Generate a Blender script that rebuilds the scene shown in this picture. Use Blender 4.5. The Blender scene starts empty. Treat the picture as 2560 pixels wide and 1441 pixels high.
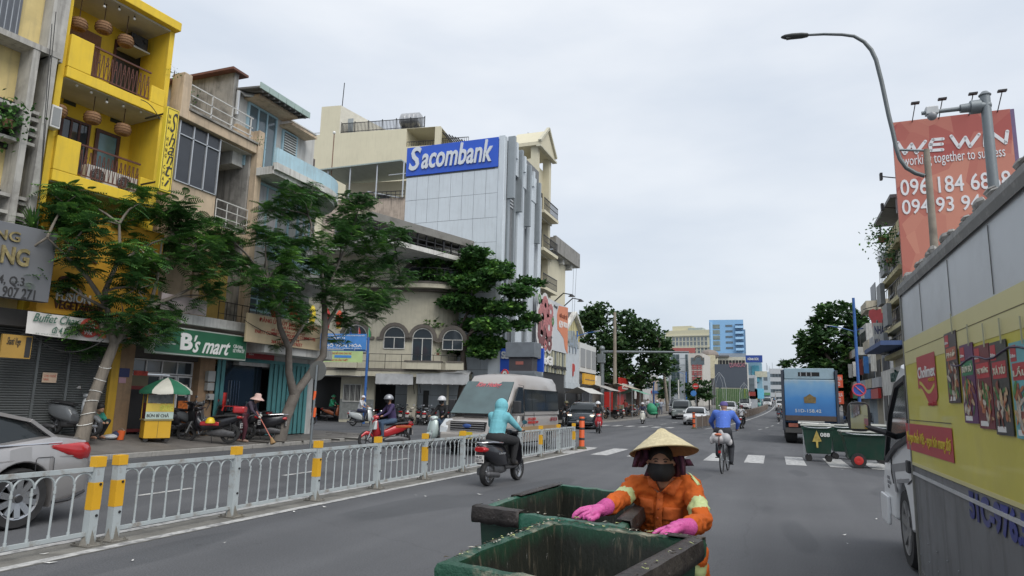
import bpy,bmesh,math,random
import numpy as np
from mathutils import Vector,Matrix
random.seed(7)
PI=math.pi
SC=bpy.context.scene
COL=SC.collection
#camera
FW,FH,FL,CH=2560.0,1441.0,1690.0,1.6
VX,VY,ROLL=1934.0,1020.0,math.radians(1.4)
_dY=Vector((VX-FW/2,VY-FH/2,FL)).normalized()
_up=Vector((math.sin(ROLL),-math.cos(ROLL),0));_up.z=-(_up.x*_dY.x+_up.y*_dY.y)/_dY.z;_up.normalize()
_dX=_dY.cross(_up)
CO=Vector((0,0,CH))
cam_d=bpy.data.cameras.new('camera');cam=bpy.data.objects.new('camera',cam_d);COL.objects.link(cam)
cam_d.sensor_width=36;cam_d.lens=36*FL/FW;cam_d.clip_start=0.05;cam_d.clip_end=5000
def c2w(x,y,z):return Vector((_dX.x*x+_dX.y*y+_dX.z*z,_dY.x*x+_dY.y*y+_dY.z*z,_up.x*x+_up.y*y+_up.z*z))
_x,_y,_z=c2w(1,0,0),c2w(0,-1,0),c2w(0,0,-1)
cam.matrix_world=Matrix(((_x.x,_y.x,_z.x,0),(_x.y,_y.y,_z.y,0),(_x.z,_y.z,_z.z,CH),(0,0,0,1)))
SC.camera=cam
#light
SUN_EL,SUN_AZ=math.radians(50),math.radians(128)
world=bpy.data.worlds.new('World');SC.world=world;world.use_nodes=True
nt=world.node_tree;nt.nodes.clear()
def N(t,tree=nt,**k):
 n=tree.nodes.new(t)
 for a,b in k.items():setattr(n,a,b)
 return n
out=N('ShaderNodeOutputWorld');bg=N('ShaderNodeBackground');bg2=N('ShaderNodeBackground');add=N('ShaderNodeAddShader')
sky=N('ShaderNodeTexSky',sky_type='NISHITA');sky.sun_disc=False;sky.sun_elevation=SUN_EL;sky.sun_rotation=SUN_AZ
sky.air_density=1.0;sky.dust_density=3.0
nt.links.new(sky.outputs[0],bg.inputs[0]);bg.inputs[1].default_value=0.012
tc=N('ShaderNodeTexCoord');mp=N('ShaderNodeMapping');mp.inputs['Scale'].default_value=(1.0,1.0,3.2)
mp.inputs['Rotation'].default_value=(0.1,0.15,0.4)
n1=N('ShaderNodeTexNoise');n1.inputs['Scale'].default_value=1.7;n1.inputs['Detail'].default_value=5;n1.inputs['Roughness'].default_value=.52
nt.links.new(tc.outputs['Generated'],mp.inputs[0]);nt.links.new(mp.outputs[0],n1.inputs['Vector'])
cr=N('ShaderNodeValToRGB');cr.color_ramp.elements[0].position=.34;cr.color_ramp.elements[0].color=(.405,.44,.49,1)
cr.color_ramp.elements[1].position=.68;cr.color_ramp.elements[1].color=(.545,.56,.58,1)
nt.links.new(n1.outputs[0],cr.inputs[0])
sep=N('ShaderNodeSeparateXYZ');nt.links.new(tc.outputs['Generated'],sep.inputs[0])
cr2=N('ShaderNodeValToRGB');cr2.color_ramp.elements[0].position=.0;cr2.color_ramp.elements[0].color=(.74,.78,.82,1)
cr2.color_ramp.elements[1].position=.55;cr2.color_ramp.elements[1].color=(1.0,1.0,1.0,1)
nt.links.new(sep.outputs[2],cr2.inputs[0])
mx=N('ShaderNodeMix',data_type='RGBA',blend_type='MULTIPLY');mx.inputs[0].default_value=1
nt.links.new(cr.outputs[0],mx.inputs[6]);nt.links.new(cr2.outputs[0],mx.inputs[7])
nt.links.new(mx.outputs[2],bg2.inputs[0]);bg2.inputs[1].default_value=1.0
nt.links.new(bg.outputs[0],add.inputs[0]);nt.links.new(bg2.outputs[0],add.inputs[1]);nt.links.new(add.outputs[0],out.inputs[0])
sl=bpy.data.lights.new('sun','SUN');sl.energy=1.5;sl.angle=math.radians(50);sl.color=(1,.97,.92)
sun=bpy.data.objects.new('sun',sl);COL.objects.link(sun)
_sd=Vector((math.sin(SUN_AZ)*math.cos(SUN_EL),math.cos(SUN_AZ)*math.cos(SUN_EL),math.sin(SUN_EL)))
sun.rotation_euler=_sd.to_track_quat('Z','Y').to_euler()
SC.view_settings.view_transform='Standard';SC.view_settings.look='None';SC.view_settings.exposure=0.72;SC.view_settings.gamma=1
SC.view_settings.use_curve_mapping=False
SC.cycles.max_bounces=6;SC.cycles.diffuse_bounces=3;SC.cycles.glossy_bounces=3
#placing
def smooth(t):t=max(0,min(1,t));return t*t*(3-2*t)
def hill(y):
 if y<45:return 0.0
 return 0.019*((y-45)**2/40 if y<65 else(y-55))if y<230 else 0.019*175+0.004*(y-230)
def medx(y):return-6.75+.35*smooth((y-5)/19)+1.1*smooth((y-24)/26)if y<50 else-5.3+5.3*(1-math.exp(-(y-50)/45))
def ray(px,py):return c2w(px-FW/2,py-FH/2,FL)
def gnd(px,py,z=0.0):
 d=ray(px,py);p=None
 for k in range(12):
  zz=z if p is None else z+hill(p.y)
  t=(zz-CH)/d.z if abs(d.z)>1e-6 else 300
  if t<0 or t*d.y>400:t=200/d.y
  q=CO+d*t;p=q if p is None else(p+q)/2
 return p
def onY(px,py,Y):d=ray(px,py);return CO+d*(Y/d.y)
def onX(px,py,X):d=ray(px,py);return CO+d*(X/d.x)
class Plane:
 """vertical plane in the place; heading = direction of its local x; front faces local -y"""
 def __init__(s,x,y,head):
  s.o=Vector((x,y,0));s.h=math.radians(head);s.x=Vector((math.cos(s.h),math.sin(s.h),0));s.n=Vector((math.sin(s.h),-math.cos(s.h),0))
 def P(s,px,py,d=0.0):
  r=ray(px,py);t=((s.o+s.n*d-CO).dot(s.n))/r.dot(s.n);q=CO+r*t
  return(q-s.o).dot(s.x),q.z
 def R(s,pl,pr,pt,pb,d=0.0):
  m=(pt+pb)/2;c=(pl+pr)/2
  return s.P(pl,m,d)[0],s.P(pr,m,d)[0],s.P(c,pb,d)[1],s.P(c,pt,d)[1]
#materials
MATS={}
def lin(c):
 return tuple((v/12.92 if v<=.04045 else((v+.055)/1.055)**2.4)for v in c)
def M(name,col,rough=.6,metal=0.,var=.12,scale=2.5,dirt=0.,dirtcol=(.06,.055,.05),streak=0.,bump=0.,bscale=30.,spec=.5,coat=0.,emit=None,srgb=False,alpha=None,trans=0.,stretch=None,dscale=1.3,dlo=.5,dhi=.72):
 if name in MATS:return MATS[name]
 if srgb:col=lin(col)
 m=bpy.data.materials.new(name);m.use_nodes=True;t=m.node_tree;b=t.nodes['Principled BSDF'];MATS[name]=m
 b.inputs['Roughness'].default_value=rough;b.inputs['Metallic'].default_value=metal
 b.inputs['Specular IOR Level'].default_value=spec
 if coat:b.inputs['Coat Weight'].default_value=coat;b.inputs['Coat Roughness'].default_value=.06
 if trans:b.inputs['Transmission Weight'].default_value=trans
 if emit:b.inputs['Emission Color'].default_value=(*emit[:3],1);b.inputs['Emission Strength'].default_value=emit[3]
 if alpha is not None:b.inputs['Alpha'].default_value=alpha
 tcn=N('ShaderNodeTexCoord',t)
 src=tcn.outputs['Object']
 if stretch:
  mpn=N('ShaderNodeMapping',t);mpn.inputs['Scale'].default_value=stretch;t.links.new(src,mpn.inputs[0]);src=mpn.outputs[0]
 def noise(sc,detail=4,ro=.55,vec=None):
  n=N('ShaderNodeTexNoise',t);n.inputs['Scale'].default_value=sc;n.inputs['Detail'].default_value=detail;n.inputs['Roughness'].default_value=ro
  t.links.new(vec or src,n.inputs['Vector']);return n.outputs[0]
 last=None
 if var:
  a=N('ShaderNodeValToRGB',t)
  a.color_ramp.elements[0].position=.3;a.color_ramp.elements[1].position=.7
  a.color_ramp.elements[0].color=(*[max(0,c*(1-var))for c in col],1);a.color_ramp.elements[1].color=(*[min(1,c*(1+var*.8))for c in col],1)
  t.links.new(noise(scale),a.inputs[0]);last=a.outputs[0]
 def over(fac,c,mode='MIX'):
  nonlocal last
  mm=N('ShaderNodeMix',t,data_type='RGBA',blend_type=mode);t.links.new(fac,mm.inputs[0])
  if last is not None:t.links.new(last,mm.inputs[6])
  else:mm.inputs[6].default_value=(*col,1)
  mm.inputs[7].default_value=(*c,1);last=mm.outputs[2]
 def ramp(o,lo,hi,top):
  r=N('ShaderNodeMapRange',t);r.inputs['From Min'].default_value=lo;r.inputs['From Max'].default_value=hi;r.inputs['To Max'].default_value=top
  t.links.new(o,r.inputs[0]);return r.outputs[0]
 if dirt:over(ramp(noise(dscale,8,.65),dlo,dhi,dirt),dirtcol)
 if streak:
  mpn=N('ShaderNodeMapping',t);mpn.inputs['Scale'].default_value=(5,5,.35);t.links.new(src,mpn.inputs[0])
  over(ramp(noise(1.6,7,.6,mpn.outputs[0]),.5,.75,streak),dirtcol)
 if last is not None:t.links.new(last,b.inputs['Base Color'])
 else:b.inputs['Base Color'].default_value=(*col,1)
 if bump:
  bn=N('ShaderNodeBump',t);bn.inputs['Strength'].default_value=bump;bn.inputs['Distance'].default_value=.02
  t.links.new(noise(bscale,4),bn.inputs['Height']);t.links.new(bn.outputs[0],b.inputs['Normal'])
 return m
#mesh builder
class MB:
 def __init__(s):s.v=[];s.f=[];s.m=[];s.k=0
 def mat(s,k):s.k=k;return s
 def add(s,vs,fs):
  n=len(s.v);s.v.extend([tuple(p)for p in vs])
  for f in fs:s.f.append([i+n for i in f]);s.m.append(s.k)
  return s
 BF=[(0,3,2,1),(4,5,6,7),(0,1,5,4),(1,2,6,5),(2,3,7,6),(3,0,4,7)]
 def box(s,x0,y0,z0,x1,y1,z1):
  if x1<x0:x0,x1=x1,x0
  if y1<y0:y0,y1=y1,y0
  if z1<z0:z0,z1=z1,z0
  return s.add([(x0,y0,z0),(x1,y0,z0),(x1,y1,z0),(x0,y1,z0),(x0,y0,z1),(x1,y0,z1),(x1,y1,z1),(x0,y1,z1)],s.BF)
 def bar(s,p,q,w,h=None,up=(0,0,1)):
  h=h or w;p=Vector(p);q=Vector(q);d=(q-p).normalized();u=Vector(up)
  if abs(d.dot(u))>.98:u=Vector((1,0,0))if abs(d.x)<.9 else Vector((0,1,0))
  a=d.cross(u).normalized();b=a.cross(d).normalized();a*=w/2;b*=h/2
  return s.add([p-a-b,p+a-b,q+a-b,q-a-b,p-a+b,p+a+b,q+a+b,q-a+b],s.BF)
 def ring(s,c,a,b,n):return[tuple(c+a*math.cos(2*PI*i/n)+b*math.sin(2*PI*i/n))for i in range(n)]
 def loft(s,rings,cap=True,close=True):
  n=len(rings[0]);vs=[p for r in rings for p in r];fs=[]
  for i in range(len(rings)-1):
   for j in range(n if close else n-1):
    k=(j+1)%n;fs.append((i*n+j,i*n+k,(i+1)*n+k,(i+1)*n+j))
  if cap and close:fs.append(tuple(range(n-1,-1,-1)));fs.append(tuple((len(rings)-1)*n+j for j in range(n)))
  return s.add(vs,fs)
 def tube(s,pts,r,n=8,cap=True,flat=1.0):
  pts=[Vector(p)for p in pts];rs=r if isinstance(r,(list,tuple))else[r]*len(pts);rings=[];u=None
  for i,p in enumerate(pts):
   d=(pts[min(i+1,len(pts)-1)]-pts[max(i-1,0)]).normalized()
   if u is None:u=Vector((0,0,1))if abs(d.z)<.9 else Vector((1,0,0))
   a=d.cross(u)
   if a.length<1e-4:a=d.cross(Vector((0,1,0)))
   a.normalize();b=a.cross(d).normalized();u=b
   rings.append(s.ring(p,a*rs[i],b*rs[i]*flat,n))
  return s.loft(rings,cap)
 def lathe(s,prof,n=16,c=(0,0,0),ax=(0,0,1),sx=1.,cap=True):
  ax=Vector(ax).normalized();a=ax.orthogonal().normalized()if abs(ax.z)<.99 else Vector((1,0,0));b=ax.cross(a);c=Vector(c)
  return s.loft([s.ring(c+ax*z,a*max(r,1e-4)*sx,b*max(r,1e-4),n)for r,z in prof],cap)
 def ball(s,c,r,n=12,m=8):
  rx,ry,rz=r if isinstance(r,(list,tuple))else(r,r,r);c=Vector(c)
  return s.loft([[(c.x+rx*math.sin(PI*(i+.02)/(m+.04))*math.cos(2*PI*j/n),c.y+ry*math.sin(PI*(i+.02)/(m+.04))*math.sin(2*PI*j/n),c.z-rz*math.cos(PI*(i+.02)/(m+.04)))for j in range(n)]for i in range(m+1)])
 def prism(s,poly,y0,y1):
  n=len(poly);vs=[(x,y0,z)for x,z in poly]+[(x,y1,z)for x,z in poly]
  fs=[tuple(range(n)),tuple(range(2*n-1,n-1,-1))]+[(j,j+n,(j+1)%n+n,(j+1)%n)for j in range(n)]
  return s.add(vs,fs)
 def plate(s,poly,z0,z1):
  n=len(poly);vs=[(x,y,z0)for x,y in poly]+[(x,y,z1)for x,y in poly]
  fs=[tuple(range(n-1,-1,-1)),tuple(range(n,2*n))]+[(j,(j+1)%n,(j+1)%n+n,j+n)for j in range(n)]
  return s.add(vs,fs)
 def quad(s,*p):return s.add(p,[tuple(range(len(p)))])
 def xf(s,mat):
  s.v=[tuple(mat@Vector(p))for p in s.v];return s
 def mesh(s,name,mats,smooth=None):
  me=bpy.data.meshes.new(name);me.from_pydata(s.v,[],s.f)
  for m in(mats if isinstance(mats,(list,tuple))else[mats]):me.materials.append(m)
  if max(s.m,default=0)>0:me.polygons.foreach_set('material_index',s.m)
  if smooth is not None:
   me.polygons.foreach_set('use_smooth',[True]*len(s.f));me.set_sharp_from_angle(angle=math.radians(smooth))
  me.update();return me
 def build(s,name,mats,parent=None,smooth=None,bevel=0,fix=False):
  me=s.mesh(name,mats,smooth)
  if fix:
   b=bmesh.new();b.from_mesh(me);bmesh.ops.recalc_face_normals(b,faces=b.faces);b.to_mesh(me);b.free()
  return link(name,me,parent,bevel)
def link(name,me,parent=None,bevel=0):
 o=bpy.data.objects.new(name,me);COL.objects.link(o)
 if parent is not None:o.parent=parent
 if bevel:
  b=o.modifiers.new('bevel','BEVEL');b.width=bevel;b.segments=2;b.limit_method='ANGLE';b.angle_limit=math.radians(40)
 return o
def tag(o,label=None,cat=None,group=None,kind=None):
 if label:o['label']=label
 if cat:o['category']=cat
 if group:o['group']=group
 if kind:o['kind']=kind
 return o
def thing(name,label,cat,loc=(0,0,0),rz=0.,group=None):
 o=bpy.data.objects.new(name,None);COL.objects.link(o);o.location=loc;o.rotation_euler=(0,0,rz);o.empty_display_size=.2
 return tag(o,label,cat,group)
def struct(o):o['kind']='structure';return o
def dup(root,loc=None,rz=None,label=None,group=None,scale=None):
 def cp(o,par):
  c=o.copy();COL.objects.link(c)
  if par is not None:c.parent=par
  for k in KIDS(o):cp(k,c)
  return c
 r=cp(root,None)
 if loc is not None:r.location=loc
 if rz is not None:r.rotation_euler=(0,0,rz)
 if scale:r.scale=(scale,)*3
 if label:r['label']=label
 if group:r['group']=group
 return r
def KIDS(o):return list(o.children)
def bx(name,mat,parent,*c,bevel=0):return MB().box(*c).build(name,mat,parent,bevel=bevel)
_tc={}
def text_mesh(s,depth=.02,shear=0.,bold=0.,space=1.,cursive=False):
 cu=bpy.data.curves.new('t','FONT');cu.body=s;cu.extrude=.5;cu.shear=shear;cu.offset=bold;cu.space_character=space;cu.align_x='LEFT';cu.resolution_u=3
 o=bpy.data.objects.new('t',cu);COL.objects.link(o)
 dg=bpy.context.evaluated_depsgraph_get();me=bpy.data.meshes.new_from_object(o.evaluated_get(dg));bpy.data.objects.remove(o);bpy.data.curves.remove(cu)
 me.name='lettering';return me
def text(parent,s,x0,x1,z0,z1,y,mat,depth=.02,name='lettering',tilt=0.,**k):
 """lettering fitted to a rectangle of the parent's local xz plane, standing proud of y towards -y"""
 me=text_mesh(s,**k);co=np.empty(len(me.vertices)*3);me.vertices.foreach_get('co',co);co=co.reshape(-1,3)
 mn,mxx=co.min(0),co.max(0);w=max(mxx[0]-mn[0],1e-6);h=max(mxx[1]-mn[1],1e-6)
 u=(co[:,0]-mn[0])/w;v=(co[:,1]-mn[1])/h;q=(co[:,2]+.5)
 o3=np.stack([x0+u*(x1-x0),y-depth*q,z0+v*(z1-z0)+tilt*(u-.5)*(x1-x0)],1)
 me.vertices.foreach_set('co',o3.ravel());me.materials.clear();me.materials.append(mat);me.update()
 return link(name,me,parent)
def blob(prims,voxel=.02,smooth_it=2,name='body',mats=None,parent=None,fmat=None,keep=1.0):
 """one continuous surface from tapered capsules (p,q,r0,r1,mat) and ellipsoids (c,(rx,ry,rz),mat[,R])"""
 mb=MB();segs=[]
 for p in prims:
  if len(p)==5:
   a,b,r0,r1,m=p;a=Vector(a);b=Vector(b);segs.append((np.array(a),np.array(b),r0,r1,m,None))
   d=(b-a);L=d.length
   if L<1e-5:mb.ball(a,r0,12,8);continue
   ax=d/L;prof=[(1e-4,-r0),(r0*.5,-r0*.87),(r0*.87,-r0*.5),(r0,0),(r1,L),(r1*.87,L+r1*.5),(r1*.5,L+r1*.87),(1e-4,L+r1)]
   mb.lathe(prof,12,a,ax)
  else:
   c,r,m=p[:3];R=p[3]if len(p)>3 else None
   t=MB().ball((0,0,0),r,14,10)
   mt=Matrix.Translation(Vector(c))@(R.to_4x4()if R else Matrix.Identity(4));t.xf(mt);mb.add(t.v,t.f)
   segs.append((np.array(Vector(c)),np.array(r),None,None,m,np.array(R.to_3x3())if R else np.eye(3)))
 me=mb.mesh('tmp',[])
 b=bmesh.new();b.from_mesh(me);bmesh.ops.recalc_face_normals(b,faces=b.faces);b.to_mesh(me);b.free()
 o=bpy.data.objects.new('tmp',me);COL.objects.link(o)
 r=o.modifiers.new('r','REMESH');r.mode='VOXEL';r.voxel_size=voxel
 if smooth_it:
  sm=o.modifiers.new('s','SMOOTH');sm.iterations=smooth_it;sm.factor=.5
 if keep<1:dc=o.modifiers.new('d','DECIMATE');dc.ratio=keep
 dg=bpy.context.evaluated_depsgraph_get();nm=bpy.data.meshes.new_from_object(o.evaluated_get(dg));bpy.data.objects.remove(o);bpy.data.meshes.remove(me)
 nm.name=name;n=len(nm.polygons)
 ce=np.empty(n*3);nm.polygons.foreach_get('center',ce);ce=ce.reshape(-1,3);best=np.full(n,1e9);mi=np.zeros(n,int)
 for a,b_,r0,r1,m,R in segs:
  if R is None:
   d=b_-a;L2=max(d@d,1e-9);t=np.clip(((ce-a)@d)/L2,0,1);dist=np.linalg.norm(ce-a-t[:,None]*d,axis=1)-(r0+(r1-r0)*t)
  else:
   q=(ce-a)@R;k=np.linalg.norm(q/b_,axis=1);dist=(k-1)*b_.min()
  w=dist<best;best[w]=dist[w];mi[w]=m
 if fmat is not None:mi=fmat(ce,mi)
 nm.materials.clear()
 for m in mats:nm.materials.append(m)
 nm.polygons.foreach_set('material_index',mi.astype(np.int32));nm.polygons.foreach_set('use_smooth',np.ones(n,bool))
 nm.update()
 return link(name,nm,parent)

#ground, road, pavements
def asphalt():
 m=bpy.data.materials.new('asphalt');m.use_nodes=True;t=m.node_tree;b=t.nodes['Principled BSDF'];MATS['asphalt']=m
 tcn=N('ShaderNodeTexCoord',t);o=tcn.outputs['Object']
 def nz(sc,d=4,r=.55,st=None):
  v=o
  if st:q=N('ShaderNodeMapping',t);q.inputs['Scale'].default_value=st;t.links.new(o,q.inputs[0]);v=q.outputs[0]
  n=N('ShaderNodeTexNoise',t);n.inputs['Scale'].default_value=sc;n.inputs['Detail'].default_value=d;n.inputs['Roughness'].default_value=r;t.links.new(v,n.inputs['Vector']);return n.outputs[0]
 def ramp(x,p0,c0,p1,c1):
  r=N('ShaderNodeValToRGB',t);e=r.color_ramp.elements;e[0].position=p0;e[0].color=(*c0,1);e[1].position=p1;e[1].color=(*c1,1);t.links.new(x,r.inputs[0]);return r.outputs[0]
 def mul(a,c):
  q=N('ShaderNodeMix',t,data_type='RGBA',blend_type='MULTIPLY');q.inputs[0].default_value=1;t.links.new(a,q.inputs[6]);t.links.new(c,q.inputs[7]);return q.outputs[2]
 base=ramp(nz(.35,6,.6),.3,(.088,.091,.097),.7,(.116,.119,.125))
 lanes=ramp(nz(1.0,4,.5,(1.1,.05,1)),.3,(.82,.82,.83),.7,(1.12,1.12,1.12))
 grain=ramp(nz(60,2,.8),.3,(.62,.62,.62),.75,(1.34,1.34,1.36))
 grit=ramp(nz(220,1,.5),.25,(.7,.7,.7),.7,(1.2,1.2,1.2))
 cracks=N('ShaderNodeTexVoronoi',t);cracks.feature='DISTANCE_TO_EDGE';cracks.inputs['Scale'].default_value=.22
 wv=N('ShaderNodeMix',t,data_type='RGBA',blend_type='ADD');wv.inputs[0].default_value=.6;nn=N('ShaderNodeTexNoise',t);nn.inputs['Scale'].default_value=1.2;nn.inputs['Detail'].default_value=6
 t.links.new(o,nn.inputs['Vector']);t.links.new(o,wv.inputs[6]);t.links.new(nn.outputs[1],wv.inputs[7]);t.links.new(wv.outputs[2],cracks.inputs['Vector'])
 ck=ramp(cracks.outputs[0],.0,(.86,.86,.86),.004,(1,1,1))
 patch=ramp(nz(.6,2,.4,(1,.25,1)),.58,(1,1,1),.60,(.80,.81,.82))
 stain=ramp(nz(2.3,5,.6),.66,(1,1,1),.8,(.62,.62,.63))
 t.links.new(mul(mul(mul(mul(mul(mul(base,lanes),grain),grit),ck),patch),stain),b.inputs['Base Color'])
 b.inputs['Roughness'].default_value=.82;b.inputs['Specular IOR Level'].default_value=.35
 bn=N('ShaderNodeBump',t);bn.inputs['Strength'].default_value=.5;bn.inputs['Distance'].default_value=.006;t.links.new(nz(140,3,.7),bn.inputs['Height']);t.links.new(bn.outputs[0],b.inputs['Normal'])
 return m
asph=asphalt()
ys=[-80,-20,0,20,44]+list(range(46,66,2))+list(range(70,230,10))+[230,260,320,420,600,900,1500]
mb=MB();xs=[-900,-200,-60,-30,-15,0,15,30,60,200,900]
mb.loft([[(x,y,hill(y))for x in xs]for y in ys],close=False)
struct(mb.build('ground',asph,smooth=60))
white=M('road_paint',(.46,.46,.45),.6,var=.1,scale=6,dirt=.85,dirtcol=(.16,.16,.165),dscale=7,dlo=.46,dhi=.62)
def strip(mb,x,w,y0,y1,z=.004,follow=False,n=None):
 n=n or max(1,int((y1-y0)/5));f=(lambda y:medx(y)+x)if follow else(lambda y:x)
 if not follow and callable(x):f=x
 ysn=[y0+(y1-y0)*i/n for i in range(n+1)]
 mb.loft([[(f(y)-w/2,y,hill(y)+z),(f(y)+w/2,y,hill(y)+z)]for y in ysn],close=False)
grime=M('median_grime',(.17,.165,.15),.9,var=.3,scale=3,dirt=.6,dirtcol=(.09,.085,.075),dscale=5,bump=.4,bscale=40)
mb=MB();strip(mb,lambda y:medx(y)+.0,.62,-6,24.2,.003);struct(mb.build('median_strip',grime))
mb=MB();strip(mb,lambda y:-6.52+.46*smooth((y-4)/20),.13,-6,24.4,.007,n=30)
struct(mb.build('road_edge_line',white))
mb=MB();strip(mb,lambda y:medx(y)-.36,.12,-6,23.6,.007,n=30);struct(mb.build('road_edge_line',white))
mb=MB();strip(mb,lambda y:medx(y)+.75,.14,50,225,.007,n=60);struct(mb.build('road_edge_line',white))
for i,(a,b)in enumerate([((255,1232),(365,1222)),((672,1187),(760,1177)),((940,1152),(1000,1145))]):
 p,q=gnd(*a),gnd(*b);m_=MB();x=-9.35;y0,y1=p.y,max(q.y,p.y+1.1)
 m_.quad((x-.06,y0,.006),(x+.06,y0,.006),(x+.06,y1,.006),(x-.06,y1,.006));struct(m_.build('lane_dash',white))
for y in(26.5,30,52,56,60,66,72,80,90,100,112):
 for off in((-3.6,)if y<50 else(-3.9,4.0)):
  mb=MB();strip(mb,lambda yy:medx(yy)+off,.12,y,y+1.9,.006);struct(mb.build('lane_dash',white))
for i,px in enumerate([-6.35,-5.2,-4.05,-2.9,-1.75,-.6,.55,1.7,2.75]):
 mb=MB();mb.quad((px-.27,21.4,.006),(px+.27,21.4,.006),(px+.27,24.9,.006),(px-.27,24.9,.006));struct(mb.build('crosswalk_stripe',white))
for i in range(9):
 x=-14.6+i*.95;mb=MB();mb.quad((x-.22,49,.02),(x+.22,49,.02),(x+.22,51.6,.02),(x-.22,51.6,.02));struct(mb.build('crosswalk_stripe',white))
pave=M('pavement_concrete',(.135,.125,.115),.85,var=.22,scale=1.2,dirt=.6,dirtcol=(.07,.066,.062),dscale=1.8,bump=.5,bscale=14)
kerbm=M('kerb_concrete',(.30,.29,.27),.85,var=.2,scale=3,dirt=.6,dscale=3,bump=.3)
def plz(x,y):return .13+max(0,-15.2-x)*(.17*(1-smooth((y-12)/9))+.02)
def onpl(px,py):
 p=gnd(px,py,.15)
 for k in range(14):p=(p+gnd(px,py,plz(p.x,p.y)))/2
 return p
mb=MB();KX=-14.75
yy=[-30,-5,5,9,11,13,15,17,19,21,23,24.6]
xx=[KX-.16,-15.5,-16.5,-17.5,-19,-21,-26,-34]
mb.loft([[(x,y,plz(x,y))for x in xx]for y in yy],close=False)
struct(mb.build('pavement',pave))
mb=MB()
for y0 in[i*1.2-12 for i in range(31)]:
 mb.box(KX-.16,y0+.006,0,KX,y0+1.194,.125)
for i in range(12):mb.box(KX-1.2-i*1.2+.03,24.6,0,KX-.03-i*1.2,24.76,.125)
struct(mb.build('kerb',kerbm,bevel=.012))
mb=MB();rr=random.Random(5)
for i in range(26):
 x=rr.uniform(-17.6,-15);y=rr.uniform(17,24);L=rr.uniform(.3,1.1)
 if rr.random()<.5:mb.box(x,y,plz(x,y)-.05,x+L,y+.02,plz(x,y)+.006)
 else:mb.box(x,y,plz(x,y)-.05,x+.02,y+L,plz(x,y)+.006)
struct(mb.build('pavement_joint',M('joint_dirt',(.05,.047,.042),.9)))
def strip_poly(xl,xr,y0,y1,z,name,mat,kz=.14,n=30):
 ysn=[y0+(y1-y0)*i/n for i in range(n+1)]
 m_=MB();m_.loft([[(xl(y),y,hill(y)+kz),(xr(y),y,hill(y)+kz)]for y in ysn],close=False);struct(m_.build(name,mat))
 m_=MB();s=1 if xr(y0)>xl(y0)else-1
 m_.loft([[(xr(y),y,hill(y)-.02),(xr(y)+.15*s,y,hill(y)-.02),(xr(y)+.15*s,y,hill(y)+kz-.01),(xr(y),y,hill(y)+kz-.01)]for y in ysn]);struct(m_.build('kerb',kerbm,fix=True))
strip_poly(lambda y:-60,lambda y:medx(y)-8.6,48,225,0,'pavement',pave)
strip_poly(lambda y:60,lambda y:5.0 if y<60 else medx(y)+11.4,6,225,0,'pavement',pave,n=40)
lit=MB();rr=random.Random(3)
for px,py in[(735,1282),(1065,1243),(1040,1240),(2050,1110),(2065,1104),(1985,1128),(2190,1300),(1985,1020),(940,1145),(2105,1175),(1365,1100),(2110,1340),(2120,1362),(110,1388),(125,1410),(430,1298),(812,1270),(1200,1238),(560,1360),(330,1405)]:
 p=gnd(px,py);a=rr.uniform(0,PI);L=rr.uniform(.02,.07)
 lit.add([(p.x+L*math.cos(a+k*PI/2)*(1 if k%2 else .35),p.y+L*math.sin(a+k*PI/2)*(1 if k%2 else .35),.012+.008*(k%2))for k in range(4)],[(0,1,2,3)])
tag(lit.build('litter',M('paper_scrap',(.7,.7,.68),.8)),'small scraps of paper and leaves scattered on the asphalt','litter',kind='stuff')

#shared facade helpers
glass=M('window_glass',(.035,.045,.055),.06,var=0,spec=.8)
glassd=M('dark_interior',(.018,.018,.02),.35,var=0)
glassb=M('sky_glass',(.10,.14,.16),.08,var=.1,spec=.9)
chrome=M('chrome',(.6,.6,.62),.15,1.,var=0)
steel=M('galvanised_steel',(.36,.38,.40),.45,.6,var=.15,scale=6,dirt=.4,dirtcol=(.2,.19,.17),dscale=5)
blackm=M('black_metal',(.02,.02,.022),.5,.2,var=.1)
whitep=M('white_plaster',(.60,.60,.57),.8,var=.08,dirt=.5,dirtcol=(.22,.2,.18),streak=.7,dscale=1.1)
rubber=M('rubber',(.022,.022,.023),.8,var=.2,scale=8)
redp=M('red_paint',(.45,.03,.025),.35,var=.05)
def window(parent,x0,x1,z0,z1,y=0.,frame=None,t=.06,mull=(1,),rails=(),depth=.08,gl=None,name='window',bars=0,barm=None):
 """a framed window: frame is the part, panes are its sub-parts; y = wall plane, the glass sits behind the frame"""
 frame=frame or whitep;gl=gl or glass
 fr=MB();fr.box(x0,y-depth,z0,x0+t,y+.02,z1);fr.box(x1-t,y-depth,z0,x1,y+.02,z1);fr.box(x0+t,y-depth,z0,x1-t,y+.02,z0+t);fr.box(x0+t,y-depth,z1-t,x1-t,y+.02,z1)
 n=mull[0];w=(x1-x0-2*t)/n
 for i in range(1,n):fr.box(x0+t+i*w-t*.4,y-depth*.9,z0+t,x0+t+i*w+t*.4,y+.02,z1-t)
 for r in rails:zz=z0+r*(z1-z0);fr.box(x0+t,y-depth*.8,zz-t*.35,x1-t,y+.01,zz+t*.35)
 if bars:
  for i in range(1,bars):xx=x0+t+i*(x1-x0-2*t)/bars;fr.box(xx-.01,y-depth-.03,z0,xx+.01,y-depth-.01,z1)
 o=fr.build(name,frame,parent)
 for i in range(n):bx('pane',gl,o,x0+t+i*w+t*.4*(i>0),y-depth*.45,z0+t,x0+t+(i+1)*w-t*.4*(i<n-1),y-depth*.3,z1-t)
 return o
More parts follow.
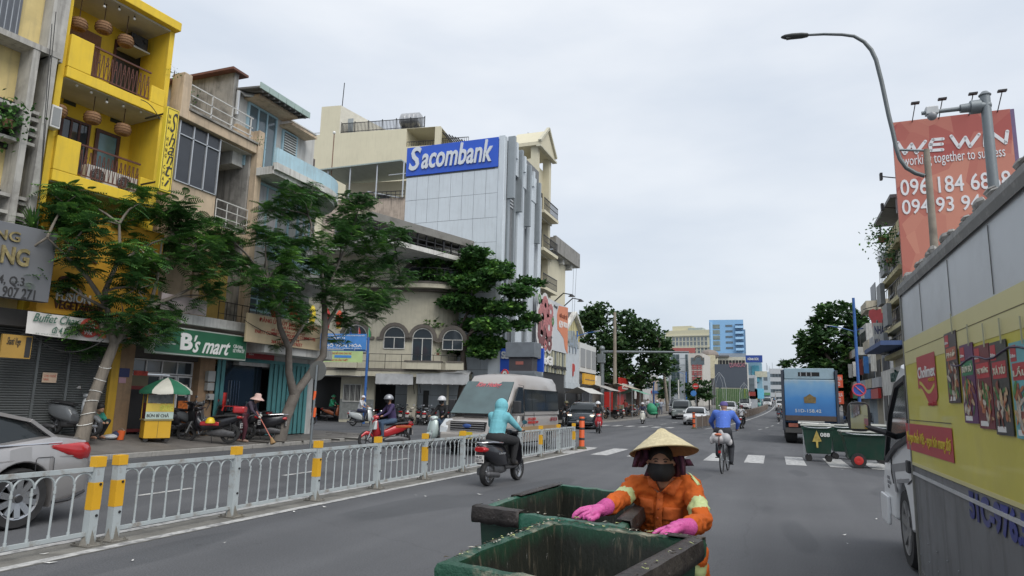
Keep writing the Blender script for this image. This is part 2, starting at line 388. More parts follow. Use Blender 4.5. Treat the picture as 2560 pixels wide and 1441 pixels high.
def railing(parent,x0,x1,z0,z1,y,mat,n=10,r=.02,mids=(),name='railing',posts=None,pick=False):
 m=MB();m.bar((x0,y,z1),(x1,y,z1),r*2);m.bar((x0,y,z0),(x1,y,z0),r*1.4)
 for q in mids:m.bar((x0,y,z0+(z1-z0)*q),(x1,y,z0+(z1-z0)*q),r*1.5)
 for i in range(n+1):xx=x0+(x1-x0)*i/n;m.bar((xx,y,z0),(xx,y,z1),r*1.3)
 return m.build(name,mat,parent)
def ac_unit(parent_thing,x,y,z,s=1.,label='',group='air conditioner units on the fronts'):
 """an outdoor unit standing at the parent's local point: own thing"""
 p=parent_thing.matrix_basis@Vector((x,y,z));rz=parent_thing.rotation_euler[2]
 t=thing('air_conditioner',label,'air conditioner',p,rz,group)
 w,d,h=.8*s,.28*s,.55*s
 bx('casing',M('ac_white',(.62,.62,.60),.5,var=.06,dirt=.3),t,0,0,0,w,d,h,bevel=.015)
 g=MB();g.lathe([(.001,0),(.22*s,0),(.22*s,.02),(.2*s,.03)],18,(.3*s,-.001,h/2),(0,-1,0))
 g.build('fan_disc',M('fan_dark',(.035,.035,.038),.6,var=0),t)
 g=MB()
 for k in range(4):rad=.05*s*(k+1);g.tube([(.3*s+rad*math.cos(a*PI/8),-.034,h/2+rad*math.sin(a*PI/8))for a in range(17)],.004,4)
 for k in range(8):a=k*PI/4;g.bar((.3*s,-.034,h/2),(.3*s+.2*s*math.cos(a),-.034,h/2+.2*s*math.sin(a)),.006)
 g.build('fan_grille',steel,t)
 return t
#left row
FA=Plane(-17.0,14.7,84.0)
FC=Plane(-17.0,14.7,90.0)
def ft(F,name,label,cat,group=None):return thing(name,label,cat,F.o,F.h,group)
XB0=FA.P(112,400)[0]
XBL=FA.P(-60,300)[0]
ochre=M('faded_yellow_wall',(.62,.50,.23),.85,var=.1,dirt=.35,dirtcol=(.3,.25,.16),streak=.5)
conc=M('weathered_concrete',(.42,.41,.38),.9,var=.15,dirt=.6,dirtcol=(.14,.13,.12),streak=.8,dscale=1.6,bump=.2)
#house A: yellow panels behind a concrete grid
A=ft(FA,'apartment_house','old yellow house front behind grey concrete posts and slats, at the left edge','building')
bx('wall',ochre,A,-8.5,.25,0,XB0-.02,9,16)
rows=[(-2.2,6.0,7.05),(0,7.05,8.6),(1,8.6,9.9)]
for(z0,z1)in((5.25,6.45),(7.5,8.75)):
 bx('window',glassd,A,-8.3,.17,z0,XB0-.55,.249,z1)
 for k in range(3):bx('slat',conc,A,-8.3,-.28,z0+.12+k*.42,XB0-.42,.12,z0+.2+k*.42)
bx('window',M('barred_pane',(.12,.13,.15),.3,var=.1),A,-8.3,.17,10.35,XB0-.95,.249,12.4)
g=MB()
for i in range(24):g.bar((XB0-1.05-i*.13,.1,10.3),(XB0-1.05-i*.13,.1,12.4),.02)
g.build('window_bars',steel,A)
for x in(XB0-.30,XB0-.72):bx('post',conc,A,x-.07,-.34,4.7,x+.09,.24,10.1)
bx('post',conc,A,XB0-.42,-.2,10.1,XB0-.02,.24,16)
bx('slab',conc,A,-8.5,-.36,10.1,XB0-.14,.24,10.25);bx('slab',conc,A,-8.5,-.3,4.5,XB0-.1,.24,4.72)
for z in(5.7,6.1,7.9,8.3):bx('slat',conc,A,XB0-.63,-.2,z,XB0-.33,-.1,z+.09)
x0,x1,z0,z1=FA.R(-80,122,575,752,1.0)
S=ft(FA,'signboard','big grey signboard with black and gold letters ending in NG, left edge','sign')
greyb=M('grey_board',(.17,.175,.185),.45,.3,var=.1,scale=1)
goldl=M('gold_letter',(.33,.26,.12),.3,.8,var=.5,scale=9);darkl=M('dark_letter',(.03,.03,.03),.5,var=0)
zt=FA.P(100,578,1.0)[1];zb=FA.P(100,757,1.0)[1]
bx('board',greyb,S,x0-2,-1.2,zb,x1,-.95,zt,bevel=.01)
def sg(s,pl,pr,pt,pb,m,F=FA,T=None,d=1.2,**k):
 a,b,c,e=F.R(pl,pr,pt,pb,d);return text(T,s,a,b,c,e,-d+.005,m,**k)
sg('NG',-14,50,576,602,goldl,T=S,bold=.01,depth=.05);sg('NG',0,72,618,664,goldl,T=S,bold=.03,depth=.05)
sg('4, Q.3',-5,61,690,716,darkl,T=S,bold=.01);sg('907 271',5,88,720,746,darkl,T=S,bold=.01)
GF=ft(FA,'shop_shutter','long closed grey roller shutter behind the silver car','shutter')
shx0,shx1=-9,FA.P(262,1000)[0];zsb=.4;zst=FA.P(150,830)[1]
slat=M('shutter_slat',(.155,.165,.165),.45,.5,var=.14,scale=1.2,dirt=.45,dirtcol=(.08,.08,.075),dscale=2)
n=44;hh=(zst-zsb)/n;me=None;sme=MB().prism([(0,0),(0,0)],0,1)if 0 else None
pm=MB();pm.loft([[(shx0,-.028*math.sin(PI*k/4),hh*k/4*.96),(shx1,-.028*math.sin(PI*k/4),hh*k/4*.96)]for k in range(5)],close=False)
sm_=pm.mesh('slat',slat)
bx('backing',glassd,GF,shx0,.03,zsb,shx1,.1,zst)
for i in range(n):o=link('slat',sm_,GF);o.location=(0,0,zsb+i*hh)
bx('bottom_bar',slat,GF,shx0,-.05,zsb-.1,shx1,.02,zsb-.002)
for px in(85,165):xx=FA.P(px,950)[0];bx('guide_rail',slat,GF,xx-.03,-.06,zsb,xx+.03,0,zst)
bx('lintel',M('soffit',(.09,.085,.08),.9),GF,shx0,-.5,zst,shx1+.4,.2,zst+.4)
a=FA.R(105,141,932,957,.06);NB=ft(FA,'paper_notice','small orange and white notice stuck on the roller shutter','notice')
bx('sheet',M('notice_paper',(.6,.45,.33),.7),NB,a[0],-.08,a[2],a[1],-.062,a[3])
text(NB,'CHO THUÊ\nNHÀ',a[0]+.03,a[1]-.03,a[2]+.05,a[3]-.04,-.081,M('notice_red',(.5,.08,.05),.6),depth=.003)
#house B: bright yellow restaurant
yel=M('bright_yellow_wall',(.72,.50,.035),.75,var=.08,scale=1.5,dirt=.25,dirtcol=(.40,.30,.06),streak=.35,dscale=1.4)
yel2=M('orange_fascia',(.68,.36,.03),.6,var=.08,scale=1)
brownw=M('dark_red_wood',(.075,.028,.022),.45,var=.2,scale=6)
xr=FA.P(436,100)[0];xl=XB0
B=ft(FA,'restaurant_house','bright yellow restaurant house with two deep balconies and basket lamps','building')
zTop=FA.P(420,72)[1];zU0,zU1=FA.P(270,222)[1]-.12,FA.P(270,222)[1]+.18;zL=FA.P(240,452)[1]
zF1=FA.P(275,240)[1]
D=1.35
wl=MB()
wl.box(xl,D,2.7,xr,9,zTop-.02);wl.box(xl,0,zF1-.02,xl+.16,D,zTop);wl.box(xr-.16,0,3.2,xr,D,zTop)
wl.box(xl,0,3.2,xl+.16,D,zF1-.02)
wl.build('wall',yel,B)
bx('roof_slab',yel,B,xl-.05,-.22,zTop,xr+.05,9,zTop+.28,bevel=.02)
ceil=M('balcony_ceiling',(.50,.49,.45),.9)
bx('ceiling',ceil,B,xl+.16,.0,zTop-.06,xr-.16,D,zTop-.003)
zf2=zF1+.26;zf1=FA.P(240,470)[1]+.12
for(zs,zp,k)in((zf2,1.0,0),(zf1,1.0,1)):
 bx('balcony_slab',yel,B,xl+.162,-.12,zs-.28,xr-.162,D-.003,zs+.02,bevel=.02)
 bx('ceiling',ceil,B,xl+.18,-.05,zs-.30,xr-.18,D-.01,zs-.283)
 bx('parapet',yel,B,xl+.16,-.12,zs+.022,xl+.16+.62,.02,zs+.95,bevel=.02)
 bx('parapet',yel,B,xr-.62,-.12,zs+.022,xr-.165,.02,zs+.55,bevel=.02)
 X0,X1=xl+.8,xr-.64
 rl=MB();rl.bar((X0,-.05,zs+.92),(X1,-.05,zs+.92),.045);rl.bar((X0,-.05,zs+.1),(X1,-.05,zs+.1),.03)
 nn=14;w=(X1-X0)/nn
 for i in range(nn):
  xx=X0+i*w;rl.bar((xx,-.05,zs+.1),(xx+w*.35,-.05,zs+.78),.016);rl.bar((xx+w*.35,-.05,zs+.78),(xx+w*.55,-.05,zs+.78),.016);rl.bar((xx+w*.55,-.05,zs+.78),(xx+w*.9,-.05,zs+.1),.016)
  if i%2:rl.bar((xx+w*.1,-.05,zs+.6),(xx+w*.45,-.05,zs+.5),.016);rl.bar((xx+w*.45,-.05,zs+.5),(xx+w*.8,-.05,zs+.62),.016)
 rl.build('railing',M('rusty_rail',(.10,.035,.025),.6,var=.2),B)
def on(px,py,d):return FA.P(px,py,d)
def recess_rect(pl,pr,pt,pb):return FA.R(pl,pr,pt,pb,-D)
a=recess_rect(150,250,60,165);bx('roller_blind',M('brown_blind',(.19,.095,.055),.8,var=.25,scale=9,stretch=(8,1,.6)),B,a[0],D-.05,zf2,a[1],D-.002,a[3]-.1)
a=recess_rect(285,350,120,215);bx('doorway',glassd,B,a[0],D-.03,zf2,a[1],D-.003,a[3]+.05)
bx('door_leaf',brownw,B,a[1]+.02,D-.35,zf2,a[1]+.09,D-.04,a[3]+.05)
bx('door_frame',brownw,B,a[0]-.08,D-.05,zf2,a[0]-.005,D-.004,a[3]+.08)
a=recess_rect(142,220,300,400);w_=window(B,a[0],a[1],zf1+.55,a[3]+.02,D-.003,brownw,.07,(3,),gl=glass)
a=recess_rect(232,295,330,420);
dr=MB();dr.box(a[0],D-.07,zf1,a[0]+.1,D-.003,a[3]);dr.box(a[1]-.1,D-.07,zf1,a[1],D-.003,a[3]);dr.box(a[0]+.1,D-.07,a[3]-.1,a[1]-.1,D-.003,a[3])
dr=dr.build('door',brownw,B);bx('pane',M('blue_green_pane',(.10,.20,.24),.15,var=.2),dr,a[0]+.1,D-.04,zf1+.05,a[1]-.1,D-.02,a[3]-.1)
for px,py in((174,258),(289,304)):
 s_,z_=FA.P(px,py,-D);bx('vent',M('vent_dark',(.04,.045,.03),.8),B,s_-.17,D-.02,z_-.06,s_+.17,D-.003,z_+.06)
wick=M('wicker',(.27,.15,.075),.75,var=.45,scale=26,stretch=(1,1,3),bump=.6,bscale=60)
def lamp(px,py,d,zc,k):
 s_,z_=FA.P(px,py,d);p=FA.o+FA.x*s_+FA.n*d
 lab=['on the top balcony, nearest the left wall','on the top balcony, middle of its row of three','on the top balcony, beside the black loudspeaker','on the lower balcony, half hidden behind the boxy white unit','on the lower balcony, above the brown window','on the lower balcony, above the blue green door'][k]
 t=thing('pendant_lamp','round woven basket lamp hanging '+lab,'lamp',(p.x,p.y,z_),FA.h,'basket lamps on the yellow balconies')
 R=.205;MB().lathe([(.06,R*.85),(R*.86,R*.72),(R*1.04,R*.3),(R*1.08,-.02),(R*1.0,-R*.45),(R*.84,-R*.7),(R*.5,-R*.72),(R*.48,-R*.6)],20,(0,0,0)).build('shade',wick,t,smooth=50)
 g=MB()
 for zz,rr in((R*.3,R*1.05),(-.02,R*1.09),(-R*.45,R*1.01)):g.tube([(rr*math.cos(i*PI/10),rr*math.sin(i*PI/10),zz)for i in range(21)],.009,4)
 g.build('weave_ring',M('wicker_dark',(.17,.085,.04),.8),t)
 MB().tube([(0,0,R*.8),(0,0,zc-z_)],.012,5).build('cord',M('cord_brown',(.06,.03,.02),.8),t)
for k,(px,py,top)in enumerate([(197,62,0),(259,70,0),(314,104,0),(145,278,1),(231,296,1),(307,325,1)]):
 lamp(px,py,-.35,(zTop-.06)if top==0 else zf2-.3,k)
bulbm=M('bulb_white',(.75,.75,.72),.3,var=0)
for k,(px,py)in enumerate([(261,17),(298,24),(336,48),(192,214),(228,232),(267,256),(308,266),(352,280)]):
 s_,z_=FA.P(px,py,-.1);p=FA.o+FA.x*s_+FA.n*-.1;top=(zTop-.06)if k<3 else zf2-.3
 t=thing('light_bulb','bare white festoon bulb hanging under the yellow balcony ceiling','light bulb',(p.x,p.y,z_),0,'bare bulbs under the yellow balconies')
 MB().ball((0,0,0),.04,8,6).build('bulb',bulbm,t,50);MB().tube([(0,0,.03),(0,0,.1)],.02,6).build('socket',blackm,t);MB().tube([(0,0,.1),(0,0,max(top-z_,.12))],.005,4).build('wire',blackm,t)
s_,z_=FA.P(362,104,-.5);T=thing('loudspeaker','black box loudspeaker on a wall shelf under the top ceiling','loudspeaker',FA.o+FA.x*(s_-.3)+FA.n*-.7+Vector((0,0,z_-.2)),FA.h)
bx('cabinet',blackm,T,0,0,0,.55,.35,.42,bevel=.02);MB().lathe([(.001,0),(.14,0),(.15,.03),(.1,.01)],14,(.2,-.002,.22),(0,-1,0)).build('woofer',rubber,T);MB().lathe([(.001,0),(.06,0),(.07,.03)],12,(.44,-.002,.3),(0,-1,0)).build('tweeter',rubber,T)
bx('shelf',M('shelf_grey',(.3,.3,.28),.6),T,-.05,-.05,-.05,.6,.65,-.002)
s_,z_=FA.P(237,437,-.6);ac_unit(B,s_-.4,.3,zf1+.03,1,'white fan unit on the lower yellow balcony floor, left of the two')
s_,z_=FA.P(300,450,-.6);ac_unit(B,s_-.35,.3,zf1+.03,1,'white fan unit on the lower yellow balcony floor, right of the two')
s_,z_=FA.P(130,297,.1);T=thing('wall_unit','narrow white boxy unit on the left wall of the yellow house','air conditioner',FA.o+FA.x*(s_)+FA.n*.28+Vector((0,0,z_-.28)),FA.h)
bx('casing',M('ac_white',(.62,.62,.60),.5),T,-.12,0,0,.13,.28,.6,bevel=.02);bx('grille',M('ac_grille',(.25,.26,.26),.6),T,-.09,-.01,.06,.10,-.001,.54)
d=.9;s0,z0=FA.P(397,480,d);s1,z1=FA.P(429,276,d)
V=ft(FA,'vertical_sign','tall narrow yellow projecting sign with black script reading Shanti','sign')
sl0,sl1=FA.P(397,380,d)[0],FA.P(429,380,d)[0]
bx('sign_box',M('sign_yellow',(.72,.56,.05),.45,var=.05),V,sl0,-d-.16,z0,sl1,-d+.0,z1,bevel=.01)
fr=MB();e=.035;q=-d-.165
fr.box(sl0+e,q,z0+e,sl0+e+.015,q+.01,z1-e);fr.box(sl1-e-.015,q,z0+e,sl1-e,q+.01,z1-e);fr.box(sl0+e,q,z0+e,sl1-e,q+.01,z0+e+.015);fr.box(sl0+e,q,z1-e-.015,sl1-e,q+.01,z1-e)
fr.build('border_line',darkl,V)
W_=sl1-sl0;H_=z1-z0;zz=z1-.12
for ch,hk in zip('Shanti',(.26,.17,.11,.11,.15,.12)):
 h=H_*hk*.92;text(V,ch,sl0+W_*.40,sl1-W_*.12,zz-h,zz,-d-.16,darkl,depth=.012,shear=.35,bold=.0);zz-=h+H_*.008
zz=z1-.22
for ch in 'NHÀ HÀNG CHAY':
 h=H_*.045
 if ch!=' ':text(V,ch,sl0+W_*.2,sl0+W_*.34,zz-h,zz,-d-.16,darkl,depth=.012)
 zz-=h*1.5
g=MB();g.bar((sl0+.1,-d,z1-.15),(sl0+.1,.05,z1-.15),.04);g.bar((sl0+.1,-d,z0+.3),(sl0+.1,.05,z0+.3),.04);g.build('bracket',blackm,V)
x0,x1,z0,z1=FA.R(96,392,585,770,.5);x1=FA.P(392,760,.5)[0];x0=FA.P(100,700,.5)[0]
z0=FA.P(250,790,.5)[1];z1=FA.P(250,545,.5)[1]
Fs=ft(FA,'fascia_sign','tall orange yellow fascia board with brown VEGETARIAN lettering behind the tree','sign')
bx('board',yel2,Fs,x0,-.5,z0,x1,-.2,z1);bx('ledge',yel2,Fs,x0-.05,-.62,z0-.1,x1+.05,-.2,z0-.003)
brl=M('brown_letter',(.10,.045,.03),.35,.3,var=0);whl=M('white_letter',(.7,.7,.68),.5,var=0)
for s,c in(('VEGETARIAN',(132,255,757,778,brl)),('FUSION',(138,225,733,757,whl)),('S',(143,175,690,735,brl)),('C',(210,240,650,682,brl))):
 a=FA.R(*c[:4],.5);text(Fs,s,a[0],a[1],a[2],a[3],-.5,c[4],depth=.05,bold=.015)
a0,a1=FA.P(262,1000)[0],FA.P(283,1000)[0]
P_=ft(FA,'shop_pillar','yellow painted pillar at the right end of the roller shutter','pillar');bx('pillar',M('pillar_yellow',(.55,.33,.03),.7,dirt=.4,streak=.4),P_,a0+.01,-.12,.2,a1,.2,zst+.3,bevel=.01)
bx('plinth',M('plinth_green',(.12,.11,.06),.9),P_,a0-.02,-.14,.1,a1+.03,.1,.42)
x0,x1,_,_=FA.R(62,385,800,850,1.0);z1a=FA.P(220,796,1.0)[1];z0a=FA.P(220,848,1.0)[1]
Bn=ft(FA,'banner','white printed banner reading Buffet Chay with a red 99k disc','banner')
g=MB();nx=24;rng=random.Random(2)
g.loft([[(x0+(x1-x0)*i/nx,-1.02-.03*math.sin(i*1.3)-.03*j,z1a+(z0a-z1a)*j-.05*math.sin(PI*i/nx)*(1 if j else .4))for i in range(nx+1)]for j in(0,1)],close=False)
g.build('cloth',M('banner_white',(.62,.60,.57),.7,var=.08,scale=3),Bn,60)
gd=M('banner_green',(.05,.13,.09),.6,var=0);rd=M('banner_red',(.5,.07,.05),.6,var=0)
W=x1-x0;H=z1a-z0a
text(Bn,'Buffet Chay',x0+.03*W,x0+.36*W,z0a+.44*H,z1a-.05*H,-1.09,gd,depth=.004,shear=.35,bold=.01)
text(Bn,'đi 4 tính 3',x0+.17*W,x0+.36*W,z0a+.1*H,z0a+.42*H,-1.09,gd,depth=.004,shear=.2,bold=.015)
text(Bn,'ĐT: 374 LÊ VĂN SỸ, QUẬN 3',x0+.06*W,x0+.3*W,z0a+.0*H,z0a+.07*H,-1.09,gd,depth=.004)
MB().lathe([(.001,0),(H*.47,0),(H*.47,.006)],24,(x0+.44*W,-1.09,z0a+.52*H),(0,-1,0)).build('red_disc',rd,Bn)
text(Bn,'CHỈ\n99k',x0+.4*W,x0+.48*W,z0a+.18*H,z1a-.18*H,-1.1,whl,depth=.004,bold=.02)
g=MB();rng=random.Random(9)
dish=[M('dish_%d'%i,c,.6,var=.3,scale=12)for i,c in enumerate([(.12,.25,.08),(.5,.2,.08),(.35,.05,.05),(.6,.55,.45)])]
for i in range(60):g.mat(rng.randrange(4));g.ball((x0+W*rng.uniform(.52,.97),-1.1,z0a+H*rng.uniform(.15,.85)),(rng.uniform(.03,.1),.003,rng.uniform(.03,.08)),8,4)
g.build('food_print',dish,Bn)
a=FA.R(0,76,838,896,.8);Hs=ft(FA,'hanging_sign','small square ochre sign with dark script and a lotus, under the grey board','sign')
bx('panel',M('ochre_panel',(.40,.24,.05),.6),Hs,a[0],-.85,a[2],a[1],-.78,a[3]);text(Hs,'Shanti Vege',a[0]+.1,a[1]-.25,a[2]+.25,a[2]+.48,-.85,darkl,depth=.01,shear=.4)
g=MB()
for k in range(3):g.prism([(a[0]+.5-.14+.04*k,a[2]+.55+.1*k),(a[0]+.5+.14-.04*k,a[2]+.55+.1*k),(a[0]+.5,a[2]+.66+.1*k)],-.86,-.851)
g.build('emblem',darkl,Hs);bx('dark_edge',darkl,Hs,a[1]-.14,-.858,a[2]+.03,a[1]-.02,-.851,a[3]-.03)

#house C (beige) and house D (pale blue corner)
beige=M('beige_render',(.52,.41,.29),.88,var=.1,dirt=.5,dirtcol=(.22,.18,.14),streak=.7,dscale=1.6)
stained=M('stained_wall',(.30,.29,.27),.92,var=.25,dirt=.95,dirtcol=(.06,.058,.055),streak=.9,dscale=1.2,scale=1.5)
must=M('mustard_wall',(.42,.29,.08),.85,var=.1,dirt=.4,streak=.4)
C_=ft(FC,'concrete_house','weathered beige concrete house with a dark grid of glass and a railed roof terrace','building')
xc0=FC.P(437,400)[0];xc1=FC.P(641,430)[0]
zt0=FC.P(540,342)[1];zt1=FC.P(540,318)[1]
xg1=FC.P(548,400)[0]
zg0=FC.P(485,470)[1];zg1=FC.P(495,322)[1]
zb2=FC.P(480,560)[1]
w=MB();w.box(xc0+.003,.0,zg0-1.9,xg1,.3,zg0);w.box(xc0+.003,.4,2.6,xg1,9,zt0-.01);w.box(xg1-.25,.3,2.6,xg1,9,zt0-.01)
w.box(xg1,2.1,2.6,xc1-.01,9,zt0-.01)
w.build('wall',beige,C_)
bx('side_wall',stained,C_,xc1-.35,.05,3,xc1-.012,2.1,zt0-.01)
bx('pier',beige,C_,xc1-.28,-.25,3.2,xc1,.04,zt1+.55,bevel=.02);bx('pier',beige,C_,xc0-.16,-.2,zt0,xc0+.16,.3,zt1+1.15,bevel=.02)
bx('terrace_slab',beige,C_,xc0+.16,-.2,zt0,xc1-.281,9,zt1,bevel=.02)
bx('slab_edge',stained,C_,xc0+.16,-.26,zt1+.001,xc1-.29,.1,zt1+.07)
bx('parapet',beige,C_,xc1-1.1,.0,zt1+.072,xc1-.285,.16,zt1+.5)
g=MB();white_rail=M('white_rail',(.55,.55,.53),.5,dirt=.4)
for zz in(.25,.55,.9):g.bar((xc0+.1,-.12,zt1+zz),(xc1-.5,-.12,zt1+zz),.035)
for k in range(4):xx=xc0+.2+k*(xc1-xc0-.8)/3;g.bar((xx,-.12,zt1+.05),(xx,-.12,zt1+.9),.035)
g.build('railing',white_rail,C_)
dg_=M('dark_blue_glass',(.035,.04,.05),.22,var=.1,spec=.6)
alu=M('aluminium',(.52,.54,.56),.35,.6,var=.05)
fr=MB();n=3;gw=(xg1-.05-xc0-.03)/n
for i in range(n+1):fr.box(xc0+.03+i*gw-.02,-.05,zg0,xc0+.03+i*gw+.02,.06,zg1)
fr.box(xc0+.03,-.05,zg1-.45,xg1-.05,.06,zg1-.42);fr.box(xc0+.03,-.05,zg0,xg1-.05,.06,zg0+.03)
fr=fr.build('window_frame',alu,C_)
for i in range(n):
 bx('pane',dg_,fr,xc0+.05+i*gw,0,zg0+.03,xc0+.01+(i+1)*gw,.03,zg1-.45);bx('pane',dg_,fr,xc0+.05+i*gw,0,zg1-.42,xc0+.01+(i+1)*gw,.03,zg1)
bx('window_back',glassd,C_,xc0+.03,.08,zg0,xg1-.01,.395,zg1)
bx('ceiling',M('balcony_ceiling',(.5,.49,.45)),C_,xg1,0,zt0-.05,xc1-.285,2.1,zt0-.004)
bx('balcony_floor',beige,C_,xg1,-.1,zg0-1.2,xc1-.285,2.1,zg0-1.0)
railing(C_,xg1+.02,xc1-.3,zg0-.95,zg0-.1,-.05,white_rail,3,.018,(.33,.66))
bx('recess_door',glassd,C_,xg1+.5,2.05,zg0-1,xg1+1.3,2.098,zg0+1.1)
bx('lower_wall',must,C_,xc0+.003,.5,2.6,xc1-.36,.69,zg0-1.9)
bx('balcony_floor',whitep,C_,xc0+.02,-.9,FC.P(500,815,.9)[1],xc1+.1,.49,FC.P(500,790,.9)[1],bevel=.02)
bx('window',glassd,C_,xc0+.5,.45,4.3,xg1-.2,.499,6.3);
railing(C_,xg1-.2,xc1+.05,3.75,4.5,-.8,blackm,6,.012,(.5,))
Pb=ft(FC,'faded_banner','washed out pinkish banner tied to the balcony above the green shop sign','banner')
a=FC.R(400,516,742,782,.9);bx('cloth',M('faded_pink',(.50,.43,.42),.8,var=.12),Pb,a[0],-.93,a[2],a[1],-.91,a[3])
a=FC.R(383,616,812,898,1.05);zb_=FC.P(500,893,1.05)[1];zt_=FC.P(500,826,1.05)[1];x0,x1=a[0],a[1]
Sg=ft(FC,'shop_sign',"wide green shop sign with white B's mart lettering over the minimart",'sign')
grn=M('sign_green',(.015,.115,.055),.4,var=.06)
bx('frame',M('sign_edge',(.4,.45,.4),.4),Sg,x0,-1.08,zb_,x1,-.75,zt_,bevel=.01);bx('board',grn,Sg,x0+.05,-1.1,zb_+.05,x1-.04,-1.081,zt_-.04)
W=x1-x0;H=zt_-zb_
text(Sg,'B',x0+.245*W,x0+.37*W,zb_+.2*H,zb_+.82*H,-1.1,whl,depth=.02,bold=.04)
text(Sg,"'s mart",x0+.375*W,x0+.79*W,zb_+.14*H,zb_+.78*H,-1.1,whl,depth=.02,shear=.45,bold=.015)
text(Sg,'Cửa hàng\nLÊ VĂN SỸ',x0+.83*W,x0+.97*W,zb_+.3*H,zb_+.62*H,-1.1,whl,depth=.01,bold=.01)
text(Sg,'CÔNG TY TNHH B-S MART\nMÃ SỐ THUẾ: 0309939385\n264 LÊ VĂN SỸ, PHƯỜNG 14\nQUẬN 3, THÀNH PHỐ HỒ CHÍ MINH',x0+.02*W,x0+.2*W,zb_+.33*H,zb_+.66*H,-1.1,whl,depth=.005)
zg_=plz(-17,16.5);Ms=ft(FC,'minimart_front','minimart shop front with white framed glass doors under the green sign','shopfront')
x0=FC.P(328,980)[0];x1=FC.P(491,980)[0];zt_=FC.P(400,893,0)[1]
tanw=M('tan_wall',(.30,.20,.12),.85,dirt=.5,streak=.3)
bx('side_wall',tanw,Ms,FC.P(284,980)[0]+.02,.02,.1,x0,.5,zt_+.7);bx('side_wall',tanw,Ms,x1,-.05,.05,FC.P(529,980)[0],.5,zt_+.7)
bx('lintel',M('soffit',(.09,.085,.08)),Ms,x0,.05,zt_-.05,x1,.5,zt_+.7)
W=x1-x0;whf=M('white_frame',(.6,.6,.6),.4,var=.05)
for i in range(4):
 o=window(Ms,x0+i*W/4+.01,x0+(i+1)*W/4-.01,zg_+.02,zt_-.52,.3,whf,.05,(1,),gl=glass,name='door_panel')
o=window(Ms,x0+.01,x1-.01,zt_-.5,zt_-.07,.3,whf,.04,(4,),name='transom')
bx('back_wall',M('shop_dim',(.05,.05,.05),.8),Ms,x0,2.5,0,x1,2.6,zt_)
lt=M('tube_light',(.8,.9,1),emit=(.8,.95,1,4));bx('tube_light',lt,Ms,x0+.1,.27,zt_-.02,x0+1.0,.3,zt_+.01)
for(fx,fz,fw,fh,c)in((.08,1.25,.2,.45,(.5,.06,.04)),(.1,.55,.17,.4,(.5,.5,.55)),(.30,.6,.16,.4,(.45,.1,.1)),(.78,1.0,.14,.35,(.5,.42,.35)),(.8,.15,.16,.7,(.6,.16,.03))):
 bx('poster',M('poster_%d'%int(fx*100),c,.6,var=.5,scale=14),Ms,x0+fx*W,.2,zg_+fz+.2,x0+(fx+fw)*W,.215,zg_+fz+fh+.2)
Bs=ft(FC,'street_plate','small blue plate and pink paper fixed on the brown wall left of the minimart','sign')
a=FC.R(295,324,921,943);bx('plate',M('plate_blue',(.02,.03,.12),.4),Bs,a[0],-.0,a[2],a[1],.015,a[3]);a=FC.R(297,315,944,958);bx('pink_paper',M('pink_paper',(.5,.3,.35),.8),Bs,a[0],0,a[2],a[1],.01,a[3])
for k,(pa,pb,pt,pbm)in enumerate(((515,533,928,955),(513,530,957,977),(516,530,985,1000))):
 a=FC.R(pa,pb,pt,pbm,.1);T=ft(FC,'meter_box','grey electric meter box on the tan pillar right of the minimart, '+['topmost','middle','lowest'][k],'meter box','electric meter boxes on the tan pillar');bx('box',M('meter_grey',(.33,.34,.33),.6),T,a[0],-.2,a[2],a[1],-.055,a[3],bevel=.01)
 MB().tube([((a[0]+a[1])/2,-.12,a[2]),((a[0]+a[1])/2+.05,-.1,a[2]-.12),((a[0]+a[1])/2-.06,-.1,a[2]-.3)],.015,5).build('cable',blackm,T)
#house D
pale=M('pale_blue_paint',(.40,.58,.66),.8,var=.08,dirt=.45,dirtcol=(.3,.34,.36),streak=.5)
pgrey=M('pale_grey_render',(.50,.50,.48),.85,var=.08,dirt=.4,dirtcol=(.2,.19,.18),streak=.6)
Dh=ft(FC,'corner_house','grey and pale blue corner house with a curved balcony and shuttered top windows','building')
xd0=xc1+.005;xd1=22.4-14.7
zp0=FC.P(700,410,1.1)[1];zp1=FC.P(700,372,1.1)[1];zr=FC.P(690,236,.6)[1]
w=MB();w.box(xd0,.0,2.6,xd1-.9,9,zp0-.1)
cyl=[(xd1-.9+.9*math.sin(a*PI/16),.9-.9*math.cos(a*PI/16))for a in range(9)]
w.plate([(xd1-.9,.001)]+cyl[1:]+[(xd1,9),(xd1-.9,9)],2.6,zp0-.1);w.build('wall',pgrey,Dh,fix=True)
xu=FC.P(594,260,-.3)[0];w=MB();w.box(xu,.3,zp0-.1,xd1-.6,8,zr-.1);w.build('upper_wall',pgrey,Dh)
sB=FC.P(583,176,-.3);w=MB();w.box(xu-.2,.35,zt1,xu-.003,9,sB[1]);w.build('stained_side_wall',stained,Dh)
w=MB();w.box(xu-.45,.2,sB[1]+.004,xu+.3,9.2,sB[1]+.09);w.build('tin_roof',M('rusty_roof',(.16,.07,.05),.85,dirt=.6),Dh)
def path(off):
 pts=[(xd0-.28,-off)];xe=xd1-1.6;R=1.6+off
 pts.append((xe,-off));pts+=[(xe+R*math.sin(a*PI/24),1.6-R*math.cos(a*PI/24))for a in range(1,13)];pts.append((xe+R,5));return pts
def wall_path(name,mat,pts,th,z0,z1,parent,smooth=40):
 rings=[]
 for i,(x,y)in enumerate(pts):
  a=Vector(pts[max(i-1,0)]);b=Vector(pts[min(i+1,len(pts)-1)]);d=(b-a).normalized();nrm=Vector((-d.y,d.x))
  q=(x+nrm.x*th,y+nrm.y*th);rings.append([(x,y,z0),(x,y,z1),(q[0],q[1],z1),(q[0],q[1],z0)])
 m_=MB();m_.loft(rings);return m_.build(name,mat,parent,smooth,fix=True)
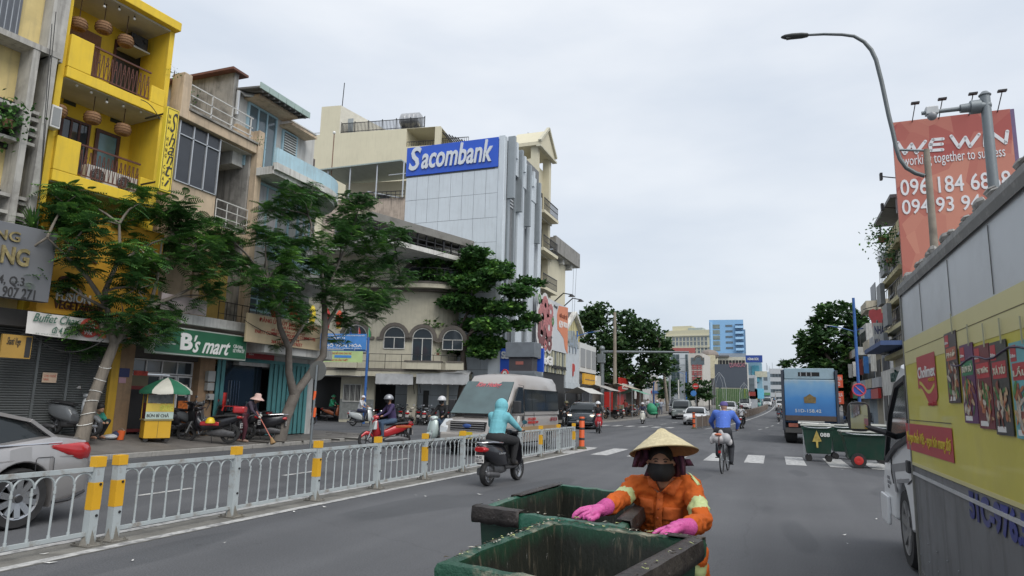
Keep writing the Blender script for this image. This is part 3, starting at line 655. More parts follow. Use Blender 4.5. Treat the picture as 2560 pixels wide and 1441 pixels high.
for zz,hh2,k in((zp0,zp1-zp0,0),(FC.P(760,640,1.1)[1]-.55,.5,1)):
 wall_path('parapet',pale,path(1.1),.14,zz,zz+hh2,Dh)
 wall_path('slab_edge',whitep,path(1.13),.18,zz-.26,zz-.003,Dh)
 m_=MB();m_.plate(path(1.0)+[(xd0-.28,5)],zz-.4,zz-.12);m_.build('balcony_slab',whitep,Dh,fix=True)
blf=M('blue_frame',(.33,.50,.58),.55,var=.05)
zq0,zq1=zp1-.1,FC.P(680,290,-.3)[1]
xw=[FC.P(p,310,-.3)[0]for p in(630,690)]
window(Dh,xw[0]-.3,xw[1],zp0,zq1,.297,blf,.07,(3,),gl=glassb)
xs_=[FC.P(p,350,-.3)[0]for p in(703,741)]
o=window(Dh,xs_[0],xs_[1],zp0,zq1-.3,.297,blf,.07,(1,),gl=glassd);zz=zp0+.1
while zz<zq1-.42:bx('louvre',M('louvre',(.5,.52,.5),.6),o,xs_[0]+.08,.2,zz,xs_[1]-.08,.26,zz+.045);zz+=.1
m_=MB();m_.box(xw[0]-.5,-.4,zq1+.02,xw[1]+.35,.297,zq1+.12);m_.build('window_hood',beige,Dh);m_=MB();m_.box(xs_[0]-.15,-.3,zq1-.25,xs_[1]+.5,.297,zq1-.16);m_.build('window_hood',beige,Dh)
er0=FC.P(612,188,.75);er0=(max(er0[0],xu-.1),er0[1]);er1=FC.P(776,290,.75);ze=(er0[1]+er1[1])/2
fasc=M('green_fascia',(.34,.44,.41),.55,var=.08,dirt=.3)
L=er1[0]-er0[0];nseg=6
for i in range(nseg):bx('fascia_panel',fasc,Dh,er0[0]+i*L/nseg+.012,-.75,ze-.1,er0[0]+(i+1)*L/nseg-.012,-.71,ze+.12)
w=MB();w.add([(er0[0],-.705,ze-.02),(er1[0],-.705,ze-.02),(er1[0],3,ze+.25),(er0[0],3,ze+.25),(er0[0],-.705,ze-.08),(er1[0],-.705,ze-.08),(er1[0],3,ze+.15),(er0[0],3,ze+.15)],MB.BF)
for i in range(9):xx=er0[0]+.2+i*(L-.4)/8;w.bar((xx,-.7,ze-.13),(xx,1.0,ze+.2),.06,.1)
w.build('roof',M('under_roof',(.14,.14,.14),.85,dirt=.4),Dh)
w=MB();w.box(xu,.2,zq1+.2,xd1-.6,.294,ze+.02);w.build('upper_band',pgrey,Dh)
bx('side_awning',M('awning_brown',(.12,.10,.09),.8),Dh,xd1-.58,.6,zp0+.7,xd1-.1,2.6,zq1-.6)
MB().tube([(xu-.1,.2,zt1+.9),(xu-.1,.2,zr-.2),(xu+.1,.1,zr-.25),(xu+.5,-.3,zr-.2)],.07,8).build('drain_pipe',alu,Dh,40)
a=FC.R(629,722,475,560);cur=M('curtain',(.42,.42,.44),.8,var=.25,scale=5,stretch=(5,1,.2))
window(Dh,a[0],a[1],a[2]-.5,a[3]+.1,-.003,blf,.08,(3,),gl=cur)
window(Dh,a[1]+.5,xd1-.95,a[2]-.5,a[3]+.1,-.003,blf,.08,(2,),gl=cur)
a=FC.R(611,715,700,785);window(Dh,a[0],a[1],a[2],a[3]+.3,-.003,blf,.07,(4,),(.3,.55,.8),gl=glassb)
a=FC.R(612,640,540,560)
railing(Dh,xd0,xd1-1.2,zg0-1.25,zg0-.55,-.12,blf,16,.014)
zc0=FC.P(760,890,1.3)[1];zc1=FC.P(760,868,1.3)[1]
pts=[(xd0-.2,-1.2),(xd1-.9,-1.2)]+[(xd1-.9+1.3*math.sin(a*PI/12),.1-1.3*math.cos(a*PI/12))for a in range(1,10)]+[(xd0-.2,.6)]
m_=MB();m_.plate(pts,zc0-.02,zc1);m_.build('canopy',whitep,Dh,fix=True)
a=FC.R(613,800,775,870,1.3);z1_=FC.P(705,798,1.3)[1];z0_=FC.P(705,866,1.3)[1]
Ps=ft(FC,'committee_sign','cream signboard with red lettering DANG UY, PARTY COMMITTEE of the ward','sign')
bx('board',M('cream_board',(.58,.47,.30),.6,var=.06,dirt=.2),Ps,a[0],-1.36,z0_,a[1],-1.28,z1_,bevel=.01)
W=a[1]-a[0];H=z1_-z0_;rl_=M('sign_red',(.40,.03,.02),.5)
for s,u0,u1,v0,v1,b in(('ĐẢNG ỦY - ỦY BAN NHÂN DÂN',.14,.93,.76,.95,.02),('PHƯỜNG 14',.4,.72,.63,.76,.02),('SỐ 264 ĐƯỜNG LÊ VĂN SỸ',.3,.76,.5,.61,.01),('PARTY COMMITTEE - PEOPLE\'S COMMITTEE',.1,.92,.34,.47,.015),('OF WARD 14',.42,.68,.2,.32,.015),('264 LE VAN SY STREET',.31,.73,.06,.18,.015)):
 text(Ps,s,a[0]+u0*W,a[0]+u1*W,z0_+v0*H,z0_+v1*H,-1.36,rl_,depth=.008,bold=b)
a=FC.R(615,684,862,902,.35);Rs=ft(FC,'red_office_sign','small dark red office sign with pale lettering above the teal gate','sign')
z1_=FC.P(650,866,.35)[1];z0_=FC.P(650,899,.35)[1];bx('board',M('deep_red',(.25,.015,.02),.5),Rs,a[0],-.4,z0_,a[1],-.36,z1_)
text(Rs,'BỘ PHẬN TIẾP NHẬN VÀ TRẢ KẾT QUẢ\nỦY BAN NHÂN DÂN PHƯỜNG 14\nQUẬN 3',a[0]+.08,a[1]-.1,z0_+.1,z1_-.1,-.4,whl,depth=.005)
Gt=ft(FC,'folding_gate','teal painted folding metal gate standing half open at the office entrance','gate')
teal=M('teal_gate',(.08,.25,.26),.6,var=.1,dirt=.4,dirtcol=(.05,.1,.1),streak=.4)
xg0=FC.P(530,1000)[0];xgm=FC.P(663,1000)[0];xge=xd1-.35;zt_=FC.P(610,905)[1];zb_=plz(-17,20)
bx('gate_rail',teal,Gt,xg0,-.08,zt_,xge,.05,zt_+.12)
def leaf(x0,x1,nm,n):
 for i in range(n):
  xa=x0+(x1-x0)*i/n;w_=(x1-x0)/n
  bx(nm,teal,Gt,xa+.008,-.06 if i%2 else-.10,zb_+.03,xa+w_-.008,-.03 if i%2 else-.07,zt_-.003)
leaf(xgm,xge,'gate_slat',18);leaf(xg0,xg0+.4,'gate_slat',4)
bx('office_back',glassd,Gt,xg0-.2,1.6,0,xge+.3,1.7,zt_+.5);bx('office_glass',M('office_glass',(.02,.03,.04),.05,spec=1.),Gt,xg0+.41,.25,zb_,xgm-.01,.28,zt_-.01)
for k in range(4):MB().bar((xg0+1.0+.12*k,.2,zb_+.7),(xg0+1.0+.12*k,.2,zb_+1.9),.025).build('door_handle',chrome,Gt)
bx('side_wall',pgrey,Dh,xd0,-.003+.02,.1,xg0-.01,.06,zt_+.15)if xg0>xd0+.1 else None
bx('office_side',pgrey,Gt,xge+.002,-.05,0,xd1-.02,1.5,zt_+.9)
bx('lintel',pgrey,Gt,xg0,-.02,zt_+.125,xd1-.3,.06,zc0-.03)

#cream corner building beyond the side street
def PL2(pxr,yr,Xr,head):
 return Plane(Xr,yr,head)
F1=Plane(-19.2,40.6,17.0)
creamw=M('cream_render',(.50,.47,.37),.85,var=.07,dirt=.35,dirtcol=(.25,.23,.18),streak=.45,dscale=.6)
brtrim=M('brown_trim',(.13,.115,.10),.85,dirt=.3)
E_=ft(F1,'curved_corner_building','cream corner building with arched windows, brown trimmed balconies and an open roof frame','building')
xl_=F1.P(732,900)[0];xr_=F1.P(1135,900)[0]
zs1=F1.P(1000,930)[1];zs2=F1.P(1000,722)[1];zs3=F1.P(1050,628)[1]
def ep(off,xe=None):
 R=2.2;xe=xr_-R
 pts=[(xl_-off,9),(xl_-off,-off),(xe,-off)]+[(xe+(R+off)*math.sin(a*PI/20),R-(R+off)*math.cos(a*PI/20))for a in range(1,8)]
 last=pts[-1];d=Vector((math.cos(7*PI/20),math.sin(7*PI/20)));pts.append((last[0]+d.x*4,last[1]+d.y*4));pts.append((last[0]+d.x*4-4,last[1]+d.y*4+6));return pts
def slab(name,mat,off,z0,z1):m_=MB();m_.plate(ep(off),z0,z1);return m_.build(name,mat,E_,fix=True)
slab('wall',creamw,0,zs1-.2,zs2);slab('upper_wall',creamw,-1.4,zs2,zs3+.2)
slab('balcony_slab',creamw,1.15,zs1-.35,zs1);slab('slab_trim',brtrim,1.2,zs1+.001,zs1+.12)
slab('balcony_slab',creamw,1.0,zs2-.05,zs2+.25);slab('slab_trim',brtrim,1.05,zs2+.251,zs2+.36)
slab('slab_trim',brtrim,.5,zs2-.2,zs2-.051);slab('roof_slab',whitep,.3,zs3-.05,zs3+.2);slab('slab_trim',brtrim,.35,zs3+.201,zs3+.3)
zg=.3
g=MB()
def gf(pl,pr):return F1.P(pl,1000)[0],F1.P(pr,1000)[0]
for a in((732,762),(850,935),(1017,1041)):x0,x1=gf(*a);g.box(x0,0,0,x1,.3,zs1-.36)
g.box(F1.P(1120,1000)[0],0,0,xr_-.4,.3,zs1-.36);g.build('ground_floor_wall',creamw,E_)
bx('tile_dado',M('grey_tiles',(.22,.23,.22),.4,var=.2,scale=6),E_,gf(850,850)[0]+.01,-.03,.2,gf(935,935)[0]-.01,-.003,1.5)
bx('back_wall',glassd,E_,xl_,3,0,xr_,3.1,zs1-.36);bx('back_wall',M('gloomy_wall',(.09,.09,.09),.9),E_,gf(1041,0)[0],2.2,0,gf(1120,1120)[0],2.3,2.2)
a=F1.R(858,904,960,1005);window(E_,a[0],a[1],a[2],a[3],-.003,whitep,.07,(3,),gl=glassd,bars=12)
def arch(px,pyt,pyb,hw,door=False,F=F1,d=0,deep=.02,par=E_,yb=0):
 xc,zt=F.P(px,pyt,d);zb=F.P(px,pyb,d)[1];r=hw;zc=zt-r
 m_=MB();m_.prism([(xc-r,zb),(xc+r,zb)]+[(xc+r*math.cos(k*PI/10),zc+r*math.sin(k*PI/10))for k in range(11)],yb-.03,yb-.004)
 o=m_.build('door' if door else 'window',glass,par,fix=True)
 m_=MB();w_=.05
 for k in range(10):
  c0,s0,c1,s1=math.cos(k*PI/10),math.sin(k*PI/10),math.cos((k+1)*PI/10),math.sin((k+1)*PI/10)
  m_.bar((xc+r*c0,yb-.05,zc+r*s0),(xc+r*c1,yb-.05,zc+r*s1),w_)
 for xx in(-r,0,r):m_.bar((xc+xx,yb-.05,zb),(xc+xx,yb-.05,zc+.02),w_,w_)
 m_.bar((xc-r,yb-.05,zc),(xc+r,yb-.05,zc),w_);m_.bar((xc-r,yb-.05,zb),(xc+r,yb-.05,zb),w_);m_.build('frame',whitep,o)
 m_=MB()
 for k in range(10):
  a0,a1=k*PI/10,(k+1)*PI/10;ri,ro=r+.06,r+.3
  m_.add([(xc+q*math.cos(t),y,zc+q*math.sin(t))for y in(yb-.14,yb-.003)for q,t in((ri,a0),(ro,a0),(ro,a1),(ri,a1))],MB.BF)
 m_.box(xc-r-.5,yb-.14,zc-.16,xc-r-.06,yb-.003,zc+.02);m_.box(xc+r+.06,yb-.14,zc-.16,xc+r+.5,yb-.003,zc+.02)
 m_.build('arch_trim',brtrim,par,fix=True)
arch(891,813,880,.78);arch(988,818,872,.70);arch(1058,822,905,.66,True);arch(1133,826,875,.66)
arch(1040,667,712,.75,F=F1,d=-1.4,yb=1.4)
def rail_path(off,z0,h,name='railing',n=60):
 pts=ep(off)[1:-2];m_=MB();L=0
 for a,b in zip(pts[:-1],pts[1:]):
  for q in(.0,.5,1.0):m_.bar((a[0],a[1],z0+h*q),(b[0],b[1],z0+h*q),.035)
  d=(Vector(b)-Vector(a)).length;k=max(1,int(d/1.0))
  for i in range(k):t=i/k;m_.bar((a[0]+(b[0]-a[0])*t,a[1]+(b[1]-a[1])*t,z0),(a[0]+(b[0]-a[0])*t,a[1]+(b[1]-a[1])*t,z0+h),.03)
 m_.build(name,blackm,E_)
rail_path(1.0,zs1+.14,.95);rail_path(.9,zs2+.4,.9)
for a in((842,895),(1015,1105),(1160,1208)):
 x0,x1=F1.P(a[0],910,1.2)[0],F1.P(a[1],910,1.2)[0];bx('flower_trough',creamw,E_,x0,-1.5,zs1+.14,min(x1,xr_-.3),-1.2,zs1+.6);bx('trough_rim',brtrim,E_,x0-.05,-1.55,zs1+.601,min(x1,xr_-.3)+.05,-1.15,zs1+.68)
FR=Plane(-19.5,41.5,72.0)
a0=FR.P(925,545);a1=FR.P(1190,612);zc=(a1[1]+a0[1])/2
Rf=thing('roof_frame','dark open steel roof frame with a weathered concrete beam on top of the cream building','roof frame',FR.o,FR.h)
bx('beam',M('beam_conc',(.20,.195,.18),.9,dirt=.6),Rf,a0[0],-.2,zc-.25,a1[0],.3,zc+.25);bx('roof',M('beam_conc',(.2,.2,.18)),Rf,a0[0],.3,zc-.2,a1[0]-.1,3.5,zc+.1)
zlo=FR.P(1100,634)[1];nb=12
for i in range(nb+1):
 xx=a0[0]+(a1[0]-a0[0]-.2)*i/nb;bx('post',blackm,Rf,xx,-.05,zlo,xx+(.14 if i%4==0 else .07),.05,zc-.252)
for q in(.25,.6):bx('cross_bar',blackm,Rf,a0[0],-.02,zlo+(zc-.25-zlo)*q,a1[0]-.2,.02,zlo+(zc-.25-zlo)*q+.06)
bx('floor_slab',whitep,Rf,a0[0],-.4,zlo-.3,a1[0],3.5,zlo-.003)
bx('dark_back',M('violet_grey',(.16,.16,.19),.6),Rf,a0[0],3.3,zlo,a1[0]-.3,3.4,zc-.2)
grc=M('grey_canvas',(.42,.43,.44),.85,var=.1,scale=2,dirt=.3,bump=.3,bscale=5)
def awning(pl,pr,pt,pb,slope,lab,val=0):
 x0=F1.P(pl,pb,1.2)[0];x1=F1.P(pr,pb,1.2)[0];z1=F1.P((pl+pr)/2,pt,1.2)[1];z0=F1.P((pl+pr)/2,pb,1.2)[1]
 T=ft(F1,'awning',lab,'awning','grey canvas awnings on the cream building');m_=MB()
 nx=16
 if val:m_.loft([[(x0+(x1-x0)*i/nx,-1.2+.04*math.sin(i*2.1)*j,z1+(z0-z1)*j+.05*math.sin(PI*i/nx)*(1-j))for i in range(nx+1)]for j in(0,.5,1)],close=False)
 m_.loft([[(x0+(x1-x0)*i/nx,y,z+.03*math.sin(i))for i in range(nx+1)]for y,z in((-1.2,z1 if val else z0),(-.02,(z1 if val else z0)+slope))],close=False)
 m_.build('canvas',grc,T,60);m_=MB();m_.bar((x0,-1.2,z0),(x1,-1.2,z0),.05)
 for xx in(x0+.1,x1-.1):m_.bar((xx,-1.15,z1),(xx,-.1,z1-1.2),.03)
 m_.build('rod',blackm,T)
awning(728,912,925,940,.55,'wide sloping grey awning left of the barred window, behind the tree trunk')
awning(938,1032,936,962,.3,'left hanging grey canvas awning over a dark opening, right of the barred window',1)
awning(1040,1172,936,962,.3,'right hanging grey canvas awning beside the dark leaved tree trunk',1)
FS=Plane(-20.8,35.0,14.0)
Bs_=thing('ward_sign_frame','blue street banner frame on two blue posts reading KHU PHO VAN HOA','sign',FS.o,FS.h)
bl=M('blue_paint',(.03,.11,.33),.45,var=.08);blb=M('banner_blue',(.06,.22,.55),.5)
xa,xb=FS.P(741,900)[0],FS.P(918,900)[0];ztp=FS.P(918,848)[1]
for xx,b in((xa,1052),(xb,1045)):MB().tube([(xx,0,.1),(xx,0,ztp+.1)],.075,10).build('post',bl,Bs_,40)
fr=MB();fr.bar((xa,0,ztp),(xb,0,ztp),.06);z2=FS.P(860,877)[1];z3=FS.P(860,905)[1];fr.bar((xa,0,z2),(xb,0,z2),.05);fr.build('frame',bl,Bs_)
x0=FS.P(810,850)[0];zt_,zb_=FS.P(860,835)[1],FS.P(860,874)[1]
bx('board',blb,Bs_,x0-.6,-.06,zb_,xb-.1,-.03,zt_)
W=xb-.1-x0;H=zt_-zb_
for s,u0,u1,v0,v1 in(('BAN CHỈ ĐẠO PHONG TRÀO TOÀN DÂN ĐOÀN KẾT',.0,.96,.84,.95),('PHƯỜNG 14',.05,.5,.66,.82),('KHU PHỐ 2',.08,.5,.47,.63),('PHỐ VĂN HÓA',-.02,.9,.15,.43),('ĐƯỜNG LÊ VĂN SỸ - PHƯỜNG 14 - QUẬN 3',.03,.9,.02,.11)):
 text(Bs_,s,x0+u0*W,x0+u1*W,zb_+v0*H,zb_+v1*H,-.06,whl,depth=.01,bold=.02)
zt2,zb2_=FS.P(850,878)[1],FS.P(850,906)[1];x0=FS.P(762,890)[0];xe=FS.P(908,890)[0]
pb_=MB();pb_.quad((x0,-.08,zb2_),(xe,-.08,zb2_),(xe,-.08,zt2),(x0,-.08,zt2));pb_=tag(MB().box(x0,-.085,zb2_,xe,-.075,zt2).build('banner',M('pale_green_print',(.42,.55,.25),.6,var=.15,scale=1),None),'pale green printed banner under the blue board, reading AN TOAN VA CAN THIET','banner')
pb_.location=FS.o;pb_.rotation_euler=(0,0,FS.h)
bx('blue_stripe',blb,pb_,x0+1.9,-.1,zb2_+.4*(zt2-zb2_),xe-.7,-.086,zb2_+.62*(zt2-zb2_))
text(pb_,'UỐNG BỔ SUNG CHO TRẺ',x0+1.6,xe-.7,zb2_+.7*(zt2-zb2_),zt2-.03,-.086,rl_,depth=.005,bold=.02);text(pb_,'AN TOÀN VÀ CẦN THIẾT',x0+1.3,xe-.9,zb2_+.1*(zt2-zb2_),zb2_+.33*(zt2-zb2_),-.086,rl_,depth=.005,bold=.03)
for k,(px,c,nm)in enumerate(((874,(.03,.04,.25),'dark blue'),(896,(.5,.03,.02),'red'),(921,(.02,.25,.08),'green'))):
 s_,z_=FS.P(px,838);T=thing('pennant',nm+' pennant flag standing on top of the blue sign frame','flag',FS.o+FS.x*s_+Vector((0,0,ztp)),FS.h,'pennants on the blue sign frame')
 MB().bar((0,0,0),(0,0,.75),.02).build('staff',alu,T);MB().add([(0,0,.75),(.1,.03,.45),(.16,-.03,.1),(.02,.02,.12),(-.04,0,.4)],[(0,1,2,3,4)]).build('cloth',M('flag_'+nm.replace(' ','_'),c,.7),T)
fl=M('flag_red',(.45,.02,.015),.7,var=.1);fy=M('flag_yellow',(.7,.5,.03),.6)
def flag(px,py,L,lab,lean,w=.9):
 p=onX(px,py,-16.2);T=thing('flag',lab,'flag',p,0,'red flags over the committee sign');T.scale=(.62,)*3
 MB().tube([(0,0,0),(lean,.2,L)],.018,6).build('staff',alu,T)
 m_=MB();nx=8;m_.loft([[(lean*(1-.08*j)+.05*math.sin(j*1.4+i*.7)+.05*i,.2*(1-.1*j)+i*w/nx*.5,L*(1-.09*j)-i*.16*w)for i in range(nx+1)]for j in range(7)],close=False);o=m_.build('cloth',fl,T,60)
 st=MB();pts=[]
 for k in range(10):r=.14 if k%2==0 else .055;a=PI/2+k*PI/5;pts.append((.34+lean+.05,.3+r*math.cos(a),L*.55+r*math.sin(a)))
 st.add(pts+[(.34+lean+.05,.3,L*.55)],[(k,(k+1)%10,10)for k in range(10)]);st.build('star',fy,T)
flag(668,800,1.0,'drooping red flag over the left half of the cream committee sign',.1);flag(712,800,1.3,'red flag leaning right beside the two tree trunks',.15)
FSx=Plane(-18.6,29.0,14.0)
for k,(px,py,c,lab,h)in enumerate(((763,795,(.05,.25,.5),'blue',1.0),(781,788,(.65,.5,.03),'yellow',1.3),(817,800,(.45,.02,.02),'red with yellow hem',1.5),(848,797,(.6,.08,.03),'red star printed pair of',1.1))):
 s_,z_=FSx.P(px,py);T=thing('festoon',lab+' cloth festoon hanging between the tree and the blue sign','festoon',FSx.o+FSx.x*s_+Vector((0,0,z_)),FSx.h,'cloth festoons by the second tree');T.scale=(.75,)*3
 m_=MB();m_.loft([[(.22*math.cos(a*PI/5)*r,.22*math.sin(a*PI/5)*r,z)for a in range(10)]for z,r in((h/2,.3),(h*.3,.9),(0,1.1),(-h*.3,.9),(-h/2,.6))]);m_.build('cloth',M('fest_%d'%k,c,.6,var=.2,scale=8),T,50)
 MB().lathe([(.14,-h/2),(.16,-h/2-.12)],10).build('hem',fy,T);MB().tube([(0,0,h/2),(0,0,h/2+.5)],.01,4).build('string',blackm,T)
 MB().ball((.0,-.22,.05),(.09,.02,.09),8,6).build('emblem',fy,T)
#buildings behind
FB=Plane(-27.0,62.0,8.0)
cream2=M('big_cream_wall',(.60,.56,.42),.85,var=.04,scale=.5,dirt=.12,dirtcol=(.4,.37,.28),streak=.3)
K=ft(FB,'tall_cream_building','tall plain cream building with a rooftop stair box and steel water tank','building')
xa=FB.P(745,400)[0];xb=FB.P(1098,400)[0];zt_=FB.P(920,335)[1]
lx0,lx1,lz0,lz1=FB.R(1016,1087,320,365)
w=MB();w.box(xa,0,0,lx0,14,zt_+.3);w.box(lx0,0,0,xb,14,lz0);w.box(lx0,0,lz1,xb,14,zt_+.3);w.box(lx1,0,lz0,xb,.5,lz1);w.box(lx0,4,lz0,xb,14,lz1);w.build('wall',cream2,K)
bx('loggia_door',glassd,K,lx0+.6,3.9,lz0,lx0+1.8,3.997,lz1-.8);bx('loggia_door',glassd,K,lx0+3,3.9,lz0,lx0+4,3.997,lz1-.8);railing(K,lx0,lx1,lz0,lz0+.6,.2,blackm,12,.03)
sx0,sx1=FB.P(802,300)[0],FB.P(850,300)[0];zs=FB.P(850,264)[1]
bx('stair_box',cream2,K,sx0,.01,zt_+.302,sx1,5,zs);m_=MB();m_.add([(sx1,.01,zt_+.302),(sx1+3.5,5,zt_+.302),(sx1,5,zt_+.302),(sx1,.01,zs),(sx1+3.5,5,zs-1.2),(sx1,5,zs)],[(0,1,4,3),(1,2,5,4),(3,4,5),(0,2,1)]);m_.build('stair_side',M('stair_side',(.55,.53,.46),.8),K)
bx('stair_door',M('stair_door',(.3,.33,.34),.6),K,sx1+.6,.75,zt_+.35,sx1+1.2,.9,zt_+2.3)
g=MB();zr0=zt_+.3;x0_,x1_=FB.P(850,330)[0],FB.P(1060,300)[0]
g.bar((x0_,.2,zr0+1.2),(x1_,.2,zr0+1.2),.06);g.bar((x0_,.2,zr0+.2),(x1_,.2,zr0+.2),.05)
for i in range(61):xx=x0_+(x1_-x0_)*i/60;g.bar((xx,.2,zr0),(xx,.2,zr0+(1.2 if i%10 else 1.35)),.05 if i%10 else .09)
g.build('roof_railing',blackm,K)
g=MB();g.bar((xa-2,.2,zr0+.3),(sx0,.2,zr0+.3),.08);g.build('pipe',alu,K)
MB().tube([(sx1-.4,1,zs),(sx1-.3,1,zs+3.2)],.05,5).build('mast',blackm,K)
s_,z_=FB.P(1015,292);T=thing('water_tank','horizontal stainless steel water tank on the roof of the tall cream building','water tank',FB.o+FB.x*s_+Vector((0,1.2,z_)),FB.h)
MB().lathe([(.02,-1.25),(.6,-1.2),(.85,-1.0),(.85,-.5),(.88,-.48),(.85,-.45),(.85,0),(.88,.02),(.85,.05),(.85,.5),(.88,.52),(.85,.55),(.85,1.0),(.6,1.2),(.02,1.25)],20,(0,0,0),(1,0,0)).build('tank',M('tank_steel',(.5,.5,.5),.3,.8,var=.1,streak=.4),T,40)
g=MB();[g.box(xx-.08,-.7,-1.3,xx+.08,.7,-.8)for xx in(-.8,.8)];g.build('stand',blackm,T)
bx('right_wing',cream2,K,xb+.01,4,0,xb+3.2,14,FB.P(1130,345)[1])
g=MB();px0,pz0=FB.P(1102,325);
for k in range(8):g.bar((xb+.1+k*.35,.5,zt_-.2-k*.16),(xb+.1+k*.35,4,zt_-.2-k*.16),.1)
g.build('pergola',blackm,K);railing(K,xb+.0,xb+3,lz0+.3,lz0+.9,.6,blackm,14,.03)
FG=Plane(-26.0,50.0,8.0)
Lh=ft(FG,'terrace_house','small stained house with a corrugated terrace roof on thin steel posts, left of the bank','building')
x0,x1,z0,z1=FG.R(806,1010,470,600)
w=MB();w.box(x0,0,0,x1,7,FG.P(900,500)[1]);w.build('wall',M('rose_stained',(.42,.35,.29),.9,dirt=.8,dirtcol=(.1,.09,.08),streak=.9,dscale=.7),Lh)
zp=FG.P(900,500)[1];zr_=FG.P(900,420)[1]
bx('terrace_back',cream2,Lh,x0,4,zp,x1,4.2,zr_);bx('door',glassd,Lh,x0+3.4,3.9,zp,x0+4.6,3.99,zp+1.7)
m_=MB();m_.add([(x0-.5,-.5,zr_-.2),(x1-.3,-.5,zr_+.25),(x1+.2,5,zr_+.6),(x0-.5,5,zr_+.2),(x0-.5,-.5,zr_-.1),(x1-.3,-.5,zr_+.37),(x1+.2,5,zr_+.7),(x0-.5,5,zr_+.3)],MB.BF);m_.build('corrugated_roof',M('green_grey_tin',(.28,.34,.33),.6,var=.2,scale=3,stretch=(6,.2,1)),Lh)
for q in(.05,.33,.66,.98):MB().bar((x0+(x1-x0)*q,-.2,zp),(x0+(x1-x0)*q,-.2,zr_-.05+.4*q),.09).build('post',alu,Lh)
railing(Lh,x0+.2,x1,zp,zp+.6,-.1,blackm,18,.03,(.5,))
g=MB();[g.bar((x0+(x1-x0)*.8,-.2,zr_-.9),(x0+(x1-x0)*(.8+.06*k),2.5,zr_+.2),.06)for k in range(4)];g.bar((x0+4,.5,zp+.9),(x1-.3,.5,zp+.1),.08);g.build('truss',alu,Lh)
MB().tube([(x0+.6,0,zp),(x0+.6,0,zr_+3.4)],.05,5).build('mast',M('rust',(.2,.12,.08)),Lh);MB().ball((x0+.6,0,zr_+3.5),.14,8,6).build('bulb',bulbm,Lh)
#the bank
FKs=Plane(-17.0,42.0,0.0);FKf=Plane(-17.0,42.0,90.0)
bank=thing('bank_building','white panelled bank block with a blue Sacombank board and vertical fins','bank',(-17,42,0),0)
panelm=M('white_panel',(.56,.61,.65),.35,.1,var=.05,scale=.6,dirt=.15,dirtcol=(.35,.37,.38),streak=.35)
jm=M('panel_joint',(.17,.18,.19),.8)
xW=FKs.P(1010,560)[0];zT=FKs.P(1130,358)[1];zB=FKs.P(1130,430-.0)[1];z0b=0
bx('core',jm,bank,xW,.03,0,-.02,FKf.P(1342,800)[0]-.05,zT-.1)
cols=8;rowh=FKs.P(1130,440)[1]-FKs.P(1130,503+0)[1];rng=random.Random(4)
z=zB-.12;rows_=[]
while z>0.5:rows_.append((z-rowh*.93,z));z-=rowh*.93
pw=(-.45-xW)/cols
for ri,(za,zb__)in enumerate(rows_):
 i=0
 while i<cols:
  k=1 if ri%3!=2 else 3
  k=min(k,cols-i);e=.012;bx('panel',panelm,bank,xW+i*pw+e,rng.uniform(-.006,.006),za+e,xW+(i+k)*pw-e,.028,zb__-e);i+=k
bx('edge_pier',panelm,bank,-.44,-.03,0,.0,.5,zT+.1,bevel=.02)
bx('board',M('bank_blue',(.02,.09,.52),.35,var=.03),bank,xW-.02,-.08,zB,-.46,.0,zT,bevel=.01)
u0,u1=FKs.P(1024,400,.1)[0],FKs.P(1232,385,.1)[0];zl0=FKs.P(1130,412,.1)[1];zl1=FKs.P(1130,372,.1)[1]
letw=M('bank_letter',(.62,.65,.68),.35,.3,var=0)
text(bank,'S',u0,u0+(u1-u0)*.145,zl0-.15,zl1+.45,-.085,letw,depth=.1,shear=.2,bold=.02)
text(bank,'acombank',u0+(u1-u0)*.155,u1,zl0-.1,zl1+.35,-.085,letw,depth=.1,shear=.2,bold=.02)
bf=thing('bank_front','street front of the bank with tall white piers, grey fins and green glass strips','bank front',(-17,42,0),PI/2)
yE=FKf.P(1342,800)[0];fin=M('fin_grey',(.27,.30,.32),.4,.3,var=.05);grg=M('green_glass',(.10,.17,.17),.08,spec=.9,var=.1,scale=.7)
zF=zT
def seg(a,b):return yE*a,yE*b
bx('core_wall',fin,bf,.01,.42,3.2,yE,.7,zT-1.5)
for(a,b)in((.0,.05),(.30,.46),(.64,.78),(.9,1.0)):x0,x1=seg(a,b);bx('pier',panelm,bf,x0,-.02 if a==0 else-.25,0 if a==0 else 4.2,x1,.41,zT-.3-(a*2.2),bevel=.02)
for a,b in((.08,.13),(.24,.29),(.48,.53),(.60,.63),(.80,.85)):x0,x1=seg(a,b);bx('fin',fin,bf,x0,-.12,3.6,x1,.41,zT-2.6)
for a,b,zt2_ in((.135,.235,3.2),(.535,.595,4),(.86,.895,5)):
 x0,x1=seg(a,b);z=4.0
 while z<zT-zt2_-1.9:bx('glass_pane',grg,bf,x0,.1,z,x1,.15,z+1.15);z+=1.18
 zl=zT-zt2_-1.6
 for k in range(9):bx('louvre',M('louvre_white',(.5,.52,.54),.5),bf,x0,-.05,zl+k*.24,x1,.3,zl+k*.24+.1)
for a in(.07,.28,.52,.82):x0=yE*a;bx('cap_fin',fin,bf,x0,-.55,zT-4.2-a*2.6,x0+.3,-.02,zT+.35-a*2.2,bevel=.01)
for a,b in((.10,.27),(.32,.5),(.56,.8)):x0,x1=seg(a,b);bx('crown_panel',panelm,bf,x0,-.3,zT-2.2-a*1.8,x1,-.03,zT-.1-a*2);bx('crown_tooth',panelm,bf,(x0+x1)/2-.15,-.45,zT-1.0-a*2,(x0+x1)/2+.15,-.301,zT+.2-a*2)
bx('base_band',M('base_grey',(.33,.36,.38),.5),bf,0,-.6,3.6,yE,-.26,5.0,bevel=.02)
FL_=Plane(-16.2,41.2,0.0);a=FL_.R(1252,1279,870,935)
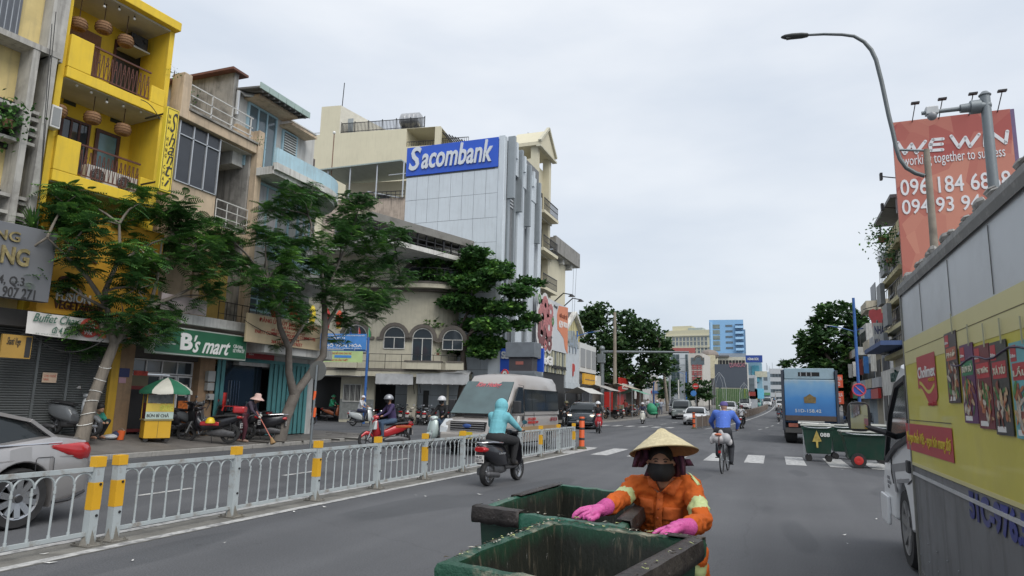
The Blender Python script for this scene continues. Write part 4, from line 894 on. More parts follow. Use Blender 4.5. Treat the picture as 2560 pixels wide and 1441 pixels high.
Sb=thing('bank_foot_sign','blue sign with white letters Sacombank at the foot of the bank front','sign',FL_.o,0)
zt_,zb_=FL_.P(1265,872)[1],FL_.P(1265,930)[1];xe_=a[1]+2.2
bx('board',M('bank_blue',(.02,.09,.52)),Sb,a[0],-.1,zb_,xe_,.1,zt_);bx('white_jamb',panelm,Sb,a[0]-.9,-.05,zb_-.3,a[0]-.003,.4,zt_+.2)
text(Sb,'Sacombank',a[0]+.08,xe_-.2,zb_+.55*(zt_-zb_),zb_+.88*(zt_-zb_),-.1,letw,depth=.08,bold=.05)
UC=thing('equipment_tower','boxy dark grey equipment cabinet on a stepped base above the white van roof','cabinet',FL_.o+Vector((FL_.P(1308,900,1.5)[0],-1.5,0)),0)
um=M('cabinet_grey',(.16,.18,.20),.5,.2,dirt=.2);q=FL_.P
zz=[q(1308,y,1.5)[1]for y in(945,932,925,895,858)]
bx('base',um,UC,-.9,-.6,.15,.9,.6,zz[0],bevel=.02)
for k,ww in enumerate((1.1,1.0)):bx('step',um,UC,-ww,-.7,zz[0]+.003+k*.2,ww,.7,zz[0]+.19+k*.2,bevel=.01)
bx('dark_core',M('core_dark',(.05,.045,.05),.5),UC,-.75,-.5,zz[0]+.4,.75,.5,zz[3]);bx('hood',um,UC,-.95,-.65,zz[3]+.003,.95,.65,zz[4],bevel=.02);bx('plate',M('plate_red',(.3,.1,.08),.6),UC,-.3,-.52,zz[3]-.45,.2,-.505,zz[3]-.25)
bx('entrance_dark',glassd,bf,.1,.35,0,yE,.4,3.4)
for c in list(bf.children):mb_=Matrix.LocRotScale(Vector(bf.location)-Vector(bank.location),bf.rotation_euler,None)@c.matrix_basis;c.parent=bank;c.matrix_basis=mb_
bpy.data.objects.remove(bf)

#left side beyond the bank
def grid_windows(par,x0,x1,z0,z1,nx,nz,w,h,y,mat,frame=None,name='window',proud=.03):
 me=MB().box(-w/2,-proud,-h/2,w/2,0,h/2).mesh(name,mat);fm=None
 if frame:
  m_=MB();t=min(w,h)*.12
  m_.box(-w/2-t,-proud-.04,-h/2-t,-w/2,-.002,h/2+t);m_.box(w/2,-proud-.04,-h/2-t,w/2+t,-.002,h/2+t);m_.box(-w/2,-proud-.04,h/2,w/2,-.002,h/2+t);m_.box(-w/2,-proud-.04,-h/2-t,w/2,-.002,-h/2);m_.box(-t/3,-proud-.04,-h/2,t/3,-proud-.001,h/2);fm=m_.mesh('frame',frame)
 for i in range(nx):
  for j in range(nz):
   o=link(name,me,par);o.location=(x0+(x1-x0)*(i+.5)/nx,y,z0+(z1-z0)*(j+.5)/nz)
   if fm:link('frame',fm,o)
FQ=Plane(-17.3,42.0,90.0)
yb=yE+.05
G_=ft(FQ,'gable_tower_house','narrow cream townhouse with a steep gable top and black balcony rails, right behind the bank','building')
gx0=yb+.3;gx1=FQ.P(1377,480)[0];gz=FQ.P(1362,385)[1];gap=FQ.P(1357,330)[1]
w=MB();w.box(gx0,.6,0,gx1,9,gz-1.0);w.box(gx0,0,0,gx0+.5,.6,gz);w.box(gx1-.5,0,0,gx1,.6,gz);w.build('wall',cream2,G_)
w=MB();w.prism([(gx0-.3,gz),(gx1+.3,gz),(gx1+.3,gz+.3),((gx0+gx1)/2,gap+.3),(gx0-.3,gz+.3)],-.25,2.5);w.build('gable',cream2,G_,fix=True)
w=MB();w.bar((gx0-.4,-.3,gz+.3),((gx0+gx1)/2,-.3,gap+.5),.25,.2);w.bar((gx1+.4,-.3,gz+.3),((gx0+gx1)/2,-.3,gap+.5),.25,.2);w.box(gx0-.4,-.4,gz-.15,gx1+.4,-.0,gz);w.build('cornice',M('cornice',(.5,.48,.38),.8),G_)
bx('side_roof_wall',cream2,G_,gx0,2.6,gz-1,gx0+.3,9,gz+.0)
w=MB();w.box(gx0-.02,4,gz-3.2,gx0-.001,7.5,gz-.8);w.build('side_opening',glassd,G_)
for k in range(6):
 z=4.5+k*3.1
 if z+3>gz:break
 bx('balcony_slab',cream2,G_,gx0-.1,-.7,z-.25,gx1+.1,.59,z);bx('window',glassd,G_,gx0+.6,.5,z+.05,gx1-.7,.598,z+2.3);railing(G_,gx0,gx1,z+.05,z+1,-.65,blackm,14,.03,(.5,));bx('moulding',M('cornice',(.5,.48,.38)),G_,gx0-.14,-.1,z-.4,gx1+.14,-.003,z-.27)
s_,z_=FQ.P(1320,345,-3);T=thing('satellite_dish','grey satellite dish on the roof edge beside the cream gable','satellite dish',onX(1322,345,-19),PI/2)
MB().lathe([(.01,0),(.25,.03),(.45,.12),(.47,.13),(.25,.06)],16,(0,0,0),(0,-1,.4)).build('dish',M('dish_grey',(.3,.3,.3),.6),T,50);MB().bar((0,0,-.9),(0,0,0),.06).build('mount',blackm,T)
I_=ft(FQ,'overhang_building','cream building with a big raw concrete cantilevered roof parapet pointing over the street','building')
ix0=gx1+.1;ix1=FQ.P(1412,700)[0]+.8;iz=FQ.P(1395,650)[1]
bx('wall',cream2,I_,ix0,.2,0,ix1,9,iz)
oz0=FQ.P(1372,625,.5)[1];
bigc=M('raw_concrete',(.26,.255,.24),.9,var=.12,dirt=.4,streak=.5)
oe=FQ.P(1450,650,.5)[0];zt_=(FQ.P(1385,590,.5)[1]+FQ.P(1450,632,.5)[1])/2;zb_=(FQ.P(1385,628,.5)[1]+FQ.P(1450,668,.5)[1])/2
bx('parapet_beam',bigc,I_,ix0,-.5,zb_,oe,-.25,zt_);bx('parapet_beam',bigc,I_,ix0,-.248,zb_+.3,ix0+.3,6,zt_-.1);bx('parapet_beam',bigc,I_,oe-.3,-.248,zb_,oe,6,zt_-.003)
bx('soffit_slab',M('soffit_pale',(.42,.42,.40),.9),I_,ix0+.31,-.248,zb_-.05,oe-.31,6,zb_+.2)
for k in range(3):bx('cantilever',M('soffit_pale',(.42,.42,.4)),I_,ix0+.5+k*2.6,-.2,zb_-.5,ix0+1.0+k*2.6,1,zb_-.053)
FX=Plane(-16.5,42.0,90.0)
a=FX.R(1341,1415,755,865);bz0=FX.P(1378,876)[1];bz1=FX.P(1378,752)[1]
R_=ft(FX,'food_billboard','printed billboard of red meat plates with orange patch and price 69,000','billboard')
bx('board',M('bb_white',(.52,.54,.56),.5,var=.05,scale=1),R_,a[0],-.15,bz0,a[1],.05,bz1)
W=a[1]-a[0];H=bz1-bz0;pp=lambda u,v:(a[0]+u*W,bz0+v*H)
org=M('bb_orange',(.62,.20,.09),.5,var=.05);m_=MB();m_.prism([pp(*q)for q in((.62,.45),(.6,.75),(.66,.95),(1,1),(1,.0),(.9,.1),(.85,.3),(.72,.4))],-.17,-.151);m_.build('orange_patch',org,R_,fix=True)
plm=[M('plate_white',(.6,.58,.56),.4),M('meat_red',(.40,.13,.13),.5,var=.5,scale=9),M('meat_dark',(.16,.05,.05),.5,var=.4,scale=9),M('herb',(.08,.2,.06),.5)]
for(u,v,r,c)in((.2,.82,.11,1),(.38,.75,.09,1),(.12,.58,.15,1),(.33,.42,.12,1),(.1,.28,.14,2),(.35,.12,.09,2),(.45,.58,.05,3),(.22,.06,.06,1),(.02,.92,.05,3)):
 x,z=pp(u,v);m_=MB();m_.mat(0).lathe([(.01,0),(r*W*1.15,0),(r*W*1.2,.01)],16,(x,-.155,z),(0,-1,0))
 m_.mat(c)
 for k in range(9):an=k*2*PI/9;m_.ball((x+r*W*.6*math.cos(an),-.18,z+r*W*.6*math.sin(an)),(r*W*.34,.015,r*W*.34),8,5)
 m_.build('plate_print',plm,R_)
for s,u0,u1,v0,v1,c in(('GIÁ CHỈ TỪ',.68,.97,.72,.82,M('brown_t',(.2,.05,.02))),('69',.66,.8,.5,.66,whl),('000',.82,.98,.54,.66,whl),('Gogi',.48,.6,.86,.93,darkl)):
 x0_,z0_=pp(u0,v0);x1_,z1_=pp(u1,v1);text(R_,s,x0_,x1_,z0_,z1_,-.175,c,depth=.02,bold=.03)
for u in(.55,.9):x,z=pp(u,1);MB().tube([(x,0,z),(x,-.8,z+.7),(x,-1.5,z+.55)],.05,6).build('lamp_arm',blackm,R_);MB().lathe([(.05,.1),(.3,-.1)],10,(x,-1.5,z+.5)).build('lamp_shade',blackm,R_)
S2=ft(FX,'grill_restaurant_front','striped slat fascia with black GoGi lettering over a dark entrance','shopfront')
a=FX.R(1340,1412,885,925);sz0,sz1=FX.P(1376,932)[1],bz0-.05;n=22
for i in range(n):
 x=a[0]+(a[1]-a[0])*i/n;bx('slat',[M('slat_cream',(.42,.41,.3),.7),M('slat_grey',(.16,.18,.18),.6)][i%3==1],S2,x+.03,-.05-.06*(i%2),sz0,x+(a[1]-a[0])/n-.03,.05,sz1)
bx('backing',blackm,S2,a[0],.06,0,a[1],.3,sz1)
W=a[1]-a[0];text(S2,'GoGi',a[0]+.05*W,a[0]+.45*W,sz0+.3*(sz1-sz0),sz0+.72*(sz1-sz0),-.15,whl,depth=.1,bold=.05);text(S2,'KOREAN GRILL',a[0]+.46*W,a[0]+.98*W,sz0+.2*(sz1-sz0),sz0+.36*(sz1-sz0),-.15,darkl,depth=.08,bold=.03)
MB().lathe([(.01,0),(.5,0),(.5,.05)],14,(a[0]+.1*W,-.16,sz1-.9),(0,-1,0)).build('bull_logo',darkl,S2)
FY=Plane(-16.6,42.0,90.0)
def P0(px,py,F=FY):return F.P(px,py)
Y1=ft(FY,'yellow_gable_house','small striped yellow house with a white edged gable roof between billboard and trees','building')
ya=FY.P(1412,850,-3)[0];ybb=FY.P(1449,850,-3)[0];ze_=FY.P(1432,828,-3)[1];zap=FY.P(1432,790,-3)[1]
w=MB();w.prism([(ya,4),(ybb,4),(ybb,ze_),((ya+ybb)/2,zap),(ya,ze_)],3,12);w.build('wall',M('pale_yellow',(.55,.50,.27),.8,var=.06,streak=.3),Y1,fix=True)
w=MB();w.bar((ya-.6,2.8,ze_-.2),((ya+ybb)/2,2.8,zap+.3),.5,.3);w.bar((ybb+.6,2.8,ze_-.2),((ya+ybb)/2,2.8,zap+.3),.5,.3);w.build('gable_trim',whitep,Y1)
w=MB();w.add([(ya-.6,2.8,ze_-.1),((ya+ybb)/2,2.8,zap+.4),((ya+ybb)/2,12,zap+.4),(ya-.6,12,ze_-.1)],[(0,1,2,3)]);w.add([(ybb+.6,2.8,ze_-.1),((ya+ybb)/2,2.8,zap+.4),((ya+ybb)/2,12,zap+.4),(ybb+.6,12,ze_-.1)],[(0,1,2,3)]);w.build('roof',M('dark_tile',(.1,.09,.085),.8),Y1)
for i in range(5):x=ya+.4+i*(ybb-ya-.8)/4;bx('board',M('yellow_board',(.45,.38,.16)),Y1,x-.06,2.9,4,x+.06,2.998,ze_-.3)
W1=ft(FY,'white_logo_shop','grey white shop front with an arched dormer and red mark, left of the orange sign','shopfront')
x0,x1=FY.P(1412,900)[0]+.05,FY.P(1447,900)[0];z0_,z1_=FY.P(1430,958)[1],FY.P(1430,868)[1]
bx('facade',M('shop_white',(.46,.50,.53),.6,var=.08,dirt=.2),W1,x0,-.05,z0_,x1,.2,z1_);bx('lower_band',M('shop_white2',(.40,.44,.47),.6),W1,x0-.1,-.1,z0_-.5,x1+.1,.1,z0_-.01);bx('entrance',glassd,W1,x0,.1,0,x1,.3,z0_-.51)
xm=(x0+x1)/2;w=MB();w.prism([(x0+.8,z1_),(x1-.4,z1_),(xm+.3,z1_+1.5)],-.1,1.5);w.build('dormer',M('dormer_grey',(.22,.25,.26),.6),W1,fix=True)
text(W1,'HV',xm-1.2,xm+1.6,z0_+2.6,z0_+4.2,-.06,M('pale_letter',(.25,.30,.36)),depth=.05);text(W1,'P',xm-.1,xm+.6,z0_+.6,z0_+1.7,-.06,rl_,depth=.05,bold=.08)
V1=ft(FY,'vent_block_building','white building with rows of ventilation blocks above an orange sign','building')
x0,x1=FY.P(1449,900)[0],FY.P(1490,900)[0];z0_,z1_=FY.P(1468,932)[1],FY.P(1468,862)[1]
bx('wall',M('vent_white',(.55,.56,.55),.8,var=.04),V1,x0,.0,z0_,x1,8,z1_)
me=MB().box(-.28,-.04,-.07,.28,0,.07).mesh('vent_block',M('vent_shadow',(.26,.27,.28),.8))
for i in range(3):
 for c in range(4):
  for j in range(13):o=link('vent_block',me,V1);o.location=(x0+.6+i*(x1-x0)/3+c*.66*(x1-x0)/11.5,-.001,z0_+.5+j*(z1_-z0_-1)/12.5)
bx('lower_wall',M('shop_grey',(.25,.25,.25)),V1,x0,.3,0,x1,6,z0_-.01)
O1=ft(FY,'orange_sign','orange yellow sign with dark lettering and a slanted white end panel','sign');a=FY.R(1450,1478,938,962);z0o,z1o=FY.P(1464,962)[1],FY.P(1464,936)[1]
bx('board',M('orange_sign',(.62,.33,.02),.5),O1,a[0],-.4,z0o,a[1],-.2,z1o);text(O1,'BƯU ĐIỆN VIỆT NAM',a[0]+.3,a[1]-.3,z0o+.4,z1o-.5,-.4,M('navy_t',(.05,.06,.15)),depth=.03,bold=.02)
w=MB();w.prism([(a[1]+.05,z0o-.2),(x1+.5,z0o-.2),(x1+.5,z1o),(a[1]+.9,z1o)],-.4,-.2);w.build('end_panel',whitep,O1,fix=True);bx('lower_banner',M('pale_banner',(.42,.44,.5),.6,var=.3,scale=6),O1,a[0]-.1,-.3,z0o-1.6,a[1]-1,-.2,z0o-.3)
rng=random.Random(12)
def stall(px,py,w_,d_,h_,col,lab,rz=PI/2):
 p=gnd(px,py,.14);T=thing('market_stall',lab,'market stall',p,rz,'market stalls under canvas');m_=MB()
 m_.loft([[(x-w_/2,y,z)for x in(0,w_*.5,w_)]for y,z in((-d_/2,h_-.5),(0,h_),(d_/2,h_-.5))],close=False);m_.build('canvas',col,T,60)
 for sx in(-1,1):
  for sy in(-1,1):MB().bar((sx*w_*.47,sy*d_*.47,0),(sx*w_*.47,sy*d_*.47,h_-.5),.05).build('post',steel,T)
 bx('counter',M('counter_brown',(.16,.11,.07),.8),T,-w_*.4,-.3,0,w_*.4,.4,.8)
 for k in range(5):bx('goods_box',M('goods_%d'%(k%4),[(.3,.1,.05),(.1,.2,.08),(.4,.35,.3),(.08,.1,.2)][k%4],.7),T,-w_*.38+k*w_*.15,-.25,.803,-w_*.38+k*w_*.15+w_*.12,.2,.803+rng.uniform(.15,.4))
tan_c=M('tan_canvas',(.36,.32,.25),.85,var=.1);grey_c=M('grey_canvas2',(.33,.32,.30),.85,var=.1)
stall(1500,1046,4.5,3,3.0,grey_c,'grey peaked canvas stall left of the tall camera mast pole')
stall(1553,1042,4.5,3.2,3.2,tan_c,'tan canvas stall behind the tall concrete pole')
stall(1585,1038,4,3,2.7,M('green_canvas',(.12,.28,.2),.8),'low green edged stall roof under the big dark tree')
stall(1462,1050,5,2.2,2.7,M('white_canvas',(.5,.5,.48),.8),'long low white canvas stall beside the blue lamp post')
Rd=thing('red_shop_sign','tall red shop sign with white and orange lettering under the trees','sign',onX(1558,1030,-17.5),PI/2);Rd.location.z=hill(Rd.location.y)
zt_=(onX(1558,946,-17.5)).z-Rd.location.z;zb_=(onX(1558,982,-17.5)).z-Rd.location.z
bx('board',redp,Rd,-2.5,-.2,zb_,2.5,.1,zt_);bx('white_panel',whitep,Rd,-1.5,-.23,zb_+.4,1.8,-.201,zt_-.7);text(Rd,'A1',-1.2,1.4,zb_+.6,zt_-1,-.23,rl_,depth=.04,bold=.04);bx('shop_wall',redp,Rd,-3,.3,-.2,3,2,zb_)
Sh=thing('shed_row','low grey shed row with tin roof behind the market stalls and trees','building',(-20.5,78,1.0),PI/2)
bx('wall',M('shed_grey',(.30,.29,.27),.85,dirt=.5),Sh,-10,0,-1,42,5,3.2);m_=MB();m_.add([(-10.3,-1.5,3.0),(42,-1.5,3.0),(42,5,4.6),(-10.3,5,4.6)],[(0,1,2,3)]);m_.build('roof',M('shed_roof',(.2,.2,.19),.8,var=.2),Sh)
bx('white_hoarding',M('hoard_white',(.5,.5,.49),.7),Sh,22,-1.6,1.4,36,-1.5,3.1)
#far end of the street
def far(pl,pr,pt,Y,dep,mat,name,lab,head=0.0,pbase=1000,ky=None):
 c=(pl+pr)/2;p=onY(c,(pt+pbase)/2,Y);F=Plane(p.x,p.y,head);x0,x1=F.P(pl,(pt+pbase)/2)[0],F.P(pr,(pt+pbase)/2)[0];z1=F.P(c,pt)[1]
 T=thing(name,lab,'building',F.o,F.h);bx('wall',mat,T,x0,0,-4,x1,dep,z1);return T,F,x0,x1,z1
hc=M('hotel_cream',(.56,.53,.38),.8,var=.05);hgl=M('far_glass',(.12,.15,.17),.2,var=.2,scale=.4)
T,F,x0,x1,z1=far(1665,1778,826,250,14,hc,'hotel_block','long cream hotel block with rows of arched windows far down the road',-8)
zz=F.P(1720,900)[1]
grid_windows(T,x0+1,x1-1,zz,z1-2.4,11,5,.8,1.3,0,hgl,M('hotel_frame',(.5,.52,.5)))
for k in range(2):bx('cornice',M('hotel_trim',(.58,.55,.42)),T,x0-.2,-.4,z1-2.2-k*4.2,x1+.2,-.003,z1-1.8-k*4.2)
for i in range(12):xx=x0+1+(x1-x0-2)*i/11;bx('pilaster',M('hotel_trim',(.58,.55,.42)),T,xx-.22,-.2,0,xx+.22,-.004,z1-6.5)
bx('roof_box',hc,T,x0+2,2,z1,x0+9,8,z1+1.8);bx('roof_band',M('hotel_grey',(.35,.4,.38)),T,x0+8,1,z1+.01,x1-3,6,z1+.9)
T2=thing('red_letter_sign','row of red rooftop letters in front of the cream hotel','sign',F.o+Vector((0,-60,0)),F.h);
Fr_=Plane(F.o.x,190,0);a=Fr_.R(1676,1738,872,880);T2.location=Fr_.o;T2.rotation_euler=(0,0,0);bx('board',M('red_tile',(.35,.10,.09),.7),T2,a[0],0,a[2]-.3,a[1],.5,a[3]+.2)
bt_=M('tower_blue',(.22,.42,.66),.7,var=.05);bt2=M('tower_blue_light',(.32,.54,.78),.7,var=.04)
T,F,x0,x1,z1=far(1775,1861,800,225,16,bt_,'blue_tower','ten storey light blue tower block far down the road',4)
zb_=F.P(1818,884)[1];Wd=x1-x0;Hh_=z1-zb_
bx('bay',bt2,T,x0+.3,-.3,zb_-6,x0+.1*Wd,-.003,z1-.6)
for k in range(5):
 z=zb_+Hh_*(.08+.165*k);bx('stair_glass',M('tower_glass',(.2,.24,.22),.15,var=.35,scale=.6),T,x0+.08*Wd,-.12,z,x0+.31*Wd,-.004,z+Hh_*.12)
 me_=None
 for c in range(5):bx('window',hgl,T,x0+(.48+.042*c)*Wd,-.1,z+Hh_*.05,x0+(.515+.042*c)*Wd,-.004,z+Hh_*.11)
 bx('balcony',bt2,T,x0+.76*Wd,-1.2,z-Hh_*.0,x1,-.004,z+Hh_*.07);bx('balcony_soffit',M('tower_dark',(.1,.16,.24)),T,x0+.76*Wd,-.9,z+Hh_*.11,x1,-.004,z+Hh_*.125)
bx('side_stack',M('tower_dark2',(.14,.24,.36)),T,x1+.01,1,-4,x1+.6,14,z1-3)
bx('podium',M('podium_grey',(.25,.3,.36)),T,x0+3,-.6,zb_-2.4,x1+.5,-.35,zb_)
T,F,x0,x1,z1=far(1660,1722,882,140,10,M('office_white',(.46,.50,.53),.6,var=.05),'glass_office','grey white office block with tall dark glass strips behind the camera mast arm',6)
for k,(u0,u1)in enumerate(((.30,.48),(.50,.63),(.88,.97))):
 for j in range(7):bx('glass_pane',M('office_dark',(.06,.09,.10),.12,var=.4,scale=.7),T,x0+u0*(x1-x0),-.1,z1-1.4-j*1.15,x0+u1*(x1-x0),-.003,z1-.35-j*1.15)
for j in range(6):bx('band',M('office_band',(.26,.29,.32)),T,x0+.66*(x1-x0),-.05,z1-1.2-j*1.3,x0+.86*(x1-x0),-.003,z1-1.12-j*1.3)
T,F,x0,x1,z1=far(1722,1758,884,135,9,M('pale_block',(.52,.50,.46),.8,var=.06),'red_character_building','pale building with three stacked dark red characters on its front',-4)
for k,c in enumerate('味味味'):
 z=F.P(1728,918+k*15)[1];g=MB();s_=.95
 for q in(-.35,0,.35):g.box(x0+.6,-.12,z+q*s_-.07,x0+.6+2*s_,-.003,z+q*s_+.07)
 for q in(.2,1.0,1.7):g.box(x0+.6+q,-.13,z-.5*s_,x0+.6+q+.15,-.004,z+.5*s_)
 g.build('red_character',M('char_red',(.35,.08,.08)),T)
bx('window',hgl,T,x0+.5,-.1,z1-2.2,x0+3,-.003,z1-.8);arch(1746,892,905,.55,F=F,par=T)
for j in range(3):bx('window',hgl,T,x1-1.6,-.1,z1-5-j*2.2,x1-1.1,-.003,z1-3.8-j*2.2)
T,F,x0,x1,z1=far(1756,1788,888,150,9,M('wall_cream3',(.56,.51,.36),.85,var=.06,dirt=.2),'blank_cream_wall','blank cream gable wall with a rusty roof dome left of the dark screen');MB().ball(((x0+x1)/2,3,z1+.2),(2,2,1.2),12,8).build('roof_dome',M('dome_rust',(.2,.17,.15)),T)
bx('lean_to',M('leanto_dark',(.1,.1,.1)),T,x0+1,-2,2,x1,-.01,F.P(1772,947)[1])
T,F,x0,x1,z1=far(1785,1870,893,165,9,M('screen_house',(.50,.48,.40),.85,dirt=.4),'screen_building','shabby pale rooftop terrace building behind the dark screen')
grid_windows(T,x0+.5,x1-.5,z1-2.3,z1-.4,9,1,.6,1.2,0,glassd);bx('roof_slab',M('roofline_dark',(.12,.12,.12)),T,x0-.3,-.6,z1,x1-4,4,z1+.35)
Fl=Plane(onY(1828,940,118).x,118,0);a=Fl.R(1787,1868,911,972);T=thing('led_screen','large dark switched-off LED screen above a green hoarding','screen',Fl.o,0)
zt_,zb_=Fl.P(1828,911)[1],Fl.P(1828,970)[1];bx('panel',M('led_dark',(.075,.09,.115),.5,var=.03),T,a[0],0,zb_,a[1],.6,zt_);bx('side_edge',whitep,T,a[1]+.02,0,zb_-.3,a[1]+.2,.6,zt_+.2)
text(T,'QUANGCAO',a[0]+.46*(a[1]-a[0]),a[0]+.95*(a[1]-a[0]),zt_-.6,zt_+.25,-.01,M('pink_t',(.5,.2,.25)),depth=.05)
for u in(.15,.85):MB().bar((a[0]+u*(a[1]-a[0]),.3,hill(118)-.2),(a[0]+u*(a[1]-a[0]),.3,zb_),.35).build('leg',steel,T)
a=Fl.R(1790,1872,971,1000);T=thing('green_hoarding','green slatted hoarding wall below the dark screen','hoarding',Fl.o+Vector((0,-1,0)),0);n=18;z0_=hill(117)
for i in range(n):bx('panel',M('hoarding_green',(.07,.14,.05),.7,var=.2),T,a[0]+(a[1]-a[0])*i/n+.02,-.03*(i%2),z0_,a[0]+(a[1]-a[0])*(i+1)/n-.02,.05,zb_-.15)
for k,(px,top,bot,w_)in enumerate(((1799,931,990,1.0),(1861,957,990,.7))):
 p=onY(px,bot,112);zt2=onY(px,top,112).z;T=thing('arch_lamp_frame',['taller','shorter'][k]+' white pointed arch light frame standing before the dark screen','street ornament',(p.x,112,hill(112)),0,'white arch frames by the screen')
 h=zt2-hill(112);g=MB()
 for s_ in(-1,1):g.tube([(s_*w_,0,0),(s_*w_,0,h*.6),(s_*w_*.7,0,h*.85),(0,0,h)],.035,5);g.tube([(s_*w_*.55,0,h*.3),(s_*w_*.5,0,h*.7),(0,0,h*.95)],.02,4)
 g.build('frame',M('frame_white',(.34,.37,.39),.5),T)
Fl=Plane(onY(1885,900,150).x,150,0);a=Fl.R(1864,1906,891,904);T=thing('blue_roof_billboard','dark blue rooftop billboard with white letters right of the blue tower','billboard',Fl.o,0)
bx('board',M('bb_navy',(.02,.06,.28),.5),T,a[0],0,a[2]-.2,a[1],.4,a[3]+.2);text(T,'HÙNG ĐỨC',a[0]+.12*(a[1]-a[0]),a[0]+.78*(a[1]-a[0]),a[2]+.25,a[3]-.2,-.01,whl,depth=.05,bold=.03)
T,F,x0,x1,z1=far(1868,1905,905,152,10,M('cyan_block',(.22,.38,.48),.8,var=.1),'cyan_house','pale cyan house under the navy rooftop billboard');bx('teal_panel',M('teal_panel',(.08,.3,.4),.6),T,x0+1,-.3,z1-4.2,x1-.5,-.01,z1-.8);bx('cream_sign',M('cream_sgn',(.5,.5,.4)),T,x0+1.6,-.5,z1-3.2,x0+4,-.31,z1-2)
T,F,x0,x1,z1=far(1923,1962,922,240,12,M('far_white',(.50,.52,.53),.8,var=.06),'white_block','white block with roof aerials far down the street beside the blue truck');grid_windows(T,x0+.5,x1-.5,z1-11,z1-1,4,4,1.5,1.1,0,hgl)
g=MB();rng=random.Random(3)
for i in range(16):x=x0-4+rng.uniform(0,14);g.bar((x,3,z1-.5),(x,3,z1+rng.uniform(.8,3)),.12)
g.build('aerial',steel,T)
cols=[(.42,.45,.48),(.50,.47,.36),(.36,.44,.50),(.48,.48,.47),(.40,.33,.27),(.45,.5,.52)]
names=['grey','cream','bluish','white','brownish','silver']
for k,(pl,pr,pt,Y)in enumerate(((1868,1890,938,125),(1886,1906,926,170),(1903,1926,930,200),(1896,1915,946,215),(1912,1930,950,250),(1955,1990,940,280),(1984,2030,950,240),(2160,2200,890,130),(2130,2170,900,150),(1590,1632,935,190),(1630,1668,948,175))):
 T,F,x0,x1,z1=far(pl,pr,pt,Y,10,M('far_%d'%(k%6),cols[k%6],.8,var=.08,dirt=.25),'narrow_house',names[k%6]+' narrow house in the distance, '+['right of the dark screen','under the navy billboard','below the roof aerials','low in the far row','at the end of the far row','behind the blue truck top','behind the right trees','beside the right building row','behind the right lamp posts','through the gap under the big left tree','low, just left of the grey white office block'][k])
 grid_windows(T,x0+.3,x1-.3,hill(Y)+3,z1-.6,max(1,int((x1-x0)/2)),max(2,int((z1-hill(Y))/3.2)),1.0,1.2,0,hgl)
 bx('shop_band',M('shopband_%d'%(k%3),[(.3,.05,.04),(.05,.12,.3),(.1,.25,.12)][k%3]),T,x0+.1,-.4,hill(Y)+2.2,x1-.1,-.01,hill(Y)+2.9)
for k,(px,py,col,s)in enumerate(((1877,986,(.6,.55,.03),'yellow'),(1893,985,(.15,.5,.7),'light blue'))):
 p=onY(px,py,125);T=thing('street_banner',s+' banner board over the distant traffic','sign',(p.x,125,hill(125)),0);bx('board',M('ban_%d'%k,col,.5),T,-1.1,0,p.z-hill(125)-.8,1.1,.1,p.z-hill(125)+.9);MB().bar((0,.1,0),(0,.1,p.z-hill(125)-.5),.1).build('post',steel,T)
 if k==0:text(T,'BÁN\nNHÀ',-.8,.8,p.z-hill(125)-.6,p.z-hill(125)+.7,-.01,darkl,depth=.02,bold=.04)
#right side row
FRt=Plane(7.3,42.2,-90.0)
Q=ft(FRt,'balcony_apartment_row','yellow apartment front with cluttered balconies and plants behind the white truck','building')
za=FRt.P(2225,560)[1];xn,xf=-.2,FRt.P(2216,640)[0]
yw=M('pale_yellow_front',(.52,.47,.27),.85,dirt=.3,streak=.4)
top=FRt.P(2228,575)[1]
bx('wall',yw,Q,xf,0,4.3,0,8,top)
nfl=5;fh=(top-5)/nfl
for k in range(nfl):
 z=5+k*fh;bx('slab',yw,Q,xf-.05,-.5,z-.25,-.05,-.003,z)
 for j in range(2):x=xf+.3+j*(abs(xf)-.4)/2;bx('window',glassd,Q,x,-.06,z+.6,x+(abs(xf)-1)/2.6,-.003,z+fh-.8)
 bx('cage',M('cage_grey',(.22,.23,.23),.6),Q,xf+.2+(k%2)*2,-.75,z+.1,xf+1.9+(k%2)*2,-.503,z+1.4)if k<4 else None
 railing(Q,xf,-.2,z+.02,z+.85,-.48,blackm,12,.02)
bx('white_lower',whitep,Q,xf-5,-.1,0,.0,6,4.28)
bx('shed_roof',M('tin_grey',(.2,.2,.2),.7),Q,xf-.3,-.6,top+.9,-.5,4,top+1.1);
for x in(xf-.1,-.7):bx('roof_post',steel,Q,x,-.3,top,x+.1,-.2,top+.9)
bx('blue_awning',M('awning_blue',(.06,.10,.22),.7),Q,xf-.3,-1.6,5.2,-.3,-.12,5.45)
green_s=M('dull_green_letters',(.05,.12,.10),.6);text(Q,'PHÒNG KHÁM',xf-.2,-.4,3.4,4.1,-.12,green_s,depth=.1,bold=.03)
for k in range(4):bx('lower_window',glassd,Q,xf-4.2+k*2.2,-.14,.9,xf-2.6+k*2.2,-.102,2.6)
